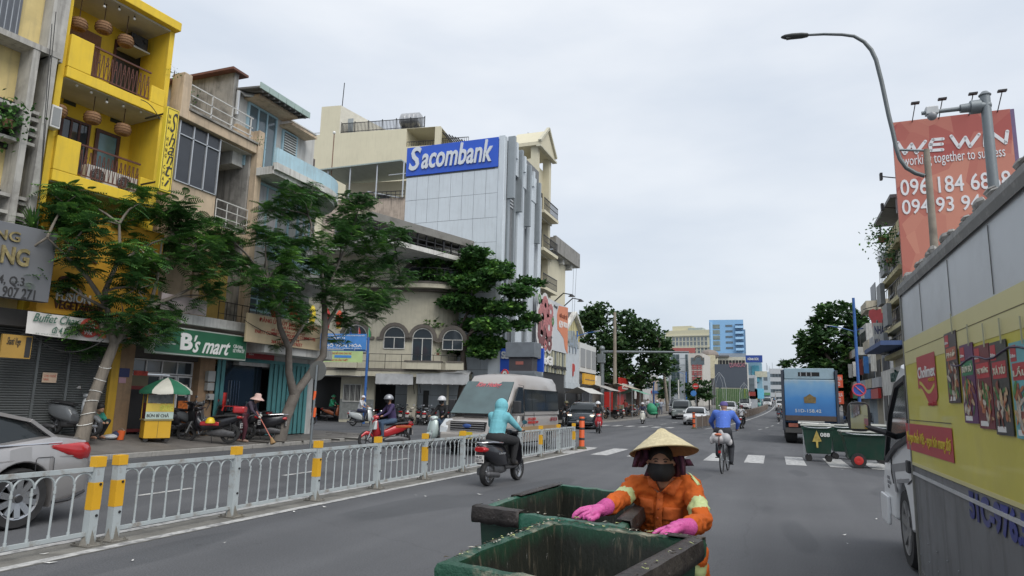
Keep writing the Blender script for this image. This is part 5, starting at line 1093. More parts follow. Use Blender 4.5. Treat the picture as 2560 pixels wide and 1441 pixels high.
def far_r(y0,y1,h,mat,lab,k):
 T=thing('row_house',lab,'building',(7.8+max(0,(y0-60)*.02),y0,0),-PI/2,'houses of the right hand row');bx('wall',mat,T,-(y1-y0),0,0,0,7,h+hill(y0))
 for f in range(int(h/3.2)):bx('window',glassd,T,-(y1-y0)+.6,-.05,3.8+f*3+hill(y0),-.6,-.003,5.4+f*3+hill(y0));bx('balcony',mat,T,-(y1-y0)+.2,-.8,3.2+f*3+hill(y0),-.2,-.01,3.9+f*3+hill(y0))
 bx('sign_band',[redp,blb,whitep,M('sg_g',(.05,.2,.1))][k%4],T,-(y1-y0)+.1,-.9,2.4+hill(y0),-.1,-.7,3.1+hill(y0))
 bx('side_sign',[whitep,blb,M('sg_dull',(.25,.06,.05)),whitep][k%4],T,-.5,-1.2,4.3+hill(y0),-.4,-.85,5.6+hill(y0))
for k,(y0,y1,h,c)in enumerate(((54,58,7,(.42,.44,.46)),(58.1,62,10,(.46,.42,.33)),(62.1,67,6,(.3,.36,.42)),(67.1,72,9,(.45,.45,.43)),(72.1,78,7,(.4,.3,.25)),(78.1,85,10,(.42,.45,.5)),(85.1,94,8,(.48,.45,.38)))):
 far_r(y0,y1,h,M('row_%d'%k,c,.85,dirt=.4,streak=.5),['grey','cream','blue grey','off white','brown','pale','sandy'][k]+' narrow house of the right row, '+['first past the apartment front','second past the apartment front','third along, low','fourth along','fifth along, low','sixth along','last before the trees'][k],k)
FW_=Plane(7.0,41.8,-1.5)
a=FW_.R(2243,2546,300,690);zt_=FW_.P(2390,290)[1];zb_=FW_.P(2300,690)[1]-.1
Wb=ft(FW_,'red_billboard','huge red orange billboard reading WE WIN with two phone numbers','billboard')
bbm=bpy.data.materials.new('faceted_red');bbm.use_nodes=True;t=bbm.node_tree;b=t.nodes['Principled BSDF'];b.inputs['Roughness'].default_value=.55
tcn=N('ShaderNodeTexCoord',t);v=N('ShaderNodeTexVoronoi',t);v.inputs['Scale'].default_value=.6;mpn=N('ShaderNodeMapping',t);mpn.inputs['Rotation'].default_value=(.3,.5,.7)
mpn.inputs['Scale'].default_value=(1,1,.8);t.links.new(tcn.outputs['Object'],mpn.inputs[0]);t.links.new(mpn.outputs[0],v.inputs['Vector']);v2=N('ShaderNodeTexVoronoi',t);v2.inputs['Scale'].default_value=.3;v2.distance='MANHATTAN';t.links.new(mpn.outputs[0],v2.inputs['Vector'])
r1=N('ShaderNodeValToRGB',t);e=r1.color_ramp.elements;e[0].color=(.33,.055,.05,1);e[0].position=.2;e[1].position=.8;e[1].color=(.52,.215,.15,1);sp=N('ShaderNodeSeparateColor',t);t.links.new(v.outputs['Color'],sp.inputs[0])
sp2=N('ShaderNodeSeparateColor',t);t.links.new(v2.outputs['Color'],sp2.inputs[0]);mm=N('ShaderNodeMath',t,operation='MULTIPLY_ADD');mm.inputs[1].default_value=.5;ma=N('ShaderNodeMath',t,operation='MULTIPLY');ma.inputs[1].default_value=.5
t.links.new(sp2.outputs[0],ma.inputs[0]);t.links.new(sp.outputs[0],mm.inputs[0]);t.links.new(ma.outputs[0],mm.inputs[2]);t.links.new(mm.outputs[0],r1.inputs[0]);t.links.new(r1.outputs[0],b.inputs['Base Color'])
bx('panel',bbm,Wb,a[0],-.1,zb_,a[1],.15,zt_);bx('frame_edge',M('bb_edge',(.15,.1,.2),.6),Wb,a[1],-.05,zb_,a[1]+.2,.3,zt_)
W=a[1]-a[0];H=zt_-zb_
def wl_(s,pl,pr,pt,pb,**k):q=FW_.R(pl,pr,pt,pb,.1);text(Wb,s,q[0],q[1],q[2],q[3],-.105,M('bb_letter',(.68,.68,.70),.5,var=0),depth=.03,tilt=0,**k)
def logo(pts,th=.17):
 m_=MB();q=[FW_.P(px,py,.1)for px,py in pts]
 for(x0,z0),(x1,z1)in zip(q[:-1],q[1:]):m_.bar((x0,-.12,z0),(x1,-.12,z1),th,.03,up=(0,1,0))
 for x0,z0 in q:m_.lathe([(.001,0),(th/2,0),(th/2,.028),(.001,.028)],14,(x0,-.107,z0),(0,-1,0))
 m_.build('logo_stroke',MATS['bb_letter'],Wb,40)
wl_('working together to success',2257,2514,378,412)
wl_('096 184 6868',2250,2528,438,480,bold=.01);wl_('094 93 94 78 78',2254,2585,488,526,bold=.01)
for pts in(((2244,357),(2262,385),(2279,361),(2291,383),(2313,354)),((2357,348),(2332,350),(2325,362),(2327,377),(2356,375)),((2328,363),(2355,361)),((2378,341),(2397,369),(2413,344),(2425,367),(2447,337)),((2462,335),(2462,365)),((2480,362),(2481,334),(2514,358),(2518,329))):logo(pts)
bx('lower_red',M('lower_red',(.45,.06,.07)),Wb,a[0]+.6,-.3,zb_-1.2,a[0]+3,-.05,zb_-.1)
for px,py in((2285,268),(2352,258),(2428,245),(2500,238)):
 x,z=FW_.P(px,py,.6);x2=FW_.P(px-6,300)[0];MB().bar((x2,-.1,zt_-.1),(x,-1.0,z),.04).build('spotlight_arm',blackm,Wb);bx('spotlight',blackm,Wb,x-.2,-1.15,z,x+.2,-.9,z+.09)
bx('side_wall',M('side_render',(.45,.42,.34),.85,dirt=.4),Wb,a[0]+.2,.4,0,a[1]-.2,8,zb_+2)
for k,(px,py)in enumerate(((2205,442),(2208,518))):
 p=onX(px,py,6.4);T=thing('arm_floodlight',['upper','lower'][k]+' small floodlight on a thin arm left of the red billboard','light',p,0,'floodlights on arms');bx('head',blackm,T,-.12,-.15,-.2,.02,.15,.2);MB().bar((0,0,0),(1.2,.3,-.15),.05).build('arm',blackm,T)
p=onY(2192,795,52);T=thing('tooth_sign','red tooth shaped sign on a curved bracket over the right pavement','sign',p,0)
tooth=[(-.45,.5),(-.2,.62),(0,.5),(.2,.62),(.45,.5),(.5,.15),(.35,-.2),(.3,-.7),(.12,-.65),(.05,-.15),(-.05,-.15),(-.12,-.65),(-.3,-.7),(-.35,-.2),(-.5,.15)]
m_=MB();m_.prism(tooth,-.08,.08);m_.build('tooth',M('tooth_red',(.5,.09,.10),.5),T,fix=True);g=MB();g.tube([(1.6,0,-.3),(1.2,0,.7),(.3,0,.9),(-.8,0,.6)],.03,5);g.bar((0,0,.5),(0,0,.9),.03);g.build('bracket',blackm,T)
p=onY(2199,842,50);T=thing('clinic_sign','white projecting sign with dark blue letters NHA KHOA','sign',p,0);bx('box',whitep,T,-.36,-.1,-.9,.36,.1,.9);text(T,'NHA',-.28,.28,.15,.7,-.1,M('navy_t',(.02,.03,.15)),depth=.01,bold=.03);text(T,'KHOA',-.3,.3,-.7,-.15,-.1,MATS['navy_t'],depth=.01,bold=.03);MB().bar((.6,0,.5),(1.6,0,.5),.06).build('bracket',blackm,T)

#vehicles
tyrem=M('tyre',(.025,.025,.026),.85,var=.25,scale=14)
rimm=M('alloy',(.42,.43,.45),.25,.85,var=.05);rimd=M('rim_dark',(.03,.03,.032),.5)
headm=M('headlamp',(.55,.57,.58),.12,.3,var=.1);tailm=M('tail_lamp',(.42,.012,.015),.15,var=.2,scale=9,coat=.6);amber=M('amber_lamp',(.6,.2,.02),.3)
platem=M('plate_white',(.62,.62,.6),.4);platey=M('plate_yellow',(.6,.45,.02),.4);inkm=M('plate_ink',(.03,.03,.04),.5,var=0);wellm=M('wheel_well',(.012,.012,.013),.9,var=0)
carglass=M('car_glass',(.02,.025,.028),.06,spec=.45,var=0);plastic=M('black_plastic',(.03,.03,.033),.5,var=.1)
def wheel(T,x,y,r,w,n=5,side=1,rim=None,rr=.66,spokew=.06):
 t=MB();ax=(0,side,0)
 t.lathe([(r*rr,-w),(r*.93,-w),(r,-w*.8),(r,-w*.2),(r*.93,0),(r*rr,-.005)],28,(x,y,r),ax,cap=False);o=t.build('wheel',tyrem,T,35,fix=True)
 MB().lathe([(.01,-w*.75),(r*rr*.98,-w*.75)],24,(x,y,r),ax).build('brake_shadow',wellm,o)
 m_=MB();m_.lathe([(r*rr,-w*.3),(r*rr+.008,.0),(r*rr*.93,-.012),(r*rr*.9,-w*.3)],28,(x,y,r),ax,cap=False)
 for k in range(n):
  a=2*PI*k/n+.3;c,s=math.cos(a),math.sin(a);p0=(x+c*r*.12,y-side*.035,r+s*r*.12);p1=(x+c*r*rr*.94,y-side*.012,r+s*r*rr*.94);m_.bar(p0,p1,spokew*r/.3,.03,up=(0,1,0))
 m_.lathe([(r*.17,-.05),(r*.17,-.022),(r*.1,-.012),(.005,-.012)],14,(x,y,r),ax);m_.build('rim',rim or rimm,o,35,fix=True);return o
def hull(m_,secs,n=20,p=2.6):
 """rounded body through (x, halfwidth, z0, z1[, ycentre]) sections"""
 rings=[]
 for s in secs:
  x,w,z0,z1=s[:4];yc=s[4]if len(s)>4 else 0;zc=(z0+z1)/2;h=(z1-z0)/2;r=[]
  for k in range(n):
   a=2*PI*k/n;c,sn=math.cos(a),math.sin(a);r.append((x,yc+w*math.copysign(abs(c)**(2/p),c),zc+h*math.copysign(abs(sn)**(2/p),sn)))
  rings.append(r)
 return m_.loft(rings)
def interp(tab,x):
 if x<=tab[0][0]:return tab[0][1:]
 for a,b in zip(tab[:-1],tab[1:]):
  if x<=b[0]:t=(x-a[0])/(b[0]-a[0]);t=t*t*(3-2*t)*.4+t*.6;return tuple(a[i]+(b[i]-a[i])*t for i in range(1,len(a)))
 return tab[-1][1:]
def shell(T,tab,wheels,R,sill,paint,name='body',n=56,under=None):
 """tab: (x, ztop, halfwidth, zlow)"""
 x0,x1=tab[0][0],tab[-1][0];xs=sorted(set([x0+(x1-x0)*i/n for i in range(n+1)]+[w+R*math.cos(a*PI/14)for w in wheels for a in range(15)]+[w+s*(R+.002)for w in wheels for s in(-1,1)]))
 rings=[]
 for x in xs:
  zt,w,zl=interp(tab,x);zb=zl
  for c in wheels:
   if abs(x-c)<R:zb=max(zb,R*.93+math.sqrt(max(0,R*R-(x-c)**2)))
  zb=min(zb,zt-.12);zm=max(zb+.02,zl+(zt-zl)*.45)
  h=[(w*.96,zb),(w*.99,zb+(zm-zb)*.3),(w,zm),(w*.985,zt-(zt-zm)*.35),(w*.93,zt-.03),(w*.78,zt),(w*.3,zt+.02)]
  rings.append([(x,y,z)for y,z in h]+[(x,-y,z)for y,z in reversed(h)])
 m_=MB();m_.loft(rings);o=m_.build(name,paint,T,32,fix=True)
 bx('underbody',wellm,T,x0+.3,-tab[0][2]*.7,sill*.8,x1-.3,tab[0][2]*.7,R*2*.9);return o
def plate(T,x,y,z,nx,s,w=.32,h=.12,mat=None,name='number_plate',two=False):
 """number plate facing local x sign nx"""
 o=MB().box(0,-w/2,-h/2,.012*nx,w/2,h/2).build(name,mat or platem,T);o.location=(x,y,z)
 me=text_mesh(s,bold=.02);co=np.empty(len(me.vertices)*3);me.vertices.foreach_get('co',co);co=co.reshape(-1,3);mn,mx_=co.min(0),co.max(0)
 u=(co[:,0]-mn[0])/(mx_[0]-mn[0])-.5;v=(co[:,1]-mn[1])/(mx_[1]-mn[1])-.5
 co=np.stack([np.full(len(u),.013*nx)+(co[:,2]+.5)*.004*nx,u*w*.86*nx,v*h*.74],1);me.vertices.foreach_set('co',co.ravel());me.materials.clear();me.materials.append(inkm);link('lettering',me,o);return o
def greenhouse(T,xr0,xr1,xg0,xg1,zb,zt,wb,wt,paint,glassm=None,pill=(),name='cabin_glass'):
 """xr: roof span rear..front, xg: base of rear and front screens"""
 g=MB();secs=[(xg0,zb,zb+.01,wb*.93,wb*.93),(xr0,zb,zt,wb,wt),(xr1,zb,zt,wb,wt),(xg1,zb,zb+.01,wb*.93,wb*.93)]
 rings=[]
 for i in range(3):
  a,b=secs[i],secs[i+1]
  for k in range(6 if i!=1 else 8):
   t=k/(6 if i!=1 else 8);q=[a[j]+(b[j]-a[j])*t for j in range(5)]
   if i==1:q[2]=zt+.03*math.sin(PI*t)
   else:q[2]=a[2]+(b[2]-a[2])*math.sin(t*PI/2)if i==0 else a[2]+(b[2]-a[2])*(1-math.cos(t*PI/2))
   rings.append([(q[0],q[3],q[1]),(q[0],(q[3]+q[4])/2+.02,(q[1]+q[2])/2),(q[0],q[4],q[2]-.02),(q[0],q[4]*.6,q[2]),(q[0],-q[4]*.6,q[2]),(q[0],-q[4],q[2]-.02),(q[0],-(q[3]+q[4])/2-.02,(q[1]+q[2])/2),(q[0],-q[3],q[1])])
 g.loft(rings);g.build(name,glassm or carglass,T,40,fix=True)
 r=MB();rr=[]
 for k in range(11):
  t=k/10;x=xr0-.12+(xr1-xr0+.2)*t;z=zt+.035*math.sin(PI*t)+.012-(.03 if k in(0,10)else 0);rr.append([(x,wt+.015,z-.05),(x,wt+.01,z-.01),(x,wt*.7,z+.02),(x,-wt*.7,z+.02),(x,-wt-.01,z-.01),(x,-wt-.015,z-.05)])
 r.loft(rr);r.build('roof',paint,T,40,fix=True)
 for s in(-1,1):
  p=MB();p.bar((xr1+.02,s*(wt-.0),zt-.03),((xr1+xg1)/2+.02,s*((wt+wb)/2+.01),(zb+zt)/2+.06),.07,.05);p.bar(((xr1+xg1)/2+.02,s*((wt+wb)/2+.01),(zb+zt)/2+.06),(xg1,s*wb*.95,zb),.07,.05)
  for x in pill:p.bar((x,s*(wt+.01),zt-.02),(x,s*(wb+.01),zb),.08,.03)
  p.bar((xr0,s*(wt+.005),zt-.03),((xr0+xg0)/2,s*(wb+wt)/2,(zb+zt)/2+.08),.12,.04);p.bar(((xr0+xg0)/2,s*(wb+wt)/2,(zb+zt)/2+.08),(xg0+.05,s*wb*.95,zb),.16,.04)
  p.build('pillar',paint,T)
def mirrors(T,x,y,z,paint,s=1.):
 for sd in(-1,1):
  m_=MB();hull(m_,[(x-.05,.02,z-.05,z+.05,sd*(y+.12*s)),(x,.11*s,z-.08,z+.08,sd*(y+.12*s)),(x+.09,.07,z-.05,z+.05,sd*(y+.12*s))],10);m_.build('wing_mirror',paint,T,40)
def car(name,label,cat,loc,rz,kind,paint,pl='51F-123.45',pm=None,group=None,nsp=5,front=True):
 T=thing(name,label,cat,loc,rz,group)
 if kind=='sedan':
  L,Wd,H,R,wf,wr=2.35,.9,1.44,.345,1.42,-1.36
  tab=[(-L,.78,.70,.42),(-L+.12,1.00,.84,.26),(-L+.6,1.06,.90,.2),(-1.0,.98,.915,.2),(0,.94,.915,.2),(1.0,.93,.91,.2),(1.5,.86,.90,.2),(2.05,.74,.86,.2),(L-.1,.66,.74,.24),(L,.55,.6,.32)]
  gh=(-1.0,.35,-1.95,1.25,.93,H-.06,.80,.60);pill=(-.35,)
 elif kind=='suv':
  L,Wd,H,R,wf,wr=2.3,.93,1.68,.37,1.4,-1.38
  tab=[(-L,.95,.78,.4),(-L+.1,1.12,.88,.28),(-1.2,1.1,.93,.26),(1.0,1.06,.93,.26),(1.4,1.04,.92,.26),(2.1,.96,.88,.26),(L-.03,.85,.80,.28),(L,.7,.7,.34)]
  gh=(-1.95,.45,-2.2,1.3,1.06,H-.06,.84,.66);pill=(-.3,-1.3)
 elif kind=='mpv':
  L,Wd,H,R,wf,wr=2.3,.9,1.85,.33,1.45,-1.25
  tab=[(-L,1.0,.8,.35),(-L+.08,1.1,.88,.26),(-1,1.08,.9,.25),(1.2,1.05,.9,.25),(1.6,1.0,.88,.25),(2.15,.86,.84,.25),(L,.7,.74,.3)]
  gh=(-2.1,.75,-2.25,1.75,1.03,H-.06,.83,.7);pill=(-.2,-1.2,.6)
 else:
  L,Wd,H,R,wf,wr=1.9,.82,1.5,.3,1.2,-1.2
  tab=[(-L,.85,.66,.35),(-L+.1,.98,.78,.24),(-1,.95,.82,.22),(.9,.9,.82,.22),(1.2,.86,.81,.22),(L-.15,.72,.76,.22),(L,.58,.62,.3)]
  gh=(-1.5,.2,-1.8,1.05,.9,H-.06,.74,.58);pill=(-.3,)
 shell(T,tab,(wr,wf),R+.045,.2,paint);greenhouse(T,*gh,paint,pill=pill)
 for x in(wr,wf):
  for s in(-1,1):wheel(T,x,s*(Wd-.0),R,.21,nsp,s)
 mirrors(T,gh[3]-.45,gh[6]+.03,gh[4]+.08,paint)
 zf=tab[-3][1]
 for s in(-1,1):
  m_=MB();hull(m_,[(L-.42,.05,zf-.16,zf-.04,s*(Wd-.12)),(L-.2,.14,zf-.19,zf-.03,s*(Wd-.2)),(L-.05,.1,zf-.18,zf-.07,s*(Wd-.3))],12);m_.build('headlight',headm,T,40)
  m_=MB();hull(m_,[(-L+.04,.11,.76,.90,s*(Wd-.26)),(-L+.14,.13,.71,.96,s*(Wd-.17)),(-L+.28,.06,.74,.955,s*(Wd-.068)),(-L+.66,.012,.90,.94,s*(Wd-.012))],12);m_.build('tail_light',tailm,T,40)
 m_=MB()
 for k in range(4):m_.box(L-.12,-.42+.02*k,zf-.3+.045*k,L+.0,.42-.02*k,zf-.28+.045*k)
 m_.build('grille',chrome,T);bx('lower_intake',plastic,T,L-.15,-.55,.3,L+.012,.55,.44)
 plate(T,L+.02,0,.48,1,pl,.46,.11,pm);plate(T,-L-.02,0,.62,-1,pl,.46,.14,pm)
 for s in(-1,1):
  for x in((.3,-.55)if kind!='van' else(.3,)):bx('door_handle',paint if kind!='sedan' else chrome,T,x,s*(Wd+.01),tab[4][1]-.15,x+.2,s*(Wd+.035),tab[4][1]-.12)
 return T,dict(L=L,W=Wd,H=H,tab=tab,gh=gh)
silver=M('silver_paint',(.40,.385,.38),.28,.55,var=.02,coat=.7);dkp=M('dark_paint',(.02,.028,.035),.2,.3,var=0,coat=.9)
whitec=M('white_car_paint',(.60,.61,.62),.25,0,var=.02,coat=.6);greyc=M('silver_green_paint',(.27,.30,.29),.3,.5,var=.03,coat=.5)
def LR(px,py,rz,z=0):p=gnd(px,py,z);return(p.x,p.y,hill(p.y))
#the near silver sedan (rear half in frame, heading towards us)
T,g=car('parked_car','silver sedan cut by the left frame edge, seen behind the near railings','car',(-9.12,4.22,0),-PI/2,'sedan',silver,'51G-482.09',nsp=10)
W_=g['W']
for s in(1,):
 m_=MB();m_.tube([(-1.82,W_*.955,.965),(-1.45,W_*.97,.955),(-.3,W_*.985,.945),(1.0,W_*.985,.94)],.014,6);m_.build('window_trim',chrome,T)
 m_=MB();m_.tube([(-.62,W_+.006,.9),(-.66,W_+.012,.6),(-.78,W_+.012,.45),(-.95,W_+.0,.75)][:3],.006,4);m_.tube([(-1.0,W_*.99,.93),(-.9,W_+.012,.7),(-.72,W_+.014,.45),(-.68,W_+.008,.3)],.006,4)
 c=[(-1.72,.62),(-1.72,.78),(-1.70,.8),(-1.52,.8),(-1.50,.78),(-1.50,.62)];m_.tube([(x,W_+.006,z)for x,z in c],.005,4);m_.build('panel_gap',plastic,T)
 m_=MB();m_.tube([(-2.0,W_*.965,.80),(-1.2,W_*1.0,.78),(0,W_*1.005,.73),(1.2,W_*1.0,.68)],.012,5);m_.build('shoulder_crease',silver,T)
 m_=MB();m_.tube([(-2.22,.82,.34),(-1.95,.905,.27),(-1.75,.915,.26)],.02,6);m_.build('bumper_trim',plastic,T)
MB().lathe([(.001,0),(.045,0),(.04,.01)],16,(-1.36,W_+.0,.345),(0,1,0)).build('hub_cap',rimd,T)
#van
vs=M('van_silver',(.40,.375,.355),.35,.35,var=.03,coat=.4,dirt=.15,dirtcol=(.3,.27,.23))
V=thing('minibus','silver high roof minibus with dark side windows, facing us behind the railings','van',(-8.38,21.35,0),-PI/2-.02)
tab=[(-2.85,1.10,.90,.45),(-2.80,1.22,.97,.35),(-1.5,1.22,1.0,.33),(1.1,1.22,1.0,.33),(1.75,1.20,.99,.33),(2.1,1.10,.96,.33),(2.6,1.0,.92,.34),(2.82,.86,.84,.38),(2.88,.6,.74,.42)]
shell(V,tab,(-1.75,1.85),.4,.3,vs)
m_=MB();rings=[]
for x,zt,wt,wb in((-2.82,2.30,.80,.97),(-2.6,2.46,.84,.99),(-1,2.50,.85,.99),(.3,2.49,.85,.99),(.95,2.42,.80,.98),(1.25,2.2,.78,.97),(1.55,1.85,.82,.97),(2.1,1.2,.9,.94)):
 rings.append([(x,wb,1.18),(x,wb-.03+(wt-wb)*.25,1.18+(zt-1.18)*.45),(x,wt+.05,zt-.22 if zt>1.5 else zt-.02),(x,wt*.9,zt-.03),(x,wt*.4,zt+.01),(x,-wt*.4,zt+.01),(x,-wt*.9,zt-.03),(x,-wt-.05,zt-.22 if zt>1.5 else zt-.02),(x,-wb+.03-(wt-wb)*.25,1.18+(zt-1.18)*.45),(x,-wb,1.18)])
m_.loft(rings);m_.build('upper_body',vs,V,38,fix=True)
vg=M('van_glass',(.06,.10,.105),.08,spec=.9,var=.25,scale=1.5)
m_=MB();m_.add([(1.22,.80,2.19),(1.22,-.80,2.19),(2.2,-.88,1.2),(2.2,.88,1.2),(1.24,.80,2.21),(1.24,-.80,2.21),(2.24,-.88,1.22),(2.24,.88,1.22)],MB.BF);m_.build('windscreen',vg,V,fix=True)
for s in(1,-1):
 yy=lambda z:s*(1.0-.06*(z-1.2)+.008)
 def pane(x0,x1,z0,z1,nm,x0t=None,x1t=None):x0t=x0 if x0t is None else x0t;x1t=x1 if x1t is None else x1t;MB().add([(x0,yy(z0)-.04*s,z0),(x1,yy(z0)-.04*s,z0),(x1t,yy(z1)-.04*s,z1),(x0t,yy(z1)-.04*s,z1),(x0,yy(z0),z0),(x1,yy(z0),z0),(x1t,yy(z1),z1),(x0t,yy(z1),z1)],MB.BF).build(nm,carglass,V,fix=True)
 pane(-2.65,-1.3,1.3,2.0,'side_window');pane(-1.27,.05,1.3,2.0,'side_window');pane(.08,.72,1.3,2.0,'side_window',.08,.72);pane(.85,1.9,1.25,2.05,'door_window',.85,1.2)
 g2=MB();g2.tube([(.78,s*1.0,.5),(.78,s*.99,1.25),(.78,s*.95,2.1),(1.2,s*.94,2.12)],.01,4);g2.tube([(-.1,s*1.003,.45),(-.1,s*1.0,1.25)],.008,4);g2.build('panel_gap',plastic,V)
 bx('rub_strip',M('gold_strip',(.30,.20,.10),.5),V,-2.6,s*1.0,.62,1.35,s*1.02,.82);bx('door_handle',plastic,V,.9,s*1.0,1.0,1.0,s*1.03,1.15)
 m_=MB();m_.box(1.62,s*.98,1.25,1.78,s*1.22,1.62);m_.build('wing_mirror',plastic,V,bevel=.03)
 m_=MB();m_.prism([(2.42,.66),(2.86,.62),(2.84,.82),(2.5,1.05),(2.35,.98)],s*.66,s*.93);m_.build('headlight',headm,V,40,bevel=.03,fix=True)
 MB().lathe([(.01,0),(.13,0),(.12,.03)],16,(1.35,s*1.0,1.05),(0,s,0),sx=.7).build('round_sticker',whitep,V)
bx('rear_window',carglass,V,-2.86,-.75,1.35,-2.83,.75,2.0)
g2=MB()
for k in range(4):g2.box(2.78,-.55,.74+.065*k,2.895-.012*k,.55,.765+.065*k)
g2.build('grille',chrome,V);bx('grille_back',wellm,V,2.72,-.57,.7,2.84,.57,.98);MB().ball((2.89,0,.86),(.02,.14,.06),12,8).build('oval_badge',M('badge_blue',(.05,.1,.3),.3,.3),V,40)
bx('bonnet_vent',plastic,V,2.25,-.4,1.13,2.36,.4,1.155);bx('bumper',M('bumper_silver',(.33,.31,.29),.5),V,2.6,-.88,.38,2.93,.88,.66,bevel=.06);bx('lower_intake',wellm,V,2.9,-.5,.42,2.945,.5,.52)
plate(V,2.94,0,.59,1,'50F\n012.38',.42,.2,platey)
for x in(-1.75,1.85):
 for s in(-1,1):wheel(V,x,s*.97,.36,.22,6,s)
Vf=thing('tmp',None,None)
def stext(T,s,p,w,h,nx,mat,depth=.01,shear=0,bold=.01,slant=0.):
 """lettering on a surface: nx is the outward normal in local xy; slant leans the top back along -nx"""
 me=text_mesh(s,bold=bold,shear=shear);co=np.empty(len(me.vertices)*3);me.vertices.foreach_get('co',co);co=co.reshape(-1,3);mn,mx_=co.min(0),co.max(0)
 u=((co[:,0]-mn[0])/(mx_[0]-mn[0])-.5)*w;v=((co[:,1]-mn[1])/(mx_[1]-mn[1])-.5)*h;d=(co[:,2]+.5)*depth
 nx=Vector(nx).normalized();rt=Vector((-nx.y,nx.x));sl_=slant
 P=np.stack([p[0]+rt.x*u+nx.x*(d-sl_*v),p[1]+rt.y*u+nx.y*(d-sl_*v),p[2]+v],1);me.vertices.foreach_set('co',P.ravel());me.materials.clear();me.materials.append(mat);me.update();return link('lettering',me,T)
bpy.data.objects.remove(Vf)
stext(V,'Kim Hoàng',(1.36,0,2.09),.85,.18,(1,0),M('pink_script',(.5,.1,.12)),shear=.4,bold=.02,slant=1.0);stext(V,'DU LỊCH\n0903 682 979',(.0,1.012,1.0),.95,.2,(0,1),redp,bold=.03);stext(V,'50F-012.38',(-2.1,1.012,1.02),.7,.12,(0,1),M('wine_t',(.2,.03,.04)),bold=.02)
for k in range(2):MB().tube([(2.2,-.7+.65*k,1.235),(2.1,-.1+.65*k,1.33)],.012,4).build('wiper',blackm,V)
#oncoming traffic
T,_=car('suv','dark green black SUV with bright lamps beyond the railing end, facing us','car',(-11.5,43.6,0),-PI/2+.14,'suv',dkp,'51K-603.27',nsp=5);
for s in(-1,1):T2=bx('lit_lamp',M('lit_lamp',(1,.9,.7),emit=(1,.85,.6,2.5)),T,2.2,s*.7-.1,.83,2.3,s*.7+.1,.88)
bx('chrome_bar',chrome,T,2.25,-.75,.42,2.36,.75,.47)
car('minivan','grey green older minivan behind the orange bollard of the second railing','car',(-8.6,70.5,hill(70.5)),-PI/2+.05,'mpv',greyc,'51A-337.18')
car('white_sedan','white sedan half hidden behind the second railing start','car',(-5.95,58.5,hill(58.5)),-PI/2,'sedan',whitec,'51H-205.66')
car('white_suv','white family car behind the man in white shirt, mid distance','car',(-4.9,84,hill(84)),-PI/2,'suv',whitec,'51F-919.04')
car('white_minibus','white minibus far back in the oncoming traffic','van',(-4.3,118,hill(118)),-PI/2,'mpv',whitec,'50F-110.92')
car('far_car','dark car behind the minivan under the concrete pole','car',(-10.4,82,hill(82)),-PI/2,'mpv',M('far_car_grey',(.2,.2,.22),.3,.3),'51C-552.13')
car('far_car','pale car far ahead on our side, left of the blue truck','car',(1.2,118,hill(118)),PI/2,'suv',whitec,'51F-400.70');car('far_car','teal green taxi far ahead in the oncoming lane','car',(-3.0,133,hill(133)),-PI/2,'mpv',M('taxi_teal',(.12,.3,.28),.3,.1),'51F-777.01')
car('far_car','white van far ahead near the crest of the road','car',(-1.2,150,hill(150)),-PI/2,'mpv',whitec,'51F-238.11');car('far_car','small silver car near the crest of the road','car',(1.5,160,hill(160)),PI/2,'hatch',silver,'51F-238.31')
#blue refuse truck, seen from behind
blt=bpy.data.materials.new('truck_blue_faded');blt.use_nodes=True;t=blt.node_tree;b=t.nodes['Principled BSDF'];b.inputs['Roughness'].default_value=.45
tcn=N('ShaderNodeTexCoord',t);sp=N('ShaderNodeSeparateXYZ',t);t.links.new(tcn.outputs['Object'],sp.inputs[0]);nz=N('ShaderNodeTexNoise',t);nz.inputs['Scale'].default_value=1.5;nz.inputs['Detail'].default_value=8;t.links.new(tcn.outputs['Object'],nz.inputs['Vector'])
ad=N('ShaderNodeMath',t,operation='MULTIPLY_ADD');ad.inputs[1].default_value=.8;t.links.new(nz.outputs[0],ad.inputs[0]);t.links.new(sp.outputs[2],ad.inputs[2])
r1=N('ShaderNodeValToRGB',t);r1.color_ramp.elements[0].position=.30;r1.color_ramp.elements[0].color=(.06,.055,.05,1);r1.color_ramp.elements[1].position=.37;r1.color_ramp.elements[1].color=(.02,.10,.30,1)
e=r1.color_ramp.elements.new(.62);e.color=(.05,.20,.46,1);e=r1.color_ramp.elements.new(.78);e.color=(.16,.32,.50,1);e=r1.color_ramp.elements.new(.84);e.color=(.30,.38,.42,1)
sc_=N('ShaderNodeMath',t,operation='MULTIPLY');sc_.inputs[1].default_value=.25;t.links.new(ad.outputs[0],sc_.inputs[0]);t.links.new(sc_.outputs[0],r1.inputs[0]);t.links.new(r1.outputs[0],b.inputs['Base Color'])
B_=thing('garbage_truck','tall faded blue refuse truck seen from behind with rusty lower edge','truck',(1.57,34.3,0),PI/2)
bx('tailgate',blt,B_,-.08,-1.08,1.25,.12,1.08,2.92,bevel=.03);bx('upper_hood',M('hood_blue',(.26,.36,.42),.45,dirt=.4,dirtcol=(.2,.16,.13)),B_,-.02,-1.06,2.95,.5,1.06,3.44,bevel=.02)
bx('body',M('truck_body_blue',(.04,.12,.26),.5,dirt=.5,streak=.5,dirtcol=(.05,.045,.04)),B_,.13,-1.13,.95,6.2,1.13,3.38,bevel=.03)
for s in(-1,1):bx('side_post',M('post_dark',(.03,.04,.06),.6,dirt=.4),B_,-.12,s*1.09,.6,.25,s*1.2,3.35)
slot=MB();slot.box(-.035,-.45,3.08,-.021,.45,3.26);o=slot.build('slot',wellm,B_)
for k in(-.1,.1,.35):bx('slot_bar',steel,o,-.05,k-.02,3.06,-.036,k+.02,3.28)
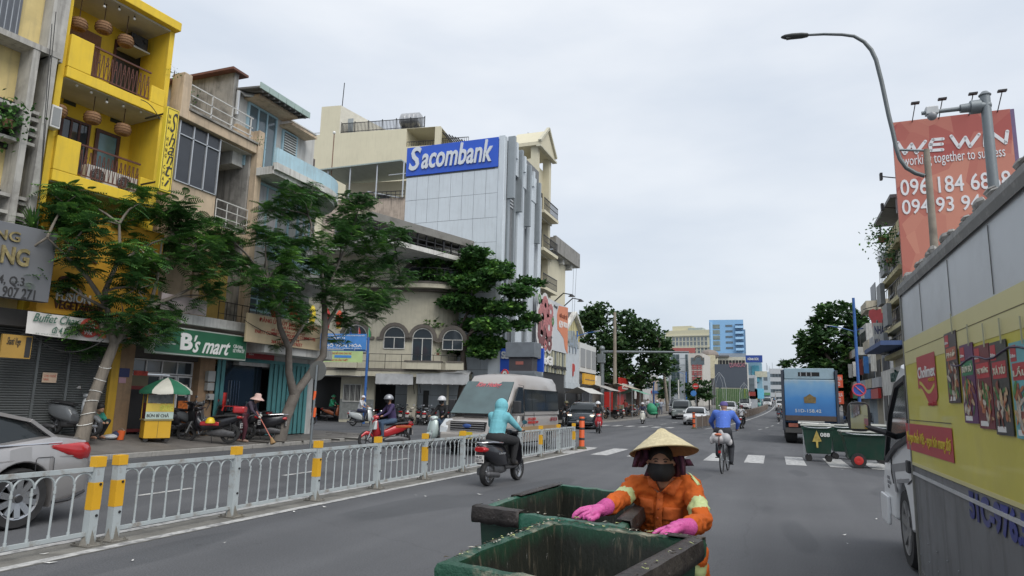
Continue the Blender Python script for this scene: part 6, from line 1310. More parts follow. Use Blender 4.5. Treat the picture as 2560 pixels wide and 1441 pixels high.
bx('rust_band',M('rust_band',(.07,.05,.04),.8,dirt=.5),B_,-.1,-1.07,1.05,.1,1.07,1.28);bx('rear_bar',M('worn_white',(.4,.4,.38),.6),B_,-.35,-.55,1.0,-.3,.55,1.05)
bx('chassis',wellm,B_,.2,-.95,.45,6.4,.95,.94);bx('bumper',M('bumper_dark',(.05,.05,.05),.7,dirt=.4),B_,-.15,-1.1,.5,-.0,1.1,.72)
for s in(-1,1):bx('lamp_cluster',M('lamp_rust',(.28,.08,.05),.5,var=.3),B_,-.18,s*.75-.2,.76,-.14,s*.75+.2,.92)
for x in(.9,2.1,5.6):
 for s in(-1,1):wheel(B_,x,s*1.08,.48,.5,6,s,rimd)
hz=thing('x',None,None);bpy.data.objects.remove(hz)
ch=MB();ch.prism([(-.24,.0),(.24,0),(.26,.26),(.16,.30),(0,.42),(-.16,.30),(-.26,.26)],-.01,0);em=ch.build('emblem',M('emblem_gold',(.16,.11,.04),.7,var=.4,scale=8,dirt=.8),B_);em.rotation_euler=(0,0,-PI/2);em.location=(-.085,0,1.85)
stext(B_,'51D-158.42',(-.085,.1,1.5),1.1,.15,(-1,0),M('faded_white',(.45,.48,.5)),.005)
bx('cab',M('cab_pale',(.45,.48,.5),.4),B_,6.45,-1.1,.7,8.1,1.1,2.7,bevel=.08)
for s in(-1,1):MB().tube([(7.6,s*1.1,2.5),(7.7,s*1.45,2.5),(7.7,s*1.45,1.6),(7.6,s*1.1,1.6)],.03,6).build('mirror_frame',whitep,B_)
RS=thing('red_notice_post','stack of red notice boards on a post right of the blue truck','sign',(3.3,42,0),0)
for k in range(2):bx('board',M('notice_redorange',(.55,.08,.03),.5),RS,-.3,0,1.9+k*.9,.35,.05,2.6+k*.9);text(RS,'THU MUA\n0909 123',-.25,.3,2.0+k*.9,2.5+k*.9,-.003,whl,depth=.005)
MB().bar((0,.08,0),(0,.08,3.6),.06).build('post',steel,RS)
#the near white box truck
K_=thing('box_truck','white delivery truck with a yellow food advert on its box side, at the right edge','truck',(2.05,7.0,0),PI/2)
SY=.85
PX=Plane(1.2,7.0,90.0)
def pk(px,py):
 d=ray(px,py);t=1.2/d.x;q=CO+d*t;return q.y-7.0,q.z
z_top=pk(2273,702)[1];z_y1=pk(2266,852)[1];z_y0=pk(2258,1152)[1];z_low=pk(2256,1388)[1]
xF=pk(2266,930)[0];xB=-4.2
alw=M('box_silver',(.58,.61,.64),.4,.3,var=.06,scale=1.2,dirt=.25,dirtcol=(.2,.2,.2));alg=M('box_grey',(.20,.205,.215),.5,.25,var=.12,scale=2,dirt=.5,dirtcol=(.07,.07,.07),streak=.6,dscale=2.5,bump=.1,bscale=6)
bx('box_upper',alw,K_,xB,-1.0,z_y0,xF,SY,z_top,bevel=.015);bx('box_lower',alg,K_,xB,-1.0,z_low,xF-.01,SY-.004,z_y0-.003,bevel=.01)
m_=MB();rng=random.Random(8)
n_=26
m_.loft([[(xB,SY-.03+dy,z_top-.02+dz),(xF+.02,SY-.03+dy,z_top-.02+dz)]for dy,dz in((.05,-.06),(.06,0),(.05,.05),(-.02,.08),(-.12,.09))],close=False);m_.build('top_rail',M('rail_dark',(.20,.20,.195),.7,dirt=.6,dirtcol=(.4,.4,.38),dscale=12),K_)
m_=MB()
for i in range(60):x=rng.uniform(xB,xF);m_.ball((x,SY-.02+rng.uniform(-.06,.01),z_top+.06+rng.uniform(0,.03)),(rng.uniform(.03,.12),.03,rng.uniform(.015,.04)),6,4)
tag(m_.build('roof_grime',M('grime_light',(.35,.34,.32),.9,var=.5,scale=10),K_),kind='stuff')
bx('front_post',M('post_worn',(.22,.22,.2),.6,dirt=.5),K_,xF-.012,SY-.03,z_low,xF+.03,SY+.012,z_top-.02)
yelt=M('advert_yellow',(.58,.52,.06),.38,var=.08,scale=2,dirt=.3,dirtcol=(.42,.36,.12),dscale=1.5,coat=.2,bump=.25,bscale=3)
for k_ in range(5):bx('panel_seam',M('seam',(.12,.12,.12)),K_,xF-.9-k_*1.0,SY+.002,z_y1+.01,xF-.892-k_*1.0,SY+.005,z_top-.1)
bx('advert_panel',yelt,K_,xB,SY+.001,z_y0,xF-.015,SY+.006,z_y1)
pale_y=M('advert_pale',(.60,.55,.26),.4,var=.05)
H=z_y1-z_y0;up_=z_y1-.20*H
bx('pale_band',pale_y,K_,xB,SY+.0065,up_,xF-.02,SY+.009,z_y1-.002);bx('thin_line',M('advert_dark',(.12,.1,.03),.5),K_,xB,SY+.0095,up_+.1*H,xF-.08,SY+.0105,up_+.105*H)
MBk=lambda:MB()
def kr(pl,pr,pt,pb):m1=(pt+pb)/2;return pk(pr,m1)[0],pk(pl,m1)[0],pk((pl+pr)/2,pb)[1],pk((pl+pr)/2,pt)[1]
def kbox(r,d0,d1,nm,mat):return bx(nm,mat,K_,r[0],SY+d0,r[2],r[1],SY+d1,r[3])
def ktext(s,r,mat,d=.012,**k):
 me=text_mesh(s,**k);co=np.empty(len(me.vertices)*3);me.vertices.foreach_get('co',co);co=co.reshape(-1,3);mn,mx_=co.min(0),co.max(0)
 u=(co[:,0]-mn[0])/(mx_[0]-mn[0]);v=(co[:,1]-mn[1])/(mx_[1]-mn[1])
 P=np.stack([r[1]+(r[0]-r[1])*u,SY+d+(co[:,2]+.5)*.003,r[2]+(r[3]-r[2])*v],1);me.vertices.foreach_set('co',P.ravel());me.materials.clear();me.materials.append(mat);me.update();link('lettering',me,K_)
adr=M('advert_red',(.42,.035,.045),.4,var=.06)
def curved(r,mat,nm,pts,d=.0115):
 m_=MB();m_.add([(r[1]+(r[0]-r[1])*u,SY+d,r[2]+(r[3]-r[2])*v)for u,v in pts],[tuple(range(len(pts)))]);m_.build(nm,mat,K_)
rl=kr(2298,2345,885,1015);lower=[(0,0)]+[(u/12,.16+.14*math.sin(u/12*PI*1.9+2.6))for u in range(0,13)]
curved(rl,adr,'logo_panel',[(0,1)]+[(i/14,.2+.17*math.cos(i/14*PI*1.7-.6)-.06*(i/14))for i in range(15)]+[(1,1)])
rr_=lambda r,u0,u1,v0,v1:(r[1]+(r[0]-r[1])*u1,r[1]+(r[0]-r[1])*u0,r[2]+(r[3]-r[2])*v0,r[2]+(r[3]-r[2])*v1)
curved(rl,yelt,'logo_wave',[(.1+.8*i/12,.40+.10*math.cos(i/12*PI*1.6))for i in range(13)]+[(.9-.8*i/12,.33+.10*math.cos((12-i)/12*PI*1.6)+.0)for i in range(13)],.0125)
ktext('Cholimex',rr_(rl,.06,.98,.55,.78),whl,.013,bold=.02);ktext('FOODS',rr_(rl,.62,.92,.46,.53),M('gold_t',(.55,.35,.05)),.013)
ktext('since 1983',rr_(rl,.5,.95,.0,.08),adr,.012)
rb=kr(2270,2386,1065,1140);kbox(rb,.0105,.0115,'slogan_panel',adr);ktext('Vị ngon thuần Việt - ngon hơn mong đợi',rr_(rb,.03,.97,.2,.8),M('slogan_yellow',(.62,.48,.05)),.0125,bold=.02,shear=.1);bx('slogan_line',M('advert_dark',(.12,.1,.03)),K_,rb[0],SY+.0105,rb[3]+.03,rb[1],SY+.0115,rb[3]+.037)
packs=[((2372,2402,828,1008),(.05,.035,.04),(.40,.10,.05),'PHỞ'),((2412,2446,858,1058),(.10,.02,.10),(.03,.22,.10),'BÚN BÒ'),((2449,2488,860,1072),(.14,.012,.02),(.45,.03,.04),'THỊT NƯỚNG'),((2490,2533,850,1088),(.035,.038,.035),(.45,.03,.04),'XÁ XÍU'),((2541,2590,850,1098),(.12,.38,.42),(.45,.03,.04),'LẨU')]
for i,(q,c1,c2,s)in enumerate(packs):
 r=kr(*q);pm_=M('pack_%d'%i,c1,.35,var=.2,scale=5);o=bx('pack_print',pm_,K_,r[0],SY+.012,r[2],r[1],SY+.0165,r[3]);u=lambda a,b_,c_,d_:rr_(r,a,b_,c_,d_)
 def pb_(a,b_,c_,d_,mat,nm,dd=.0175):q_=u(a,b_,c_,d_);bx(nm,mat,o,q_[0],SY+.0168,q_[2],q_[1],SY+dd,q_[3])
 pb_(.06,.38,.80,.97,M('pack_red',(.45,.03,.04),.4),'pack_logo');pb_(.1,.92,.60,.78,M('pack_b%d'%i,c2,.4),'pack_band');ktext(s,u(.14,.88,.64,.74),M('cream_t',(.6,.57,.45)),.018,bold=.02);ktext('Cholimex',u(.08,.36,.84,.88),whl,.018)
 rg=random.Random(i*7+1);fm=[M('food_%d'%k,c,.45,var=.5,scale=30)for k,c in enumerate([(.42,.14,.06),(.5,.35,.2),(.06,.2,.05),(.5,.45,.38),(.2,.05,.03)])]
 mm=MB()
 for k in range(34):
  a_,v_=rg.uniform(.14,.86),.12+.40*rg.random();w_,h_=rg.uniform(.05,.2),rg.uniform(.015,.05);cx_=r[1]+(r[0]-r[1])*a_;cz_=r[2]+(r[3]-r[2])*v_;mm.mat(rg.randrange(5));an=rg.uniform(0,3)
  pts=[(cx_+(abs(r[1]-r[0])*w_*math.cos(t*PI/4)*math.cos(an)-(r[3]-r[2])*h_*math.sin(t*PI/4)*math.sin(an)),SY+.0175+k*.00008,cz_+(abs(r[1]-r[0])*w_*math.cos(t*PI/4)*math.sin(an)+(r[3]-r[2])*h_*math.sin(t*PI/4)*math.cos(an)))for t in range(8)];mm.add(pts,[tuple(range(8))])
 mm.build('food_print',fm,o);q_=u(.1,.6,.03,.09);bx('pack_label',whl,o,q_[0],SY+.0168,q_[2],q_[1],SY+.0175,q_[3])
 MB().bar((r[0]+(r[1]-r[0])*.2,SY+.02,r[3]-.02),(r[0]+(r[1]-r[0])*.2,SY+.02,r[3]+.12),.007).build('peg',M('peg_grey',(.4,.4,.3)),o)
m_=MB();pts=[(pk(2380+i*30,0)[0],0)for i in range(7)];xs2=[r_ for r_ in np.linspace(pk(2385,900)[0],pk(2640,900)[0],14)];m_.tube([(x,SY+.018,up_-.10-.02*math.sin(i*1.2))for i,x in enumerate(xs2)],.006,5);m_.build('hanging_line',M('line_dark',(.05,.03,.07)),K_)
bx('edge_strip',M('strip_white',(.45,.46,.47),.5,dirt=.3),K_,xB,SY,z_y0-.085,xF-.03,SY+.012,z_y0-.06);bx('yellow_hem',pale_y,K_,xB,SY+.0065,z_y0+.002,xF-.02,SY+.0088,z_y0+.03)
bx('skirt_rail',M('skirt',(.16,.16,.16),.6,dirt=.5),K_,xB,SY-.02,z_low-.0,xF-.05,SY+.006,z_low+.06);ktext('51C-976.57',kr(2428,2600,1262,1345),M('plate_blue_t',(.03,.04,.22),.5,var=.4,scale=9,dirt=.5,dirtcol=(.2,.2,.21)),.002,bold=.04)
bx('chassis',wellm,K_,xB,-.6,.45,xF+1.6,.45,z_low-.005)
for zz in(.35,.6):
 m_=MB();[m_.ball((x,SY+.004,z_low+zz*.6),(.008,.004,.008),6,4)for x in[xF-.1-.35*k for k in range(8)]];m_.build('rivet',steel,K_)
wt_=M('cab_white',(.74,.75,.76),.3,var=.03,coat=.4,dirt=.15,dirtcol=(.35,.34,.32));cy=SY-.03
prof=[(xF+.05,.72),(xF+.05,2.0),(xF+.5,2.07),(xF+.85,1.95),(xF+1.35,1.66),(xF+1.92,1.15),(xF+2.2,.8),(xF+2.26,.40),(xF+1.45,.40)]+[(xF+.93+.45*math.cos(a*PI/10),.42+.45*math.sin(a*PI/10))for a in range(0,11)]+[(xF+.3,.45)]
m_=MB();m_.prism(prof,-.80,cy);m_.build('cab',wt_,K_,30,bevel=.03,fix=True)
win=[(xF+.14,1.36),(xF+.14,1.92),(xF+.74,1.86),(xF+1.27,1.58),(xF+1.80,1.02),(xF+1.0,1.22)]
m_=MB();m_.prism(win,cy+.001,cy+.012);m_.build('door_window',carglass,K_,fix=True)
m_=MB()
for a,b_ in zip(win,win[1:]+win[:1]):m_.bar((a[0],cy+.012,a[1]),(b_[0],cy+.012,b_[1]),.045,.05)
m_.build('window_seal',plastic,K_)
m_=MB();m_.add([(xF+.95,-.7,1.93),(xF+.95,cy-.08,1.93),(xF+1.92,cy-.04,1.17),(xF+1.92,-.74,1.17),(xF+.98,-.7,1.97),(xF+.98,cy-.08,1.97),(xF+1.97,cy-.04,1.19),(xF+1.97,-.74,1.19)],MB.BF);m_.build('windscreen',carglass,K_,fix=True)
m_=MB();m_.tube([(xF+.22,cy+.006,1.9),(xF+.2,cy+.006,1.2),(xF+.24,cy+.006,.95),(xF+.5,cy+.006,.88)],.007,4);m_.tube([(xF+1.45,cy+.006,1.25),(xF+1.5,cy+.006,.9),(xF+1.4,cy+.006,.8)],.007,4);m_.build('panel_gap',plastic,K_)
bx('door_handle',plastic,K_,xF+.3,cy,1.0,xF+.42,cy+.03,1.12,bevel=.01)
st=M('cab_stripe',(.25,.25,.26),.5);m_=MB();m_.prism([(xF+.45,1.02),(xF+1.45,.92),(xF+1.5,1.0),(xF+.45,1.1)],cy+.001,cy+.004);m_.prism([(xF+1.2,.72),(xF+1.32,.72),(xF+1.5,1.0),(xF+1.38,1.0)],cy+.0045,cy+.006);m_.prism([(xF+.45,.90),(xF+1.2,.82),(xF+1.2,.86),(xF+.45,.94)],cy+.001,cy+.004);m_.build('stripe',st,K_,fix=True)
stext(K_,'CTY TNHH\nTM DV VẬN TẢI\nTP.HCM',(xF+1.75,cy+.001,.78),.26,.14,(0,1),st,.003)
wheel(K_,xF+.93,cy-.02,.40,.25,6,1,M('steel_rim',(.25,.25,.25),.5,.4));wheel(K_,-3.4,cy-.02,.40,.4,6,1,MATS['steel_rim'])
bx('bumper',wt_,K_,xF+2.1,-.78,.38,xF+2.32,cy+.0,.62,bevel=.03);bx('corner_flap',wt_,K_,xF+1.75,cy,.30,xF+2.25,cy+.04,.62,bevel=.015)
m_=MB();mp_=onY(2147,1042,8.35);my=2.05-mp_.x;mx_=mp_.y-7.0;mz=mp_.z
hull(m_,[(mx_+.05,.07,mz-.12,mz+.12,my),(mx_,.115,mz-.16,mz+.16,my),(mx_-.025,.11,mz-.155,mz+.155,my)],20,4);m_.build('wing_mirror',plastic,K_,40)
bx('mirror_glass',M('mirror_glass',(.6,.6,.62),.03,1.,var=0),K_,mx_-.031,my-.085,mz-.13,mx_-.0265,my+.085,mz+.13);MB().tube([(mx_,my-.05,mz-.1),(mx_-.05,SY+.1,mz-.16),(xF+1.0,cy,1.32)],.03,8).build('mirror_arm',plastic,K_)

#motorbikes and people
skin=M('skin',(.36,.20,.13),.6,var=.06);hair=M('black_hair',(.012,.011,.011),.6,var=.2);seatm=M('seat_vinyl',(.025,.025,.027),.5,var=.1)
engm=M('engine_grey',(.11,.11,.115),.45,.5,var=.2,scale=10)
def slab_hull(m_,secs,n=16,p=3.):return hull(m_,secs,n,p)
def bike(name,label,loc,rz,col,col2=None,kind='scooter',group=None,steer=0.,pl='59-S2\n323.19',box=False):
 """motorbike, front wheel towards local +x, standing on z = 0"""
 T=thing(name,label,'scooter' if kind=='scooter' else 'motorbike',loc,rz,group);col2=col2 or plastic
 r=.235 if kind=='scooter' else .285;xr,xf=-.60,.64;w=.10 if kind=='scooter' else .075
 for x in(xr,xf):
  t=MB();n=20;t.lathe([(r*.72,-w/2),(r*.93,-w/2),(r,-w*.2),(r,w*.2),(r*.93,w/2),(r*.72,w/2)],n,(x,0,r),(0,1,0),cap=False);o=t.build('wheel',tyrem,T,40,fix=True)
  m_=MB();m_.lathe([(r*.74,-w*.4),(r*.70,0),(r*.74,w*.4)],n,(x,0,r),(0,1,0),cap=False);m_.lathe([(.001,-w*.5),(r*.2,-w*.5),(r*.2,w*.5),(.001,w*.5)],10,(x,0,r),(0,1,0))
  for k in range(5):a=k*2*PI/5;m_.bar((x,0,r),(x+r*.72*math.cos(a),0,r+r*.72*math.sin(a)),.02,.03)
  m_.build('rim',rimm if kind=='scooter' else rimd,o,40,fix=True)
 m_=MB()
 if kind=='scooter':
  slab_hull(m_,[(-.90,.03,.66,.76),(-.84,.12,.56,.80),(-.6,.175,.44,.79),(-.35,.18,.36,.76),(-.12,.155,.32,.72),(.0,.12,.30,.55)]);m_.build('rear_cowl',col,T,50,fix=True)
  m_=MB();slab_hull(m_,[(-.1,.13,.27,.36),(.1,.15,.27,.34),(.3,.17,.27,.36),(.38,.15,.3,.45)]);m_.build('floorboard',col2,T,40,fix=True)
  m_=MB();rings=[]
  for z,x,wd in((.28,.40,.10),(.36,.42,.19),(.5,.43,.22),(.7,.40,.215),(.85,.37,.18),(.93,.35,.12)):rings.append([(x,wd,z),(x+.05,wd*.9,z),(x+.10,wd*.45,z),(x+.12,0,z),(x+.10,-wd*.45,z),(x+.05,-wd*.9,z),(x,-wd,z),(x-.02,0,z)])
  m_.loft(rings);m_.build('leg_shield',col,T,50,fix=True)
 else:
  slab_hull(m_,[(-.92,.03,.78,.86),(-.82,.09,.66,.86),(-.55,.13,.52,.80),(-.25,.12,.42,.74),(.0,.09,.36,.62),(.18,.08,.36,.56),(.34,.10,.45,.80)]);m_.build('rear_cowl',col,T,50,fix=True)
  m_=MB();rings=[]
  for z,x,wd in((.34,.30,.12),(.45,.34,.19),(.6,.36,.22),(.78,.36,.18),(.90,.36,.12)):rings.append([(x-.02,wd,z),(x+.06,wd*.7,z),(x+.12,0,z),(x+.06,-wd*.7,z),(x-.02,-wd,z),(x-.03,0,z)])
  m_.loft(rings);m_.build('leg_shield',col,T,50,fix=True)
 m_=MB();sh=.77 if kind=='scooter' else .76;slab_hull(m_,[(-.80,.06,sh+.02,sh+.08),(-.72,.13,sh,sh+.10),(-.45,.145,sh,sh+.075),(-.2,.13,sh-.02,sh+.05),(-.02,.08,sh-.04,sh+.02)],14);m_.build('seat',seatm,T,50,fix=True)
 m_=MB();slab_hull(m_,[(xf-.20,.05,r+.06,r+.14),(xf-.1,.065,r+.14,r+.26),(xf+.05,.07,r+.16,r+.28),(xf+.2,.05,r+.05,r+.16)],12);m_.build('front_fender',col,T,50,fix=True)
 m_=MB();m_.tube([(xf,.06,r),(xf-.14,.055,.62)],.022,8);m_.tube([(xf,-.06,r),(xf-.14,-.055,.62)],.022,8);m_.build('fork',steel,T,50)
 m_=MB();hz=1.0;slab_hull(m_,[(.26,.06,hz-.06,hz+.03),(.34,.16,hz-.07,hz+.05),(.42,.13,hz-.10,hz+.05),(.48,.07,hz-.09,hz+.01)],14);m_.build('handlebar_cover',col,T,50,fix=True)
 m_=MB();m_.tube([(.28,-.34,hz+.02),(.33,-.15,hz),(.33,.15,hz),(.28,.34,hz+.02)],.016,6);m_.build('handlebar',blackm,T)
 for s in(-1,1):
  m_=MB();m_.tube([(.33,s*.2,hz),(.36,s*.26,hz+.14),(.34,s*.3,hz+.19)],.007,5);o=m_.build('mirror',blackm,T);mm=MB();hull(mm,[(.33,.055,hz+.15,hz+.23,s*.31),(.355,.05,hz+.155,hz+.225,s*.31)],12);mm.build('mirror_glass',chrome,o,40)
 m_=MB();hull(m_,[(.47,.085,hz-.10,hz+.01),(.50,.05,hz-.09,hz-.01)],12);m_.build('headlight',headm,T,50)
 zt=.68 if kind=='scooter' else .76
 m_=MB();hull(m_,[(-.93,.10,zt-.03,zt+.05),(-.88,.14,zt-.05,zt+.07),(-.8,.135,zt-.04,zt+.06)],12);m_.build('tail_light',tailm,T,50)
 m_=MB();m_.tube([(-.35,.19,.80),(-.75,.19,.83),(-.95,.1,.82),(-.97,0,.82),(-.95,-.1,.82),(-.75,-.19,.83),(-.35,-.19,.80)],.014,6);m_.build('grab_rail',chrome if kind=='scooter' else blackm,T,50)
 bx('plate_holder',plastic,T,-.90,-.06,.42,-.86,.06,.66)
 plate(T,-.91,0,.52,-1,pl,.19,.14)
 m_=MB();m_.lathe([(.02,-.02),(.05,0),(.055,.1),(.05,.42),(.03,.46)],12,(-.88,-.16,.25 if kind=='scooter' else .34),(1,0,-.12));m_.build('exhaust',engm,T,50)
 m_=MB();slab_hull(m_,[(-.75,.05,.2,.34,.1),(-.4,.09,.18,.42,.04),(-.1,.10,.2,.38),(.05,.07,.22,.32)],12);m_.build('engine',engm,T,50,fix=True)
 m_=MB();m_.box(-.75,-.02,r*1.6,-.45,.02,r*2.1+.03);m_.tube([(-.62,.1,r),(-.62,.1,.6)],.02,6);m_.build('rear_shock',blackm,T)
 MB().tube([(-.1,.1,.26),(-.18,.24,.02)],.012,5).build('kickstand',blackm,T)
 if box:bx('top_box',blackm,T,-1.05,-.2,.86,-.68,.2,1.12,bevel=.04)
 return T
J0=dict(hip=(-.22,0,.88),belly=(-.2,0,1.02),chest=(-.14,0,1.24),neck=(-.09,0,1.42),head=(-.05,0,1.57),sl=(-.12,.18,1.37),sr=(-.12,-.18,1.37),el=(.04,.27,1.14),er=(.04,-.27,1.14),wl=(.22,.27,1.04),wr=(.22,-.27,1.04),hl=(.29,.27,1.03),hr=(.29,-.27,1.03),kl=(.22,.17,.82),kr=(.22,-.17,.82),al=(.16,.15,.42),ar=(.16,-.15,.42),tl=(.34,.15,.36),tr=(.34,-.15,.36))
def figure(T,J,mats,voxel=.02,sex=0,short=False,name='body',girth=1.,keep=1.):
 """mats: skin, top, trousers, shoes. one continuous body"""
 V={k:Vector(v)for k,v in J.items()};g=girth;P=[]
 up=(V['neck']-V['hip']).normalized();fw=V.get('fw',Vector((1,0,0)))
 P.append((V['hip'],(.15*g,.18*g,.13*g),2));P.append((V['hip'],V['belly'],.135*g,.135*g,1));P.append((V['belly'],V['chest'],.135*g,.145*g,1))
 for s in('l','r'):
  P.append((V['chest'],V['s'+s]*.75+V['chest']*.25,.13*g,.085*g,1));P.append((V['neck']-up*.06,V['s'+s],.07,.068*g,1));P.append((V['s'+s],V['e'+s],.064*g,.05*g,1))
  P.append((V['e'+s],V['w'+s],.048*g,.036,0 if short else 1));P.append((V['w'+s],V['h'+s],.03,.036,4 if len(mats)>4 else 0))
  d=(V['h'+s]-V['w'+s]).normalized();sd=d.cross(Vector((0,0,1))).normalized()
  for k in range(4):q=V['h'+s]+sd*(k-1.5)*.02;P.append((q,q+d*.035+Vector((0,0,-.02)),.012,.011,4 if len(mats)>4 else 0))
  P.append((V['h'+s],V['h'+s]+sd*(.04 if s=='r' else-.04)+d*.01,.013,.011,4 if len(mats)>4 else 0))
  hp=V['hip']+(V['k'+s]-V['hip']).cross(up).normalized()*0+Vector((0,(.09 if s=='l' else-.09),0))if 'hl_' not in V else V['hl_' if s=='l' else 'hr_']
  P.append((hp,V['k'+s],.098*g,.07*g,2));P.append((V['k'+s],V['a'+s],.068*g,.045*g,2));P.append((V['a'+s]-Vector((0,0,.02)),V['t'+s],.045,.035,3))
 P.append((V['neck']-up*.04,V['head']-Vector((0,0,.06)),.055,.05,0));P.append((V['head'],(.098,.078,.118),0));P.append((V['head']+fw*.05-Vector((0,0,.06)),(.05,.05,.05),0));P.append((V['head']+fw*.098-Vector((0,0,.015)),(.018,.014,.022),0))
 return blob(P,voxel,2,name,mats,T,keep=keep)
def helmet(T,J,mat,r=.135,visor=True):
 h=Vector(J['head']);m_=MB();prof=[(r*math.sin(a*PI/16),r*math.cos(a*PI/16))for a in range(0,10)];m_.lathe([(max(a,.001),z+.02)for a,z in prof],18,h,(0,0,1),sx=1.05,cap=False);o=m_.build('helmet',mat,T,60)
 so=o.modifiers.new('s','SOLIDIFY');so.thickness=.012
 m_=MB();m_.tube([h+Vector((.02,.09,-.03)),h+Vector((.04,.06,-.11)),h+Vector((.04,-.06,-.11)),h+Vector((.02,-.09,-.03))],.008,4);m_.build('strap',blackm,o)
 if visor:m_=MB();m_.loft([[(h.x+(r+.0+q)*math.cos(a),h.y+(r+q)*math.sin(a),h.z+.035-q*.3)for a in[(-60+12*k)*PI/180 for k in range(11)]]for q in(0,.05)],close=False);v=m_.build('peak',mat,o,60)
 return o
def facemask(T,J,mat):
 h=Vector(J['head']);m_=MB();m_.loft([[(h.x+.112*math.cos(a)*(1 if z>-.09 else .8),h.y+.09*math.sin(a),h.z+z)for a in[(-70+14*k)*PI/180 for k in range(11)]]for z in(-.005,-.04,-.075,-.11)],close=False);m_.build('face_mask',mat,T,60)
def cap(T,J,mat):
 h=Vector(J['head']);m_=MB();m_.lathe([(.001,.135),(.06,.125),(.095,.08),(.103,.03)],16,h,sx=1.08,cap=False);o=m_.build('cap',mat,T,60);m_=MB();m_.loft([[(h.x+(.10+q)*math.cos(a),h.y+(.095+q*.6)*math.sin(a),h.z+.035-q*.25)for a in[(-55+11*k)*PI/180 for k in range(11)]]for q in(0,.07)],close=False);m_.build('peak',mat,o,60)
def cloth(n,c,**k):return M('cloth_'+n,c,.85,var=.14,scale=6,bump=.35,bscale=18,**k)
jeans=cloth('jeans',(.05,.085,.14));blacks=cloth('black',(.018,.018,.02));shoe=M('shoe',(.03,.03,.03),.6);greys=cloth('grey',(.16,.16,.17));whites=cloth('white',(.50,.51,.53));navy=cloth('navy',(.03,.035,.075))
def JM(**k):d=dict(J0);d.update(k);return d
def rider(label,T_b,mats,J=None,helm=None,mask=None,capm=None,rz=None,name='person',voxel=.022,**k):
 """the rider is a thing of its own, sitting on the bike T_b"""
 T=thing(name,label,'person',T_b.location,T_b.rotation_euler[2]);J=J or J0
 figure(T,J,mats,voxel,**k)
 if helm:helmet(T,J,helm)
 if capm:cap(T,J,capm)
 if not helm and not capm:m_=MB();h=Vector(J['head']);m_.ball(h+Vector((-.02,0,.03)),(.105,.088,.112),14,10);m_.build('hair',hair,T,60)
 if mask:facemask(T,J,mask)
 return T
def gl(px,py,z=0.):p=gnd(px,py,z);return(p.x,p.y,p.z)
wh_h=M('helmet_white',(.55,.56,.58),.3,coat=.4,var=0);gr_h=M('helmet_green',(.03,.22,.11),.3,coat=.4,var=0);bk_h=M('helmet_black',(.03,.03,.035),.3,coat=.4,var=0);si_h=M('helmet_silver',(.3,.31,.33),.3,.4,var=0)
paint=lambda n,c,**k:M('paint_'+n,c,.28,.1,var=.03,coat=.6,**k)
pb,pw,pr_,por,pg_=paint('black',(.014,.014,.018)),paint('white',(.55,.58,.58)),paint('red',(.42,.025,.03)),paint('orange',(.35,.10,.04)),paint('grey',(.14,.15,.16))
#turquoise hooded rider on the black scooter, seen from behind
b=bike('scooter','glossy black scooter with big red tail lamp and chrome ring, nearest moving bike',gl(1255,1208),PI/2-.12,pb,kind='scooter',pl='59-S2\n323.19')
turq=cloth('turquoise',(.15,.42,.48));
Jh=JM(head=(-.09,0,1.50),neck=(-.14,0,1.36),chest=(-.2,0,1.17),belly=(-.26,0,1.0),hip=(-.3,0,.88),sl=(-.18,.17,1.31),sr=(-.18,-.17,1.31),el=(0,.29,1.12),er=(0,-.29,1.12))
R1=rider('person in turquoise hooded jacket and black trousers riding the black scooter, back to us',b,[skin,turq,blacks,M('sandal',(.03,.025,.02),.6)],Jh,voxel=.014,girth=1.2)
for c in list(R1.children):
 if c.name.startswith('hair'):bpy.data.objects.remove(c)
h=Vector(Jh['head']);blob([(h+Vector((-.01,0,.0)),(.15,.135,.16),0),(h+Vector((-.03,0,-.08)),Vector(Jh['neck'])+Vector((-.02,0,-.03)),.13,.125,0),(Vector(Jh['neck'])+Vector((-.03,0,-.05)),Vector(Jh['chest']),.15,.17,0)],.012,2,'hood',[turq],R1)
m_=MB();m_.lathe([(.155,-.03),(.162,0),(.158,.03)],24,(-.285,0,.955),(0,0,1),sx=.95,cap=False);m_.build('waistband',turq,R1,50)
stext(b,'Liberty',(-.35,-.186,.6),.28,.05,(0,-1),alu,.003,shear=.4)
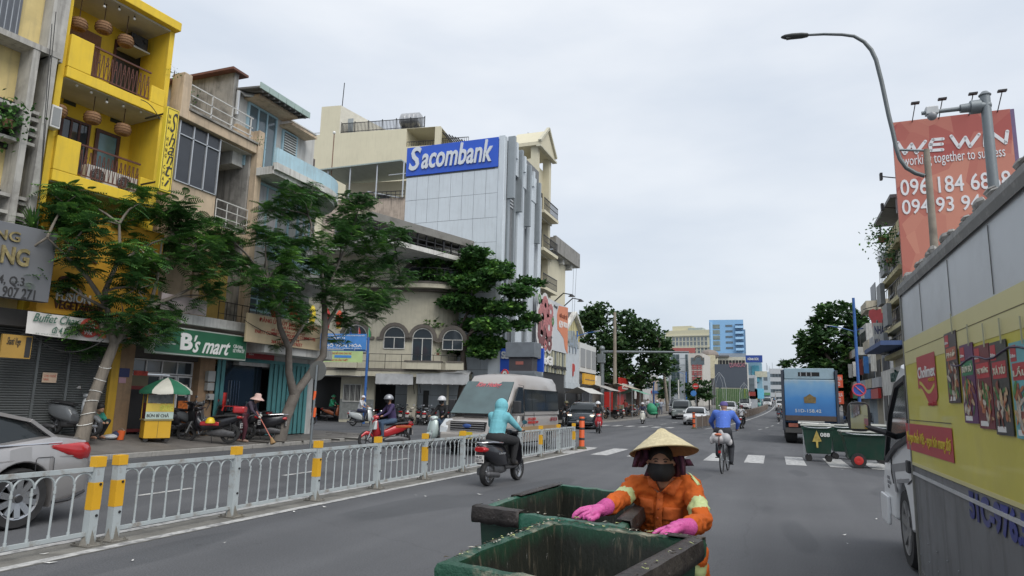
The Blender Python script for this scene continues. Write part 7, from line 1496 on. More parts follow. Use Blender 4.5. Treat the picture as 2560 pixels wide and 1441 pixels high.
#cyclist in blue
def bicycle(label,loc,rz):
 T=thing('bicycle',label,'bicycle',loc,rz);r=.33
 for x in(-.52,.52):
  m_=MB();m_.tube([(x+r*math.cos(a*PI/14),0,r+r*math.sin(a*PI/14))for a in range(29)],.018,6);o=m_.build('wheel',tyrem,T,50);m_=MB()
  for k in range(12):a=k*PI/6;m_.bar((x,.02*(-1)**k,r),(x+.31*math.cos(a),0,r+.31*math.sin(a)),.004)
  m_.tube([(x,-.04,r),(x,.04,r)],.02,6);m_.build('spokes',steel,o)
  m_=MB();m_.loft([[(x+(r+.03)*math.cos(a*PI/10),y,r+(r+.03)*math.sin(a*PI/10))for a in range(1,8)]for y in(-.025,.025)],close=False);m_.build('mudguard',blackm,T,50)
 fr=M('bike_frame',(.06,.06,.065),.4,.3);m_=MB()
 for a,b_ in(((-.52,0,r),(-.08,0,.28)),((-.52,0,r),(-.2,0,.78)),((-.08,0,.28),(-.22,0,.86)),((-.08,0,.28),(.34,0,.62)),((-.18,0,.7),(.34,0,.80)),((.32,0,.92),(.52,0,r))):m_.tube([a,b_],.016,6)
 m_.build('frame',fr,T,50);m_=MB();m_.tube([(.22,-.29,1.0),(.34,-.1,.98),(.34,.1,.98),(.22,.29,1.0)],.013,6);m_.tube([(.32,0,.9),(.34,0,.98)],.015,6);m_.build('handlebar',steel,T,50)
 m_=MB();hull(m_,[(-.36,.10,.86,.92),(-.25,.10,.87,.93),(-.1,.03,.88,.92)],12);m_.build('saddle',seatm,T,50);m_=MB()
 for s in(-1,1):m_.tube([(-.3,s*.06,.70),(-.78,s*.06,.70),(-.52,s*.03,r)],.008,5)
 m_.build('rack',steel,T);m_=MB();m_.tube([(-.08,-.09,.28),(-.08,.09,.28)],.012,5);m_.lathe([(.08,-.005),(.08,.005)],14,(-.08,-.05,.28),(0,1,0));m_.bar((-.08,-.1,.28),(.05,-.1,.2),.02);m_.bar((-.08,.1,.28),(-.2,.1,.36),.02);m_.build('crank',steel,T)
 for s in(-1,1):bx('pedal',blackm,T,-.0-.2*(s>0),s*.15-.05,.18+.16*(s>0),.1-.2*(s>0),s*.15+.05,.2+.16*(s>0))
 bx('reflector',tailm,T,-.86,-.03,.5,-.84,.03,.56);return T
bc=bicycle('black utility bicycle with white bags tied to its rear rack',gl(1813,1180),PI/2-.07)
Jc=JM(hip=(-.24,0,.98),belly=(-.2,0,1.12),chest=(-.08,0,1.32),neck=(.02,0,1.47),head=(.08,0,1.60),sl=(-.0,.2,1.43),sr=(-.0,-.2,1.43),el=(.1,.33,1.22),er=(.1,-.33,1.22),wl=(.2,.29,1.07),wr=(.2,-.29,1.07),hl=(.24,.28,1.04),hr=(.24,-.28,1.04),kl=(.08,.14,.74),kr=(.14,-.14,.56+.06),al=(-.12,.15,.42),ar=(-.0,-.15,.26),tl=(.02,.15,.37),tr=(.12,-.15,.21))
blue_s=cloth('royal_blue',(.07,.15,.52));R2=rider('man in royal blue shirt and purple cap pedalling the bicycle, back to us',bc,[skin,blue_s,cloth('dark_trousers',(.02,.022,.028)),shoe],Jc,capm=M('cap_purple',(.09,.07,.22),.8),voxel=.017,girth=1.3)
stext(R2,'MÁY LẠNH',(-.265,0,1.33),.16,.03,(-1,0),M('pale_print',(.4,.5,.7)),.004)
bag=M('plastic_bag',(.52,.50,.50),.35,var=.15,scale=4,bump=.6,bscale=9);T=thing('bag_load','white and grey plastic bags strapped on the bicycle rack','bags',bc.location,bc.rotation_euler[2])
blob([((-.56,.02,.82),(.16,.22,.12),0),((-.6,-.12,.84),(.12,.12,.13),1),((-.55,.14,.86),(.1,.1,.11),0),((-.58,-.2,.76),(.06,.07,.09),0),((-.58,.22,.78),(.06,.06,.1),0),((-.6,0,.97),(.05,.06,.08),1)],.02,2,'bag',[bag,M('grey_bag',(.34,.34,.35),.5)],T)
m_=MB();m_.tube([(-.74,.03,.68),(-.76,.02,.85),(-.62,.0,.99),(-.4,.0,.9)],.012,5);m_.build('strap',M('brown_strap',(.06,.02,.02)),T);MB().ball((-.68,.05,.93),(.05,.09,.03),8,6).build('print_patch',M('orange_print',(.55,.16,.08)),T,60)
#rider in white shirt behind the cyclist
b=bike('scooter','black scooter ridden by the man in white shirt with shoulder strap',gl(1855,1072),PI/2-.1,pb);Rw=rider('man in white shirt with diagonal bag strap and dark red helmet, riding away',b,[skin,whites,blacks,shoe],helm=M('helmet_maroon',(.10,.02,.03),.4),short=True)
MB().tube([(-.27,-.15,1.38),(-.3,0,1.2),(-.29,.16,1.02)],.014,5).build('bag_strap',blacks,Rw)
#red scooter coming towards us at the left, blue and white jeans rider
b=bike('scooter','red and white scooter coming towards us beside the parked minibus, mid left',gl(962,1122),-PI/2-.62,pr_,kind='underbone',pl='59-X3\n881.20');rider('person in dark purple top and blue jeans with grey helmet on the red scooter',b,[skin,cloth('purple_dark',(.045,.03,.09)),jeans,shoe],helm=si_h,mask=blacks,voxel=.018)
m_=MB();m_.prism([(.38,.62),(.5,.6),(.46,.86),(.38,.9)],-.21,.21);m_.build('white_panel',pw,b,bevel=.03);bx('seat_panel',paint('orange2',(.5,.12,.04)),b,-.85,-.135,.66,-.3,.135,.74,bevel=.02)
b=bike('scooter','pale mint scooter with its front towards us, left of the minibus',gl(1098,1118),-PI/2-.15,paint('mint',(.50,.60,.58)));rider('person in black with white helmet on the pale mint scooter',b,[skin,blacks,jeans,shoe],helm=wh_h,mask=blacks)
#two riders on the plaza
def on_plaza(px,py,z=.0):p=gnd(px,py,.03+z);return(p.x,p.y,p.z-z-.0)
b=bike('motorbike','copper orange motorbike standing at the side street with green clad rider',on_plaza(832,1053),.05,por,kind='underbone');rider('ride hailing driver in green jacket and green helmet on the copper motorbike',b,[skin,cloth('grab_green',(.03,.30,.15)),blacks,shoe],helm=gr_h)
b=bike('scooter','white silver scooter pointing right in the side street mouth',on_plaza(906,1066),.1,pw);rider('man in pale checked shirt and white cap on the white silver scooter',b,[skin,whites,navy,shoe],capm=M('cap_white',(.6,.6,.65),.8),short=True)
#bike before the suv, vespa, others
b=bike('motorbike','red and black motorbike crossing in front of the dark SUV',gl(1495,1083),-PI/2+.35,pr_,kind='underbone');rider('rider in black with white helmet on the red motorbike by the SUV',b,[skin,blacks,blacks,shoe],helm=wh_h)
b=bike('scooter','cream white round scooter approaching between stalls and railing',gl(1607,1060),-PI/2+.1,paint('cream',(.58,.57,.50)));rider('person in navy with white helmet on the cream scooter',b,[skin,navy,jeans,shoe],helm=wh_h)
p=gnd(1415,1066);b=bike('motorbike','dark motorbike just behind the minibus tail',(p.x,p.y,0),-PI/2,pb,kind='underbone');rider('barelegged rider in black shirt and shorts behind the minibus',b,[skin,blacks,skin,shoe],helm=M('helmet_olive',(.12,.11,.05),.4))
#parked row in front of the cream building, from shared copies
PK=[bike('parked_motorbike','black parked motorbike in the row before the cream building',(0,0,-50),0,pb,kind='underbone',group='motorbikes parked before the cream building'),bike('parked_scooter','ivory parked scooter in the row before the cream building',(0,0,-50),0,paint('ivory',(.5,.46,.38)),pb,group='motorbikes parked before the cream building'),bike('parked_scooter','grey parked scooter',(0,0,-50),0,pg_,group='motorbikes parked before the cream building')]
row=[(728,1050,0,1.3,'parked black motorbike by the folding gate end'),(880,1049,0,2.2,'parked black motorbike left end of the row, behind the copper bike'),(985,1056,2,1.9,'grey parked scooter under the first hanging awning'),(1003,1058,0,2.0,'black parked motorbike tucked between scooters under the first awning'),(1025,1060,1,1.85,'ivory parked scooter in the middle of the row'),(1045,1060,0,2.05,'black parked motorbike right of the ivory scooter'),(1063,1061,2,1.95,'grey parked scooter near the dark tree trunk'),(1083,1062,0,2.1,'black parked motorbike beside the dark tree trunk'),(1105,1061,1,2.0,'ivory parked scooter half behind the mint scooter rider'),(958,1052,0,1.5,'black parked motorbike behind the white silver scooter'),(868,1046,2,1.7,'grey parked scooter below the barred window'),(918,1046,0,1.8,'black parked motorbike by the blue sign post'),(972,1050,0,2.2,'black parked motorbike at the left edge of the first hanging awning'),(1035,1054,2,1.9,'grey parked scooter in the second row behind the ivory scooter'),(1094,1056,0,1.8,'black parked motorbike in the second row right of the tree trunk'),(1118,1060,0,2.0,'black parked motorbike beside the minibus front corner'),(895,1042,0,1.9,'black parked motorbike in the back row, just right of the barred window'),(945,1046,1,1.7,'ivory parked scooter in the back row behind the blue sign post'),(1010,1050,0,1.8,'black parked motorbike in the back row under the first awning'),(1060,1052,0,2.1,'black parked motorbike in the back row under the second awning'),(800,1048,0,1.4,'black parked motorbike left of the green clad rider'),(752,1062,0,1.1,'black parked motorbike beside the blue post left')]
for k,(px,py,i,rz,lab)in enumerate(row):
 p=gnd(px,py,.05);dup(PK[i],(p.x,p.y,.03),rz,lab)
rowr=[(1527,1048,0,2.6,'black parked motorbike on the corner under the mast pole'),(1545,1046,2,2.4,'grey parked scooter left of the concrete pole'),(1580,1042,0,1.8,'black parked motorbike right of the concrete pole'),(1590,1041,2,1.6,'grey parked scooter in the cluster right of the concrete pole'),(1572,1041,0,1.2,'black parked motorbike leaning in the stall cluster'),(2128,1066,0,2.0,'black parked motorbike on the right pavement by the red notices'),(2185,1064,2,2.2,'grey parked scooter under the small awning on the right'),(2168,1058,0,2.0,'black parked motorbike behind the truck mirror'),(2205,1060,1,2.2,'ivory parked scooter by the cab windscreen'),(2150,1052,0,2.1,'black parked motorbike further along the right pavement'),(2192,1050,0,2.3,'black parked motorbike near the right shop fronts'),(2215,1056,2,2.3,'grey parked scooter by the right shop fronts')]
for px,py,i,rz,lab in rowr:
 p=gnd(px,py,.14);c=dup(PK[i],(p.x,p.y,p.z),rz,lab,'motorbikes parked along the far pavements')
#near pavement cluster
near=[(520,1108,PI+.45,pb,'underbone','black and red motorbike parked broadside, yellow helmet on its side'),(575,1096,PI+.3,pb,'scooter','black scooter with a red plastic chair on its seat'),(640,1099,PI+.55,pb,'scooter','black parked scooter with its tail towards us left of the second tree'),(440,1092,1.3,pb,'scooter','dark scooter standing upright right of the food cart'),(470,1090,1.6,pg_,'underbone','grey motorbike wedged behind the red boxed motorbike'),(612,1088,PI+.2,pb,'underbone','black motorbike behind the stooping sweeper'),(545,1088,PI+.1,pg_,'scooter','grey scooter in the back of the cluster before the teal gate'),(590,1090,PI-.3,pr_,'underbone','red motorbike half hidden left of the sweeper')]
NB_=[]
for px,py,rz,c,kd,lab in near:
 p=onpl(px,py);NB_.append(bike('parked_'+('scooter' if kd=='scooter' else 'motorbike'),lab,(p.x,p.y,plz(p.x,p.y)),rz,c,kind=kd,group='bikes parked by the minimart',pl='59-D2\n118.47'))
q_=q=NB_[0];bx('red_side_panel',pr_,q_,-.3,-.135,.50,.25,.135,.62,bevel=.03);bx('red_top_box',pr_,q_,-1.0,-.18,.88,-.66,.18,1.08,bevel=.05)
T=thing('yellow_helmet','yellow helmet hanging on the parked red and black motorbike','helmet',q.location+Vector((.25,-.25,.62)),0);MB().lathe([(.001,.14),(.08,.12),(.13,.04),(.135,-.03)],16,(0,0,0),cap=False).build('shell',M('helmet_yellow',(.65,.45,.02),.35),T,60);MB().lathe([(.13,-.04),(.137,-.03)],16).build('rim',blackm,T)
q=NB_[1];T=thing('plastic_chair','red plastic chair lying upside on the parked scooter seat','chair',q.location+Vector((-.1,0,.88)),.5);rc=M('chair_red',(.5,.03,.025),.4)
o=MB().box(-.2,-.2,.12,.2,.2,.14).build('seat',rc,T,bevel=.02);m_=MB();m_.loft([[(-.2+.03*z,y,.14+z)for y in(-.19,0,.19)]for z in(0,.15,.3,.42)],close=False);o=m_.build('backrest',rc,T,50);o.modifiers.new('s','SOLIDIFY').thickness=.015
for sx in(-1,1):
 for sy in(-1,1):MB().bar((sx*.17,sy*.17,.12),(sx*.2,sy*.2,-.2 if 0 else-.02),.03).build('leg',rc,T)
for k,(px,py,rz,lab)in enumerate(((20,1075,.2,'black motorbike behind the silver car roof'),(110,1082,.1,'dark scooter with white seat trim behind the silver car boot'))):
 p=onpl(px,py+12);c=dup(PK[0 if k==0 else 2],(p.x+.6,p.y+.3,plz(p.x,p.y)),rz,lab,'bikes parked by the roller shutter')
for o_ in PK:
 def rm(o):
  for c in list(o.children):rm(c)
  bpy.data.objects.remove(o)
 rm(o_)
#street sweeper woman, seated figures
p=onpl(606,1106);T=thing('person','stooping street sweeper in pink sun hat, dark jacket and maroon trousers','person',(p.x,p.y,plz(p.x,p.y)),.35)
Js=dict(hip=(0,0,.84),belly=(.04,0,.96),chest=(.16,0,1.12),neck=(.27,0,1.25),head=(.36,0,1.34),sl=(.2,.17,1.2),sr=(.2,-.17,1.2),el=(.26,.2,.98),er=(.3,-.2,.98),wl=(.42,.12,.86),wr=(.46,-.1,.80),hl=(.47,.1,.83),hr=(.51,-.08,.77),kl=(-.06,.1,.46),kr=(.1,-.1,.46),al=(-.2,.1,.08),ar=(.06,-.1,.08),tl=(-.06,.1,.04),tr=(.2,-.1,.04))
figure(T,Js,[skin,cloth('plum_pattern',(.05,.04,.06)),cloth('maroon',(.07,.015,.025)),M('sandal_pale',(.3,.2,.15)),M('glove_pale',(.5,.5,.45))],.018)
m_=MB();m_.lathe([(.001,.13),(.07,.125),(.1,.09),(.105,.02),(.17,-.03),(.22,-.07)],20,(.36,0,1.38),(.15,0,1),cap=False);m_.build('sun_hat',cloth('pink_hat',(.55,.38,.34)),T,60)
T=thing('broom','long reddish handled broom held by the stooping sweeper','broom',T.location,.35);MB().tube([(.36,.0,.95),(1.0,-.25,.12)],.014,6).build('handle',M('broom_red',(.5,.16,.12)),T);MB().tube([(.97,-.24,.18),(1.06,-.27,.0)],[.03,.09],8).build('bristles',M('straw',(.25,.15,.06)),T)
p=onpl(232,1098);T=thing('person','person in green shirt and dark shorts crouching at the foot of the first tree','person',(p.x,p.y,plz(p.x,p.y)),0)
Jq=dict(hip=(-.12,0,.22),belly=(-.08,0,.34),chest=(.0,0,.52),neck=(.08,0,.68),head=(.14,0,.78),sl=(.0,.18,.62),sr=(.0,-.18,.62),el=(.16,.22,.42),er=(.16,-.22,.42),wl=(.34,.08,.42),wr=(.34,-.08,.42),hl=(.38,.05,.42),hr=(.38,-.05,.42),kl=(.30,.14,.46),kr=(.30,-.16,.44),al=(.12,.12,.08),ar=(.14,-.14,.08),tl=(.26,.12,.04),tr=(.28,-.14,.04))
figure(T,Jq,[skin,cloth('teal_green',(.03,.22,.16)),blacks,skin],.018);MB().ball((.13,0,.83),(.115,.1,.11),14,10).build('hair',hair,T,60)
Jsit=dict(hip=(0,0,.42),belly=(0,0,.56),chest=(.02,0,.76),neck=(.04,0,.94),head=(.06,0,1.08),sl=(.0,.18,.88),sr=(.0,-.18,.88),el=(.08,.24,.64),er=(.08,-.24,.64),wl=(.3,.14,.56),wr=(.3,-.14,.56),hl=(.36,.12,.55),hr=(.36,-.12,.55),kl=(.42,.12,.46),kr=(.42,-.12,.46),al=(.44,.12,.08),ar=(.50,-.1,.08),tl=(.58,.12,.04),tr=(.64,-.1,.04))
stm=M('stool_blue',(.03,.08,.25),.5)
for k,(px,py,tc,bc_,rz,lab)in enumerate(((745,1052,(.4,.42,.48),(.05,.06,.09),-.9,'seated man in pale shirt on a low stool behind the second tree'),(765,1050,(.05,.07,.13),(.06,.06,.06),-1.2,'seated man in dark blue shirt on a low stool, right of the pale shirted one'),(785,1053,(.12,.08,.05),(.32,.27,.2),-2.4,'seated man in khaki trousers leaning back beside the copper motorbike'))):
 p=gnd(px,py,.03);T=thing('person',lab,'person',(p.x,p.y,.03),rz);figure(T,Jsit,[skin,cloth('s%d'%k,tc),cloth('t%d'%k,bc_),shoe],.025);MB().ball((.04,0,1.12),(.11,.095,.105),12,8).build('hair',hair,T,60)
 S=thing('stool','low dark blue plastic stool under the '+['left','middle','right'][k]+' seated man by the second tree','stool',(p.x,p.y,.03),rz,'plastic stools behind the second tree');bx('seat',stm,S,-.15,-.15,.25,.15,.15,.29,bevel=.01)
 for sx in(-1,1):
  for sy in(-1,1):MB().bar((sx*.12,sy*.12,.25),(sx*.15,sy*.15,0),.03).build('leg',stm,S)
#porter with green sack, pedestrians by the stalls
p=gnd(1643,1042);T=thing('person','person pushing the cart with the big green sack beside the grey minivan','person',(p.x,p.y,p.z),PI/2)
Jw=dict(hip=(0,0,.92),belly=(0,0,1.05),chest=(.03,0,1.25),neck=(.04,0,1.43),head=(.06,0,1.57),sl=(.02,.19,1.37),sr=(.02,-.19,1.37),el=(.06,.26,1.1),er=(.08,-.26,1.1),wl=(.28,.2,1.0),wr=(.28,-.2,1.0),hl=(.34,.2,1.0),hr=(.34,-.2,1.0),kl=(.1,.1,.5),kr=(-.02,-.1,.5),al=(.04,.1,.08),ar=(-.16,-.1,.1),tl=(.18,.1,.04),tr=(-.02,-.1,.04))
figure(T,Jw,[skin,cloth('grab_green2',(.06,.2,.16)),blacks,shoe],.03);helmet(T,Jw,wh_h)
p=gnd(1630,1046);T=thing('sack_cart','hand cart loaded with one large green sack','cart',(p.x,p.y,p.z),PI/2);blob([((0,0,.85),(.45,.55,.5),0),((.05,.1,1.2),(.3,.4,.3),0),((0,-.1,.5),(.4,.5,.2),0)],.05,2,'sack',[M('sack_green',(.03,.25,.13),.7,var=.15,bump=.4,bscale=8)],T);
for s in(-1,1):MB().lathe([(.2,-.03),(.24,-.03),(.24,.03),(.2,.03)],14,(-.1,s*.5,.24),(0,1,0)).build('wheel',tyrem,T)
for k,(px,py,c,c2,lab)in enumerate(((1652,1038,(.3,.33,.4),(.1,.12,.16),'pedestrian in pale blue beside the leaning pole'),(1563,1043,(.35,.06,.05),(.05,.05,.06),'stallholder in red near the red shop sign'),(1620,1034,(.4,.4,.42),(.05,.05,.08),'shopper in grey white top among the stalls'),(1448,1052,(.05,.06,.1),(.05,.05,.06),'person in dark clothes under the parasol by the SUV'))):
 p=gnd(px,py,.1);T=thing('person',lab,'person',(p.x,p.y,p.z),-1.2);figure(T,Jw,[skin,cloth('p%d'%k,c),cloth('q%d'%k,c2),shoe],.035);MB().ball((.04,0,1.6),(.11,.095,.11),10,8).build('hair',hair,T,60)
#distant swarm of riders: copies of a small set
protos=[]
for k,(c,hc_,pc)in enumerate((((.4,.1,.08),wh_h,pb),((.1,.2,.35),si_h,pr_),((.45,.45,.42),bk_h,pg_),((.06,.06,.07),wh_h,pw),((.06,.25,.13),gr_h,pb))):
 bb=bike('motorbike','far motorbike',(0,0,-60),0,pc,kind='underbone' if k%2 else 'scooter');pp_=thing('person','far rider','person',(0,0,-60));figure(pp_,J0,[skin,cloth('far%d'%k,c),jeans if k%2 else blacks,shoe],.045);helmet(pp_,J0,hc_,visor=False);protos.append((bb,pp_))
swarm=[(1785,1024,-1,1),(1800,1027,-1,0),(1775,1035,-1,3),(1822,1022,-1,2),(1735,1034,-1,4),(1755,1031,-1,2),(1715,1032,-1,0),(1870,1020,-1,3),(1880,1018,-1,1),(1890,1019,-1,4),(1858,1016,-1,0),(1912,1016,-1,2),(1900,1013,-1,0),(1925,1028,1,0),(1932,1034,1,2),(1938,1026,1,1),(1948,1055,1,3),(1957,1046,1,2),(1920,1020,1,1),(1765,1024,-1,0),(1842,1019,-1,4)]
wher=['near the second railing','by the green hoarding','in the oncoming lane','beside the white cars','left of the blue truck','near the road crest']
colr=['red topped','blue topped','pale topped','black clad','green clad']
for k,(px,py,dr_,i)in enumerate(swarm):
 p=gnd(px,py);rz=(PI/2 if dr_>0 else-PI/2)-.05;w_='left of the blue truck' if dr_>0 else('among cars beyond the second railing' if px<1790 else('in the oncoming lane past the dark screen' if px>1850 else 'in front of the green hoarding'))
 dup(protos[i][0],(p.x,p.y,hill(p.y)),rz,'%s motorbike number of a far rider %s'%(['black','red','grey','white','dark'][i],w_)if 0 else 'far %s motorbike under a %s rider %s'%(['black','red','grey','white','dark'][i],colr[i],w_),'motorbikes far down the road')
 dup(protos[i][1],(p.x,p.y,hill(p.y)),rz,'far %s rider %s'%(colr[i],w_),'riders far down the road')
for a_,b_ in protos:rm(a_);rm(b_)

#railings, bollards, bins
fw=M('fence_white',(.38,.42,.43),.5,var=.08,dirt=.8,dirtcol=(.17,.12,.08),dscale=6,dlo=.53,dhi=.70);fy_=M('fence_yellow',(.66,.36,.015),.5,var=.08,dirt=.15)
Fn=thing('street_railing','long white street railing with arched bars and yellow banded posts along the median','railing',(0,0,0))
PY=[1.92,3.66,5.38,5.66]+[7.41+1.722*i for i in range(10)]
def fx(y):return medx(y)-.03
pm_=MB().box(-.045,-.05,.0,.045,.05,.80).mesh('post',fw);cap_m=MB().box(-.052,-.057,.80,.052,.057,.905).mesh('cap',fy_);band_m=MB().box(-.0475,-.0525,.36,.0475,.0525,.64).mesh('band',fy_);base_m=MB();base_m.box(-.13,-.10,0,.13,.10,.012)
for s in(-1,1):base_m.add([(-.045,s*.05,.01),(.045,s*.05,.01),(0,s*.1,.012),(0,s*.05,.14)],[(0,1,3),(0,3,2),(1,2,3)]);base_m.add([(s*.045,-.02,.01),(s*.045,.02,.01),(s*.12,0,.012),(s*.045,0,.16)],[(0,1,3),(0,3,2),(1,2,3)])
for sx in(-1,1):
 for sy in(-1,1):base_m.lathe([(.012,.012),(.012,.035)],6,(sx*.105,sy*.075,0))
base_m=base_m.mesh('base_plate',M('base_rust',(.17,.16,.14),.8,var=.3,scale=12,dirt=.4));bolt_m=MB().lathe([(.014,0),(.014,.012)],8,(.045,0,0),(1,0,0)).mesh('bolt',blackm)
rng=random.Random(21);lean=[]
for i,y in enumerate(PY):
 o=link('post',pm_,Fn);o.location=(fx(y),y,.006);o.rotation_euler=(rng.uniform(-.012,.012),rng.uniform(-.015,.015),0)
 c=link('cap',cap_m,o);link('base_plate',base_m,o)
 if i in(2,3)or i%2==1:link('band',band_m,o)
 for z in(.3,.62):b_=link('bolt',bolt_m,o);b_.location=(0,.02,z)
n=8;gapm=None
for a,b_ in zip(PY[:-1],PY[1:]):
 if b_-a<1:continue
 ya,yb_=a+.05,b_-.05;L=yb_-ya;t=MB();t.box(-.02,0,.755,.02,L,.80);ang=math.atan2(fx(yb_)-fx(ya),L);dz=rng.uniform(-.006,.006)
 def put(nm,me,y0=0.,z=0.):o=link(nm,me,Fn);o.location=(fx(ya)+(fx(yb_)-fx(ya))*y0/L,ya+y0,z+dz);o.rotation_euler=(0,0,-ang);return o
 put('top_rail',t.mesh('top_rail',fw));t=MB();t.box(-.017,0,.10,.017,L,.14);put('bottom_rail',t.mesh('bottom_rail',fw))
 if gapm is None:
  sp_=L/(n-.0);bm_=MB().tube([(0,0,.14),(0,0,.645)],.0115,8);bm_.lathe([(.016,.57),(.016,.60)],8);bm_.lathe([(.0165,.14),(.0165,.17)],8);gapm=bm_.mesh('bar',fw,50)
  am=MB().tube([(0,sp_/2-sp_/2*math.cos(k*PI/10),.64+.105*math.sin(k*PI/10))for k in range(11)],.0105,7).mesh('arch',fw,50)
 for k in range(n+1):
  if 0<k<n:o_=put('bar',gapm,sp_*k);o_.rotation_euler[0]=rng.gauss(0,.012);o_.rotation_euler[1]=rng.gauss(0,.012)
 for k in range(n):
  put('arch',am,sp_*k)
def bollard(x,y,h,lab):
 T=thing('bollard',lab,'bollard',(x,y,hill(y)),0,'orange bollards at the railing ends');om=M('bollard_orange',(.60,.10,.025),.5,var=.08,dirt=.25);bkm=M('bollard_black',(.03,.03,.03),.6)
 MB().lathe([(.10,0),(.10,.1),(.095,.12),(.095,h-.02),(.085,h),(.001,h)],20).build('post',om,T,40)
 for z in(h*.28,h*.60,h*.88):MB().lathe([(.097,z),(.099,z+.01),(.099,z+.07),(.097,z+.08)],20,cap=False).build('black_band',bkm,T,40)
 MB().lathe([(.19,0),(.17,.05),(.11,.1)],14).build('mossy_base',M('moss',(.07,.07,.035),.95,var=.4,scale=10,bump=.5),T,60)
bollard(-6.38,23.75,1.12,'orange and black bollard at the end of the near white railing');bollard(medx(50.3)-.05,50.2,1.12,'orange and black bollard at the start of the far brown railing')
T=thing('far_railing','low brownish slatted railing curving away along the far median','railing',(0,0,0));brn=M('brown_rail',(.19,.15,.125),.7,var=.15,scale=1,dirt=.3);
y=50.7
while y<128:
 a=Vector((medx(y),y,hill(y)));b_=Vector((medx(y+2),y+2,hill(y+2)));m_=MB();m_.bar(a+Vector((0,0,.8)),b_+Vector((0,0,.8)),.07,.07);m_.bar(a+Vector((0,0,.12)),b_+Vector((0,0,.12)),.06,.06)
 for k in range(13):q=a+(b_-a)*(k/13);m_.bar(q+Vector((0,0,.1)),q+Vector((0,0,.78)),.05,.09)
 m_.build('panel',brn,T);bx('post',M('post_grey',(.3,.28,.26),.6),T,a.x-.06,y-.05,a.z,a.x+.06,y+.05,a.z+.9);y+=2
#refuse bins
bgreen=M('bin_green',(.007,.042,.026),.42,var=.15,scale=2,dirt=.35,dirtcol=(.05,.05,.04),dscale=3,streak=.3,spec=.5)
bin_in=bpy.data.materials.new('bin_inside');bin_in.use_nodes=True;t=bin_in.node_tree;b=t.nodes['Principled BSDF'];b.inputs['Roughness'].default_value=.5;MATS['bin_inside']=bin_in
tcn=N('ShaderNodeTexCoord',t);
def _nz(sc,st,d=8,r=.65):
 mp_=N('ShaderNodeMapping',t);mp_.inputs['Scale'].default_value=st;t.links.new(tcn.outputs['Object'],mp_.inputs[0]);n_=N('ShaderNodeTexNoise',t);n_.inputs['Scale'].default_value=sc;n_.inputs['Detail'].default_value=d;n_.inputs['Roughness'].default_value=r;t.links.new(mp_.outputs[0],n_.inputs['Vector']);return n_.outputs[0]
def _rp(x,p0,c0,p1,c1):r_=N('ShaderNodeValToRGB',t);e=r_.color_ramp.elements;e[0].position=p0;e[0].color=(*c0,1);e[1].position=p1;e[1].color=(*c1,1);t.links.new(x,r_.inputs[0]);return r_.outputs[0]
def _mx(f,a,c):q=N('ShaderNodeMix',t,data_type='RGBA');t.links.new(f,q.inputs[6]if 0 else q.inputs[0]);t.links.new(a,q.inputs[6])if not isinstance(a,tuple)else setattr(q.inputs[6],'default_value',(*a,1));q.inputs[7].default_value=(*c,1);return q.outputs[2]
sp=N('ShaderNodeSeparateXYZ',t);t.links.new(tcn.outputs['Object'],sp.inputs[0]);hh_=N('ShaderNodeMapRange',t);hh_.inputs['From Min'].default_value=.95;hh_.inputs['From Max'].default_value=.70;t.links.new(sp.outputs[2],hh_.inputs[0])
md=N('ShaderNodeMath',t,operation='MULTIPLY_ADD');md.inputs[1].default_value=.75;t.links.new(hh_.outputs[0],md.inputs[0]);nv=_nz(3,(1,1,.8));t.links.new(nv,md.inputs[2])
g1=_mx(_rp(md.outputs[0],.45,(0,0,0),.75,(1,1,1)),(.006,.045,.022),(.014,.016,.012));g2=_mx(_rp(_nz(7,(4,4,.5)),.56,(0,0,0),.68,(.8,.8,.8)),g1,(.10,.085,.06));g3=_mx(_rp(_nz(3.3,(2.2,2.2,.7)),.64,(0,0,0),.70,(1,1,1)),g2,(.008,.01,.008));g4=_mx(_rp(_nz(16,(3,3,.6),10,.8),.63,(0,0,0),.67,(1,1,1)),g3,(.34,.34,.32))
t.links.new(g4,b.inputs['Base Color']);bn=N('ShaderNodeBump',t);bn.inputs['Strength'].default_value=.5;bn.inputs['Distance'].default_value=.01;t.links.new(_nz(20,(2,2,.7)),bn.inputs['Height']);t.links.new(bn.outputs[0],b.inputs['Normal'])
rimw=M('bin_rim',(.010,.060,.034),.5,var=.2,scale=5,dirt=.9,dirtcol=(.30,.27,.20),dscale=7,dlo=.5,dhi=.66,bump=.6,bscale=40);rust_p=M('rusted_plate',(.038,.032,.03),.55,.3,var=.5,scale=9,dirt=.6,dirtcol=(.13,.12,.10),bump=.5,bscale=30)
def offs(poly,d):
 """inset a convex CCW polygon by d (negative = outwards)"""
 n=len(poly);out=[]
 for i in range(n):
  p0,p1,p2=Vector(poly[i-1]),Vector(poly[i]),Vector(poly[(i+1)%n]);e1=(p1-p0).normalized();e2=(p2-p1).normalized();n1=Vector((-e1.y,e1.x));n2=Vector((-e2.y,e2.x));bis=(n1+n2);bis=bis/max(bis.dot(n1),.2);out.append(p1+bis*d)
 return out
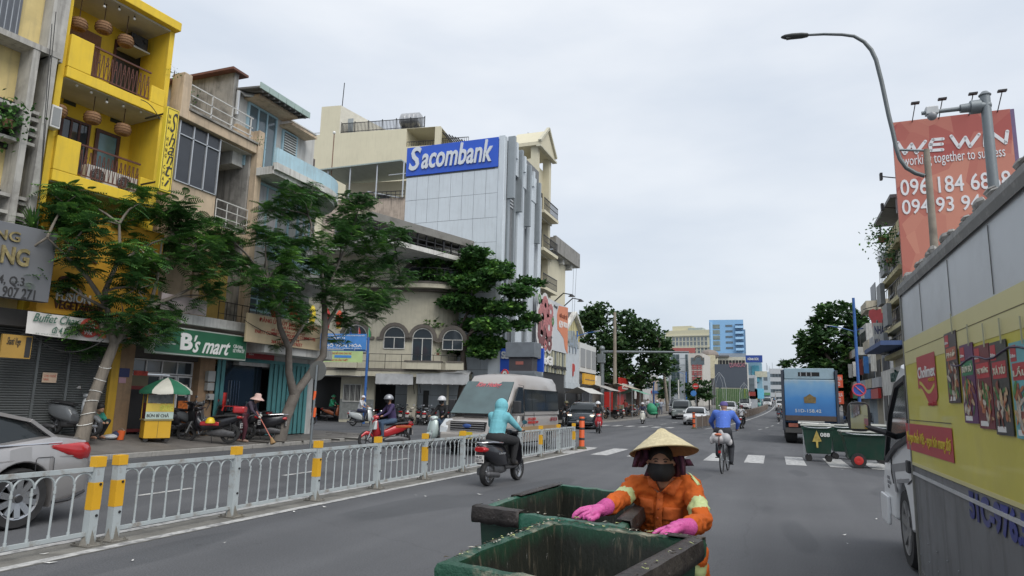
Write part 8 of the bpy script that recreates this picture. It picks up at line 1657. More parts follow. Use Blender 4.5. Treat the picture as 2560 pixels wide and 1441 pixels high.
def tub(T,C4,zt,zb,seed=1,nseg=14,rough=1.,plates=(),rimmat=None):
 """open bin: C4 = rim corners (CCW) ; wall with thickness, rolled rim, all real"""
 rg=random.Random(seed);base=[]
 for i in range(4):
  a,b_=Vector(C4[i]),Vector(C4[(i+1)%4])
  for k in range(nseg):tt=k/nseg;base.append(tuple(a+(b_-a)*tt))
 def ringp(d,z,jit=0.):P_=offs(C4,d);pts=[]
 cs=sum((Vector(c)for c in C4),Vector((0,0)))/4
 jz=[rg.uniform(-1,1)for _ in base];jr=[rg.uniform(-1,1)for _ in base]
 def ring(d,z,j=0.,sc=1.):
  P_=offs([tuple(c)for c in C4],d);out_=[]
  for i in range(4):
   a,b_=P_[i],P_[(i+1)%4]
   for k in range(nseg):
    tt=k/nseg;q=a+(b_-a)*tt
    if k==0:q=a*.86+(b_*.0+cs*.14 if 0 else a*.14)if 0 else q
    q=cs+(q-cs)*sc;idx=i*nseg+k;out_.append((q.x+j*jr[idx]*.004,q.y+j*jr[(idx+5)%len(jr)]*.004,z+j*jz[idx]*.005))
  return out_
 m_=MB();H_=zt-zb
 m_.mat(0).loft([ring(.035,zt-.06),ring(.035,zt-.075),ring(.05,zt-.3),ring(.10,zb+.05),ring(.13,zb)],cap=False)
 m_.mat(1).loft([ring(.055,zt-.004,rough*.6),ring(.062,zt-.05),ring(.075,zt-.3),ring(.13,zb+.06)],cap=False)
 m_.add(ring(.13,zb+.06),[tuple(range(nseg*4))]);m_.mat(0)
 m_.build('tub',[bgreen,bin_in],T,30,fix=False)
 m_=MB();m_.loft([ring(.055,zt-.02),ring(.055,zt,rough),ring(.03,zt+.008,rough),ring(.0,zt+.002,rough),ring(-.008,zt-.02,rough*.6),ring(-.006,zt-.075,rough*1.5),ring(.01,zt-.078,rough),ring(.036,zt-.06)],cap=False);m_.build('rim',rimmat or rimw,T,50)
 for(i,t0,t1)in plates:
  a,b_=Vector(C4[i]),Vector(C4[(i+1)%4]);e=(b_-a).normalized();nn=Vector((e.y,-e.x));L=(b_-a).length;p0=a+e*(L*t0)+nn*.010;p1=a+e*(L*t1)+nn*.010
  m_=MB();k_=10;rr2=[]
  for k in range(k_+1):
   q=p0+(p1-p0)*k/k_;j=rg.uniform(-.004,.004);rr2.append([(q.x,q.y,zt-.075+j),(q.x+nn.x*.006,q.y+nn.y*.006,zt-.04),(q.x,q.y,zt+.012+j*.5),(q.x-nn.x*.05,q.y-nn.y*.05,zt+.016+j),(q.x-nn.x*.075,q.y-nn.y*.075,zt+.012)])
  m_.loft(rr2,close=False);o=m_.build('edge_plate',rust_p,T,40);so=o.modifiers.new('s','SOLIDIFY');so.thickness=.006
  m_=MB()
  for q in(.2,.5,.8):c=p0+(p1-p0)*q;m_.ball((c.x+nn.x*.008,c.y+nn.y*.008,zt-.035),.009,6,4)
  m_.build('bolt',rust_p,T)
 for c in C4:
  q=cs+(Vector(c)-cs)*.68;w=MB();w.lathe([(.06,-.02),(.09,-.02),(.09,.02),(.06,.02)],14,(q.x,q.y,.09),(1,0,0));w.build('wheel',tyrem,T);MB().bar((q.x,q.y,.09),(q.x,q.y,zb),.04).build('castor_fork',steel,T)
def g2(px,py,z):p=gnd(px,py,z);return(p.x,p.y)
ZT=.95
c1=[g2(1092,1408,ZT),(g2(1755,1352,ZT)[0]-.19,g2(1092,1408,ZT)[1]-.12),g2(1762,1352,ZT),g2(1372,1304,ZT)]
T=thing('refuse_bin','nearest open green refuse bin, filthy inside, worker holding its back rim','bin',(0,0,0),0,'open green refuse bins being pushed')
tub(T,c1,ZT,.28,3,plates=((1,.0,.93),(2,.0,.2)))
c2=[g2(1183,1272,ZT),g2(1560,1320,ZT),g2(1640,1238,ZT),g2(1395,1212,ZT)]
T2=thing('refuse_bin','second open green refuse bin behind the nearest one, rusty plate at its front corner','bin',(0,0,0),0,'open green refuse bins being pushed')
tub(T2,c2,ZT,.28,8,plates=((0,.0,.34),(3,.05,.6),(1,.1,.8)),rimmat=M('bin_rim2',(.018,.095,.06),.4,var=.15,scale=4,dirt=.5,dirtcol=(.12,.11,.08),dscale=6,bump=.3,bscale=30))
m_=MB();rg=random.Random(5)
for C4,e_,n_ in((c1,(1,2,3),90),(c2,(3,0),30)):
 for i in e_:
  a,b_=Vector(C4[i]),Vector(C4[(i+1)%4]);e=(b_-a).normalized();nn=Vector((-e.y,e.x))
  for k in range(n_):q=a+(b_-a)*rg.random()+nn*rg.uniform(.005,.05);s=rg.uniform(.002,.008);an=rg.uniform(0,PI);lx=s*rg.uniform(1,4);m_.mat(rg.choice((0,0,0,1,2)));m_.add([(q.x+lx*math.cos(an),q.y+lx*math.sin(an),ZT+.017),(q.x-s*math.sin(an),q.y+s*math.cos(an),ZT+.02),(q.x-lx*math.cos(an),q.y-lx*math.sin(an),ZT+.017),(q.x+s*math.sin(an),q.y-s*math.cos(an),ZT+.014+s)],[(0,1,2,3)])
tag(m_.build('rim_dirt',[M('crumb_dark',(.06,.05,.035),.9),M('crumb_leaf',(.35,.38,.16),.8),M('crumb_pale',(.42,.4,.34),.8)]),'crumbs and leaf scraps stuck on the rims of the open bins','debris',kind='stuff')
#bins by the trucks
def small_bin(lab,cx,cy,w,d,zt,rz,num=None,redw=False,lid=True,arrow=False):
 T=thing('refuse_bin',lab,'bin',(cx,cy,0),rz,'green refuse bins by the blue truck');C4=[(-w/2,-d/2),(w/2,-d/2),(w/2,d/2),(-w/2,d/2)]
 m_=MB();rings=[]
 for z,s in((.24,.78),(.3,.80),(zt-.1,.97),(zt-.1,1.04),(zt,1.04),(zt,.93),(.32,.74)):rings.append([(x*s,y*s,z)for x,y in C4])
 m_.loft(rings,cap=True);m_.build('tub',bgreen,T,bevel=.02,fix=True)
 m_=MB();[m_.tube([(a[0]*1.05,a[1]*1.05,zt+.01),(b_[0]*1.05,b_[1]*1.05,zt+.01)],.025,6)for a,b_ in zip(C4,C4[1:]+C4[:1])];m_.build('rim',M('worn_rim',(.35,.36,.33),.6,dirt=.5),T,40)
 for sx in(-1,1):MB().tube([(sx*w*.44,-d*.52,zt-.02),(sx*w*.3,-d*.6,zt-.05),(0,-d*.62,zt-.06)],.016,6).build('handle',steel,T)
 if redw:
  for sx in(-1,1):MB().lathe([(.12,-.05),(.2,-.05),(.2,.05),(.12,.05)],20,(-w*.22*sx-.0,-d/2*.86,.21),(0,1,0)).build('wheel',tyrem,T,40)if sx==1 else None
  MB().lathe([(.001,-.055),(.05,-.07),(.12,-.055),(.12,.05)],20,(-w*.22,-d/2*.86,.21),(0,1,0)).build('red_rim',redp,T,40)
 else:
  for sx in(-1,1):
   for sy in(-1,1):MB().lathe([(.03,-.03),(.10,-.03),(.10,.03),(.03,.03)],14,(sx*w*.32,sy*d*.3,.10),(0,1,0)).build('wheel',tyrem,T,40);MB().bar((sx*w*.32,sy*d*.3,.1),(sx*w*.32,sy*d*.3,.26),.04).build('castor_fork',steel,T)
 fy0=-d/2*.93-.012
 if num:text(T,num,w*.08,w*.38,zt-.32,zt-.2,fy0-.02,whl,depth=.006,bold=.02)
 if arrow:m_=MB();m_.prism([(-.05,.42),(-.0,.42),(.0,.6),(.1,.62),(-.03,.95),(-.16,.6),(-.06,.6)],fy0-.012,fy0+.0);m_.build('arrow_mark',M('arrow_yellow',(.42,.32,.08),.6,var=.4,scale=8,dirt=.6),T,fix=True)
 m_=MB();rg=random.Random(int(cx*100))
 for k in range(14):m_.ball((rg.uniform(-w*.35,w*.35),rg.uniform(-d*.35,d*.35),zt-.03),(.08,.07,.05),6,4)
 tag(m_.build('rubbish',M('rubbish',(.05,.05,.045),.8,var=.6,scale=8),T),kind='stuff');return T
small_bin('green wheeled bin marked 088 with yellow arrow, behind the blue truck',1.25,23.6,.88,.75,1.08,-.03,'088',arrow=True)
small_bin('big dark green bin with a red wheel, partly hidden by the white cab',2.45,21.9,1.35,.8,.98,.02,redw=True)
small_bin('dark green bin squeezed between the 088 bin and the red wheeled one',2.05,25.2,.7,.7,1.08,.05)
small_bin('green bin further back right of the blue truck tail',2.9,26.4,1.1,.8,1.1,0)
small_bin('green bin behind the truck mirror, last of the group',3.4,24.0,1.2,.8,1.12,0)
T=thing('steel_frame','white edged tailgate bar resting behind the 088 bin','bar',(1.2,25.2,0));MB().tube([(-.45,0,1.12),(.55,.1,1.1)],.03,8).build('bar',whitep,T);MB().bar((-.3,0,0),(-.3,0,1.1),.04).build('leg',steel,T);MB().bar((.4,.1,0),(.4,.1,1.1),.04).build('leg',steel,T)

#trees
def leafmat(n,dark,mid,light):
 m=bpy.data.materials.new(n);m.use_nodes=True;t=m.node_tree;b=t.nodes['Principled BSDF'];b.inputs['Roughness'].default_value=.55;b.inputs['Specular IOR Level'].default_value=.35
 g=N('ShaderNodeNewGeometry',t);r=N('ShaderNodeValToRGB',t);e=r.color_ramp.elements;e[0].color=(*dark,1);e[1].color=(*light,1);e[1].position=1;q=e.new(.55);q.color=(*mid,1)
 tcn=N('ShaderNodeTexCoord',t);nz=N('ShaderNodeTexNoise',t);nz.inputs['Scale'].default_value=1.1;t.links.new(tcn.outputs['Object'],nz.inputs['Vector']);mm=N('ShaderNodeMath',t,operation='MULTIPLY_ADD');mm.inputs[1].default_value=1.6;mm.inputs[2].default_value=-.55
 ad=N('ShaderNodeMath',t,operation='MULTIPLY_ADD');ad.inputs[1].default_value=.45;t.links.new(nz.outputs[0],mm.inputs[0]);t.links.new(g.outputs['Random Per Island'],ad.inputs[0]);t.links.new(mm.outputs[0],ad.inputs[2]);t.links.new(ad.outputs[0],r.inputs[0]);t.links.new(r.outputs[0],b.inputs['Base Color'])
 tr=N('ShaderNodeBsdfTranslucent',t);t.links.new(r.outputs[0],tr.inputs[0]);mx_=N('ShaderNodeMixShader',t);mx_.inputs[0].default_value=.22;t.links.new(b.outputs[0],mx_.inputs[1]);t.links.new(tr.outputs[0],mx_.inputs[2]);t.links.new(mx_.outputs[0],t.nodes['Material Output'].inputs[0]);return m
def scatter(name,bv,bf,P,R,S,mat,parent):
 """one mesh of many small leaf shapes: bv base vertices, P places, R rotations (n,3,3), S sizes"""
 bv=np.array(bv,float);n=len(P);V=np.einsum('nij,vj->nvi',R,bv)*S[:,None,None]+P[:,None,:];nv=len(bv);F=np.array(bf)
 L=(F[None]+np.arange(n)[:,None,None]*nv).reshape(-1);me=bpy.data.meshes.new(name);me.vertices.add(n*nv);me.vertices.foreach_set('co',V.ravel());k=F.shape[1];nf=n*len(F)
 me.loops.add(nf*k);me.loops.foreach_set('vertex_index',L.astype(np.int32));me.polygons.add(nf);me.polygons.foreach_set('loop_start',(np.arange(nf)*k).astype(np.int32));me.materials.append(mat);me.update(calc_edges=True);return link(name,me,parent)
def rots(d,rs,roll=None):
 d=d/np.linalg.norm(d,axis=1)[:,None];up=np.tile([0,0,1.],(len(d),1));s=np.cross(up,d);s/=np.maximum(np.linalg.norm(s,axis=1),1e-6)[:,None];u=np.cross(d,s)
 if roll is not None:c,q=np.cos(roll)[:,None],np.sin(roll)[:,None];s,u=s*c+u*q,u*c-s*q
 return np.stack([d,s,u],2)
fv,ff=[],[]
for k in range(7):
 x=.12+.125*k;z=-.28*x*x;l=.20*math.sin(PI*(x*.85+.1))+.05;w_=.052
 for s in(-1,1):b0=len(fv);fv+=[(x-w_,0,z),(x+w_*.4,0,z),(x+w_*1.6,s*l,z-.05),(x+w_*.2,s*l*.95,z-.06)];ff.append((b0,b0+1,b0+2,b0+3))
LQ=[(0,0,0),(.5,-.28,.04),(1,0,-.06),(.5,.28,.04)];LF=[(0,1,2,3)]
def limb(mb,pts,r0,r1):n=len(pts);mb.tube(pts,[r0+(r1-r0)*i/(n-1)for i in range(n)],8)
def bez(a,b,s,rs):a=Vector(a);b=Vector(b);m=(a+b)/2+Vector((rs.uniform(-s,s),rs.uniform(-s,s),s*.6));return[a,(a+m)/2+Vector((0,0,s*.2)),m,(m+b)/2+Vector((0,0,s*.2)),b]
bark=M('bark_pale',(.19,.165,.135),.9,var=.3,scale=3,stretch=(3,3,.8),bump=.8,bscale=12,dirt=.4);bark2=M('bark_dark',(.075,.06,.05),.9,var=.3,scale=4,bump=.8,bscale=12)
def tree(name,label,trunk,forks,cl,X,mat,bk,kind='frond',dens=1.,seed=1,dx=1.,lsz=.40,cat='tree',group=None):
 """trunk, forks: pixel paths on the tree's own plane (x = X); cl: crown clumps (px, py, radius px)"""
 rs=random.Random(seed);ng=np.random.default_rng(seed);q=lambda px,py,x=X:(onX(px,py,x)if not isinstance(X,tuple)else onY(px,py,X[1]));xx=X
 T=thing(name,label,cat,(0,0,0),0,group);m_=MB();tp=[q(*p[:2])for p in trunk];m_.tube(tp,[p[2]for p in trunk],12)
 for fk in forks:m_.tube([q(*p[:2])for p in fk],[p[2]for p in fk],9)
 ends=[q(*fk[-1][:2])for fk in forks]or[tp[-1]];allp=[q(*p[:2])for fk in forks for p in fk[1:]]+[tp[-1]];P,D,S=[],[],[]
 for(px,py,r)in cl:
  c=q(px,py);dep=(c-CO).length;R=r*dep/1750*(1.2 if kind=='frond' else 1.12 if kind=='pad' else .98);c=c+Vector((rs.uniform(-dx,dx)*(1 if not isinstance(X,tuple)else .5),rs.uniform(-dx,dx)*(.3 if not isinstance(X,tuple)else 1),0));near=min(allp,key=lambda e:(e-c).length);limb(m_,bez(near,c,.25*R,rs),.02+.03*R,.015)
  nt=max(3,int(dens*(R*R)*(40 if kind=='frond' else 60)))
  for _ in range(nt):
   while True:
    v=Vector((rs.uniform(-1,1),rs.uniform(-1,1),rs.uniform(-1,1)))
    if v.length<1:break
   t=c+Vector((v.x*R,v.y*R,v.z*R*(.75 if kind=='frond' else .36 if kind=='pad' else .8)))
   if kind=='frond' and rs.random()<.5:m_.tube([c+(t-c)*.2,t-Vector((0,0,.03))],[.014,.007],4)
   n=11 if kind=='frond' else 7
   for k in range(n):
    a=rs.uniform(0,2*PI);el=rs.uniform(-.45,.5)if kind=='frond' else rs.uniform(-.5,.9);P.append(tuple(t+Vector((rs.uniform(-.07,.07),rs.uniform(-.07,.07),rs.uniform(-.09,.09)))));D.append((math.cos(a)*math.cos(el),math.sin(a)*math.cos(el),math.sin(el)));S.append(rs.uniform(.7,1.25)*lsz)
 m_.build('trunk',bk,T,50);P,D,S=np.array(P),np.array(D),np.array(S)
 scatter('crown',fv if kind=='frond' else LQ,ff if kind=='frond' else LF,P,rots(D,rs,ng.uniform(-.5,.5,len(P))if kind=='frond' else ng.uniform(-1.2,1.2,len(P))),S,mat,T);return T
lm1=leafmat('leaf_feathery',(.020,.055,.019),(.056,.15,.036),(.18,.35,.06));lm2=leafmat('leaf_broad',(.016,.046,.015),(.052,.14,.032),(.21,.40,.07));lm3=leafmat('leaf_far',(.018,.044,.019),(.042,.095,.031),(.10,.18,.048))
t1=onX(205,1100,-16.0)
tree('street_tree','first pavement tree with leaning ringed pale trunk and feathery crown before the yellow house',[(203,1103,.17),(228,1010,.145),(258,930,.13),(285,862,.115)],[[(285,862,.10),(272,800,.07),(262,730,.07),(300,640,.05),(298,560,.03)],[(285,862,.10),(335,800,.08),(375,765,.07),(430,745,.05),(530,695,.02)],[(262,760,.07),(215,690,.05),(165,640,.03),(118,595,.015)],[(375,765,.06),(395,690,.04),(405,600,.025)],[(300,660,.05),(350,620,.035),(430,590,.02)],[(262,770,.05),(205,740,.03),(178,720,.015)]],[(190,505,42),(240,485,38),(172,562,36),(225,555,50),(340,505,40),(365,560,48),(425,525,45),(470,560,48),(505,610,45),(440,620,50),(545,650,30),(175,630,45),(105,672,28),(240,640,38),(330,640,36),(400,690,42),(480,690,40),(230,720,40),(310,730,42),(275,790,45),(360,790,38),(430,775,30),(500,745,30),(220,815,38),(330,835,40),(285,860,28),(390,640,40)],-16.0,lm1,bark,seed=3,dens=1.0,dx=.8)
g_=MB()
T=thing('trunk_wire','white wire rings wound round the pale leaning trunk of the first tree','wire')
for k,(px,py,r)in enumerate(((212,1060,.168),(220,1035,.16),(229,1005,.152),(239,980,.148),(250,950,.14),(263,918,.135))):c=onX(px,py,-16.0);g_.tube([(c.x+r*math.cos(a*PI/8),c.y+r*math.sin(a*PI/8),c.z+.04*math.sin(a*PI/8+k))for a in range(17)],.009,4)
g_.build('ring',bulbm,T)
tree('street_tree','second pavement tree with forked grey trunk and wide feathery crown before the corner house',[(697,1108,.23),(712,1050,.19),(738,985,.18)],[[(735,990,.15),(722,930,.12),(722,870,.11),(700,820,.09),(692,770,.06),(670,700,.03)],[(738,985,.15),(775,935,.14),(808,890,.13),(812,820,.12),(810,740,.08),(800,640,.05),(770,540,.02)],[(812,820,.08),(860,740,.05),(930,700,.03),(1000,690,.015)],[(722,870,.07),(755,820,.05),(780,780,.03)],[(805,760,.06),(850,650,.04),(880,580,.02)]],[(715,480,32),(722,530,36),(790,480,34),(785,540,38),(860,520,45),(915,545,42),(960,590,40),(900,610,50),(830,590,45),(750,600,48),(680,590,42),(610,590,34),(590,560,26),(640,650,42),(700,660,45),(770,670,45),(840,670,48),(910,680,46),(975,660,36),(995,700,26),(600,690,28),(660,720,40),(740,740,40),(820,740,44),(890,750,42),(950,740,36),(700,785,30),(780,800,30),(860,800,34),(640,775,26),(920,790,28),(830,850,20),(720,860,16)],-15.3,lm1,M('bark_grey',(.13,.115,.10),.9,var=.3,scale=3,bump=.8,bscale=12),seed=5,dens=.95,dx=.9)
tree('almond_tree','dark trunked tree with layered broad glossy leaves in front of the bank',[(1145,1066,.26),(1150,1000,.22),(1160,930,.20),(1158,880,.19),(1170,840,.17)],[[(1160,900,.14),(1150,820,.1),(1180,760,.08),(1190,690,.05),(1210,640,.02)],[(1170,840,.1),(1220,800,.06),(1290,760,.03)],[(1165,850,.1),(1110,810,.05),(1080,720,.03)]],[(1210,640,34),(1110,655,48),(1170,665,50),(1235,665,45),(1270,690,40),(1090,700,42),(1150,710,52),(1220,715,50),(1290,735,42),(1325,735,22),(1080,755,34),(1140,760,48),(1205,765,50),(1265,775,46),(1320,790,28),(1110,800,40),(1175,810,50),(1240,820,46),(1080,815,26),(1120,850,44),(1180,860,50),(1240,862,42),(1205,885,34),(1140,875,36),(1090,830,30),(1290,815,28),(1265,880,16),(1340,705,16),(1060,725,22),(1300,700,26)],(0,41),lm2,bark2,'pad',1.5,7,1.2,.33)
tree('shade_tree','large dark spreading tree far left behind the camera mast and stalls',[(1598,1036,.5),(1600,985,.42),(1590,940,.36)],[[(1592,960,.3),(1555,920,.2),(1530,860,.1)],[(1595,950,.3),(1630,915,.2),(1650,860,.1)]],[(1480,800,40),(1520,790,42),(1470,850,40),(1560,800,34),(1530,850,50),(1490,900,44),(1600,830,44),(1640,850,36),(1570,880,50),(1620,890,48),(1660,870,24),(1540,930,44),(1600,940,44),(1500,950,36),(1650,920,30),(1450,810,26),(1580,840,40),(1630,810,24),(1655,895,26)],(0,88),lm3,bark2,'broad',.36,11,2.5,.6)
tree('roadside_tree','tall leafy tree on the right rising behind the blue truck and lamp posts',[(2120,1040,.4),(2110,960,.34),(2090,920,.3)],[[(2095,930,.25),(2060,880,.15),(2040,840,.08)],[(2095,930,.25),(2130,880,.15),(2150,840,.08)]],[(2085,785,34),(2060,810,36),(2115,800,36),(2150,825,32),(2030,850,36),(2080,850,46),(2135,855,42),(2005,885,28),(2045,895,42),(2100,900,46),(2150,900,40),(1985,905,18),(2020,930,36),(2075,945,44),(2130,950,42),(2165,880,26),(2090,770,18),(2120,985,36),(2160,940,30),(2000,860,16)],(0,76),leafmat('leaf_right',(.014,.038,.014),(.035,.09,.025),(.12,.22,.05)),bark2,'broad',.5,13,2.,.55)
tree('small_tree','small round bushy tree far off beside the red and blue road signs',[(1742,1020,.2),(1742,985,.15)],[],[(1725,975,20),(1750,965,22),(1765,985,18),(1735,990,20),(1755,990,18)],(0,108),lm3,bark2,'broad',.35,17,1.,.6)
tree('small_tree','dark bushy tree far left behind the leaning pole',[(1672,1030,.2),(1672,985,.15)],[],[(1665,960,20),(1680,975,18),(1660,990,20),(1690,960,14)],(0,118),lm3,bark2,'broad',.35,18,1.,.6)
tree('small_tree','tiny street tree far down the road right of the green hoarding',[(1885,990,.2),(1885,970,.15)],[],[(1880,958,9),(1890,962,10)],(0,175),lm3,bark2,'broad',.4,19,1.,.9)
def plant(px,py,Fp,d,R,label,lm_,strap=False,n=26,seed=2,pot=True):
 p=Fp.o+Fp.x*Fp.P(px,py,d)[0]+Fp.n*d;z=Fp.P(px,py,d)[1];T=thing('potted_plant' if pot else 'wall_plant',label,'plant',(p.x,p.y,z));rs=random.Random(seed);m_=MB()
 if strap:
  for k in range(n):a=rs.uniform(0,2*PI);e=rs.uniform(.2,1.3);c,s=math.cos(a),math.sin(a);w_=.022;pts=[(R*t*math.cos(e)*c,R*t*math.cos(e)*s,R*t*math.sin(e)-R*.55*t*t*math.cos(e))for t in(0,.35,.7,1)];m_.loft([[(x-s*w_*q,y+c*w_*q,z_),(x+s*w_*q,y-c*w_*q,z_)]for(x,y,z_),q in zip(pts,(1,1.3,1,.1))],close=False)
  m_.build('leaves',lm_,T)
 else:ng=np.random.default_rng(seed);P_=ng.normal(0,R*.4,(n,3));D_=ng.normal(0,1,(n,3));scatter('leaves',LQ,LF,P_,rots(D_,rs,ng.uniform(-1,1,n)),ng.uniform(.5,1.,n)*R*.28,lm_,T)
 if pot:MB().lathe([(R*.16,-R*.35),(R*.22,-.02)],12).build('pot',M('pot_clay',(.2,.1,.06),.8),T)
 else:MB().tube([(0,.0,-R*.6),(0,0,0)],.015,5).build('stem',bark2,T)
plant(82,572,FA,.7,.75,'strappy dracaena arching over the top edge of the grey signboard',lm2,True,34);plant(22,300,FA,.3,.6,'round leafy shrub in the shadowed window of the old yellow house',lm1,n=300,seed=4);plant(437,178,FC,.1,.3,'thin weed sprouting on top of the beige corner pier',lm1,n=40,seed=5,pot=False)
plant(650,355,FC,1.1,.25,'dry white flecked weed at the left end of the blue parapet',lm1,n=40,seed=6,pot=False);plant(2205,592,FRt,1.1,1.0,'red flowering bush spilling off the top right balcony',lm2,n=260,seed=7);plant(2222,645,FRt,.9,.8,'dark creeper hanging from the second right balcony',lm3,n=220,seed=8);plant(1095,882,F1,1.3,.5,'spiky plant in the long balcony trough of the cream building',lm1,True,20,9);plant(475,245,FC,.0,.4,'straggly pale weed on the roof terrace behind the white rail',lm2,n=50,seed=10,pot=False)
#poles, lamps, wires, signs
concp=M('pole_concrete',(.26,.23,.19),.9,var=.2,scale=2,dirt=.4,bump=.2);polg=M('pole_grey',(.20,.225,.24),.5,.4,var=.1,dirt=.25)
def pole(name,lab,cat,pts,r,mat,group=None):T=thing(name,lab,cat,(0,0,0),0,group);MB().tube(pts,r,12).build('pole',mat,T,50);return T
YL=26.68;A_=lambda px,py:onY(px,py,YL)
pt=A_(2316,374);T=pole('street_lamp','tall curved grey street lamp arm reaching left over the road from a concrete pole','street lamp',[(pt.x,YL,.1),(pt.x,YL,pt.z)],[.19,.10],concp)
pts=[A_(*p)for p in((2312,440),(2290,434),(2266,420),(2250,398),(2240,368),(2232,330),(2222,290),(2204,205),(2190,150),(2178,125),(2160,105),(2135,91),(2105,87),(2060,86),(2020,88))]
MB().tube(pts,[.075]*10+[.065,.06,.055,.05,.045],10).build('curved_arm',M('lamp_arm_grey',(.13,.145,.15),.5,.4),T,60);MB().tube([A_(2238,375),A_(2312,377)],.045,8).build('brace',polg,T,50)
a,b_=A_(2022,88),A_(1952,94);d=(b_-a);m_=MB();m_.loft([m_.ring(a+d*t,Vector((0,.17*w_,0)),Vector((0,0,.10*w_)),14)for t,w_ in((0,.35),(.05,.7),(.25,.95),(.6,1),(.85,.8),(.97,.4),(1,.1))]);m_.build('lamp_head',M('lamp_dark',(.045,.05,.05),.5),T,60);bx('lens',M('lamp_lens',(.14,.15,.14),.2),T,b_.x+.2,YL-.1,b_.z-.11,a.x-.25,YL+.1,b_.z-.07)
YC=17.6;c0=onY(2462,240,YC);T=pole('camera_pole','thick grey pole with short arm and white dome camera in front of the red billboard','pole',[(c0.x,YC,.1),(c0.x,YC,c0.z)],[.13,.105],polg)
MB().lathe([(.125,0),(.13,.02),(.06,.1),(.001,.12)],14,(c0.x,YC,c0.z)).build('pole_cap',polg,T,50);e0,e1=onY(2478,263,YC),onY(2304,284,YC);m_=MB();m_.tube([e0,e1],[.06,.045],10);m_.lathe([(.10,-.28),(.11,-.1),(.16,-.1),(.16,.1),(.11,.12),(.10,.3)],12,onY(2438,268,YC),(e1-e0));m_.build('arm',polg,T,50)
cc=onY(2329,282,YC);bx('camera_housing',M('cam_white',(.5,.52,.53),.4),T,cc.x-.13,YC-.1,cc.z-.06,cc.x+.13,YC+.1,cc.z+.13,bevel=.02);MB().ball((cc.x,YC-.02,cc.z-.09),.11,14,10).build('dome',M('cam_dome',(.25,.26,.28),.2),T,60)
def blue_lamp(px,py,Y,arms,lab,g=None):
 p=onY(px,py,Y);T=pole('street_lamp',lab,'street lamp',[(p.x,Y,hill(Y)),(p.x,Y,p.z)],[.13,.08],bl,'blue street lamps')
 for ex,ey in arms:e=onY(ex,ey,Y);m=(p+e)/2+Vector((0,0,-.05));MB().tube([p-Vector((0,0,.5)),m+Vector((0,0,-.12)),e],.045,6).build('arm',bl,T,50);MB().tube([m+(e-m)*.45,e],[.05,.13],8,flat=.4).build('lamp_head',M('head_white',(.5,.52,.54),.4),T,50)
blue_lamp(2137,814,60,[(2062,814),(2160,821)],'nearer tall blue double lamp post before the right hand tree');blue_lamp(2102,872,83,[(2052,874),(2114,878)],'farther blue double lamp post before the right hand tree');blue_lamp(1443,828,66,[(1500,828)],'blue lamp post with one arm to the right beside the SUV');blue_lamp(1634,955,95,[(1640,950)],'thin blue post under the big dark tree');blue_lamp(1715,930,112,[(1692,930)],'distant grey blue lamp with arm to the left before the office block')
pm=onY(1505,872,68);T=pole('mast_pole','grey traffic camera mast with a long horizontal arm over the road','pole',[(pm.x,68,.2),(pm.x,68,pm.z)],[.26,.20],polg);MB().ball(pm,.3,12,8).build('cap',polg,T,50);e=onY(1722,881,68);MB().tube([(pm.x,68,onY(1508,880,68).z),e],[.14,.09],8).build('arm',polg,T,50);c=onY(1505,893,68);bx('box',polg,T,c.x-.45,67.7,c.z-.6,c.x+.3,68.3,c.z+.3,bevel=.03)
p0_=onY(1537,781,67.5);T=pole('power_pole','tall plain concrete pole right of the camera mast','pole',[(p0_.x,67.5,.2),(p0_.x,67.5,p0_.z)],[.22,.14],concp);p1_=onY(1657,905,92);T=pole('power_pole','shorter concrete pole leaning left of the grey green minivan','pole',[(p1_.x+.6,92,.6),(p1_.x,92,p1_.z)],[.24,.15],concp);p2_=onY(1673,885,100);pole('power_pole','thin steel pole just right of the leaning concrete pole','pole',[(p2_.x,100,.8),(p2_.x,100,p2_.z)],.14,steel)
for k,(px,py,Y)in enumerate(((1696,950,105),(1710,935,108),(1772,955,108),(1885,965,150),(2175,905,95))):p=onY(px,py,Y);T=pole('post',['white','grey','dark','far','pale leaning'][k]+' thin post '+['before the office block','beside the distant lamp','by the traffic light arm','near the yellow banner','before the right house row'][k],'post',[(p.x,Y,hill(Y)),(p.x,Y,p.z)],.1,[whitep,steel,blackm,bl,whitep][k])
T=thing('road_sign','round red no entry sign and blue sign on a thin post far off','sign',(onY(1739,966,100).x,100,onY(1739,966,100).z));MB().lathe([(.001,0),(.42,0),(.42,.05)],20,(0,0,0),(0,-1,0)).build('disc',redp,T);bx('white_bar',whitep,T,-.28,-.07,-.06,.28,-.051,.06);MB().lathe([(.001,0),(.4,0),(.4,.05)],20,(-.3,0,-1.0),(0,-1,0)).build('blue_disc',blb,T);MB().bar((0,.1,.2),(0,.1,hill(100)-T.location.z),.08).build('post',steel,T)
s_=onY(2147,975,41);T=thing('no_parking_sign','round blue sign with red border and slash on a blue post by the right kerb','sign',(s_.x,41,0));zc=s_.z;MB().lathe([(.001,0),(.33,0),(.33,.03)],24,(0,-.06,zc),(0,-1,0)).build('disc',M('np_blue',(.03,.09,.4),.4),T);m_=MB();m_.tube([(.31*math.cos(a*PI/12),-.1,zc+.31*math.sin(a*PI/12))for a in range(25)],.045,5);m_.tube([(-.22,-.1,zc+.22),(.22,-.1,zc-.22)],.03,5);m_.build('red_border',M('np_red',(.5,.06,.08),.4),T,50);MB().tube([(0,0,0),(0,0,zc+5)],[.09,.07],8).build('post',bl,T,50)
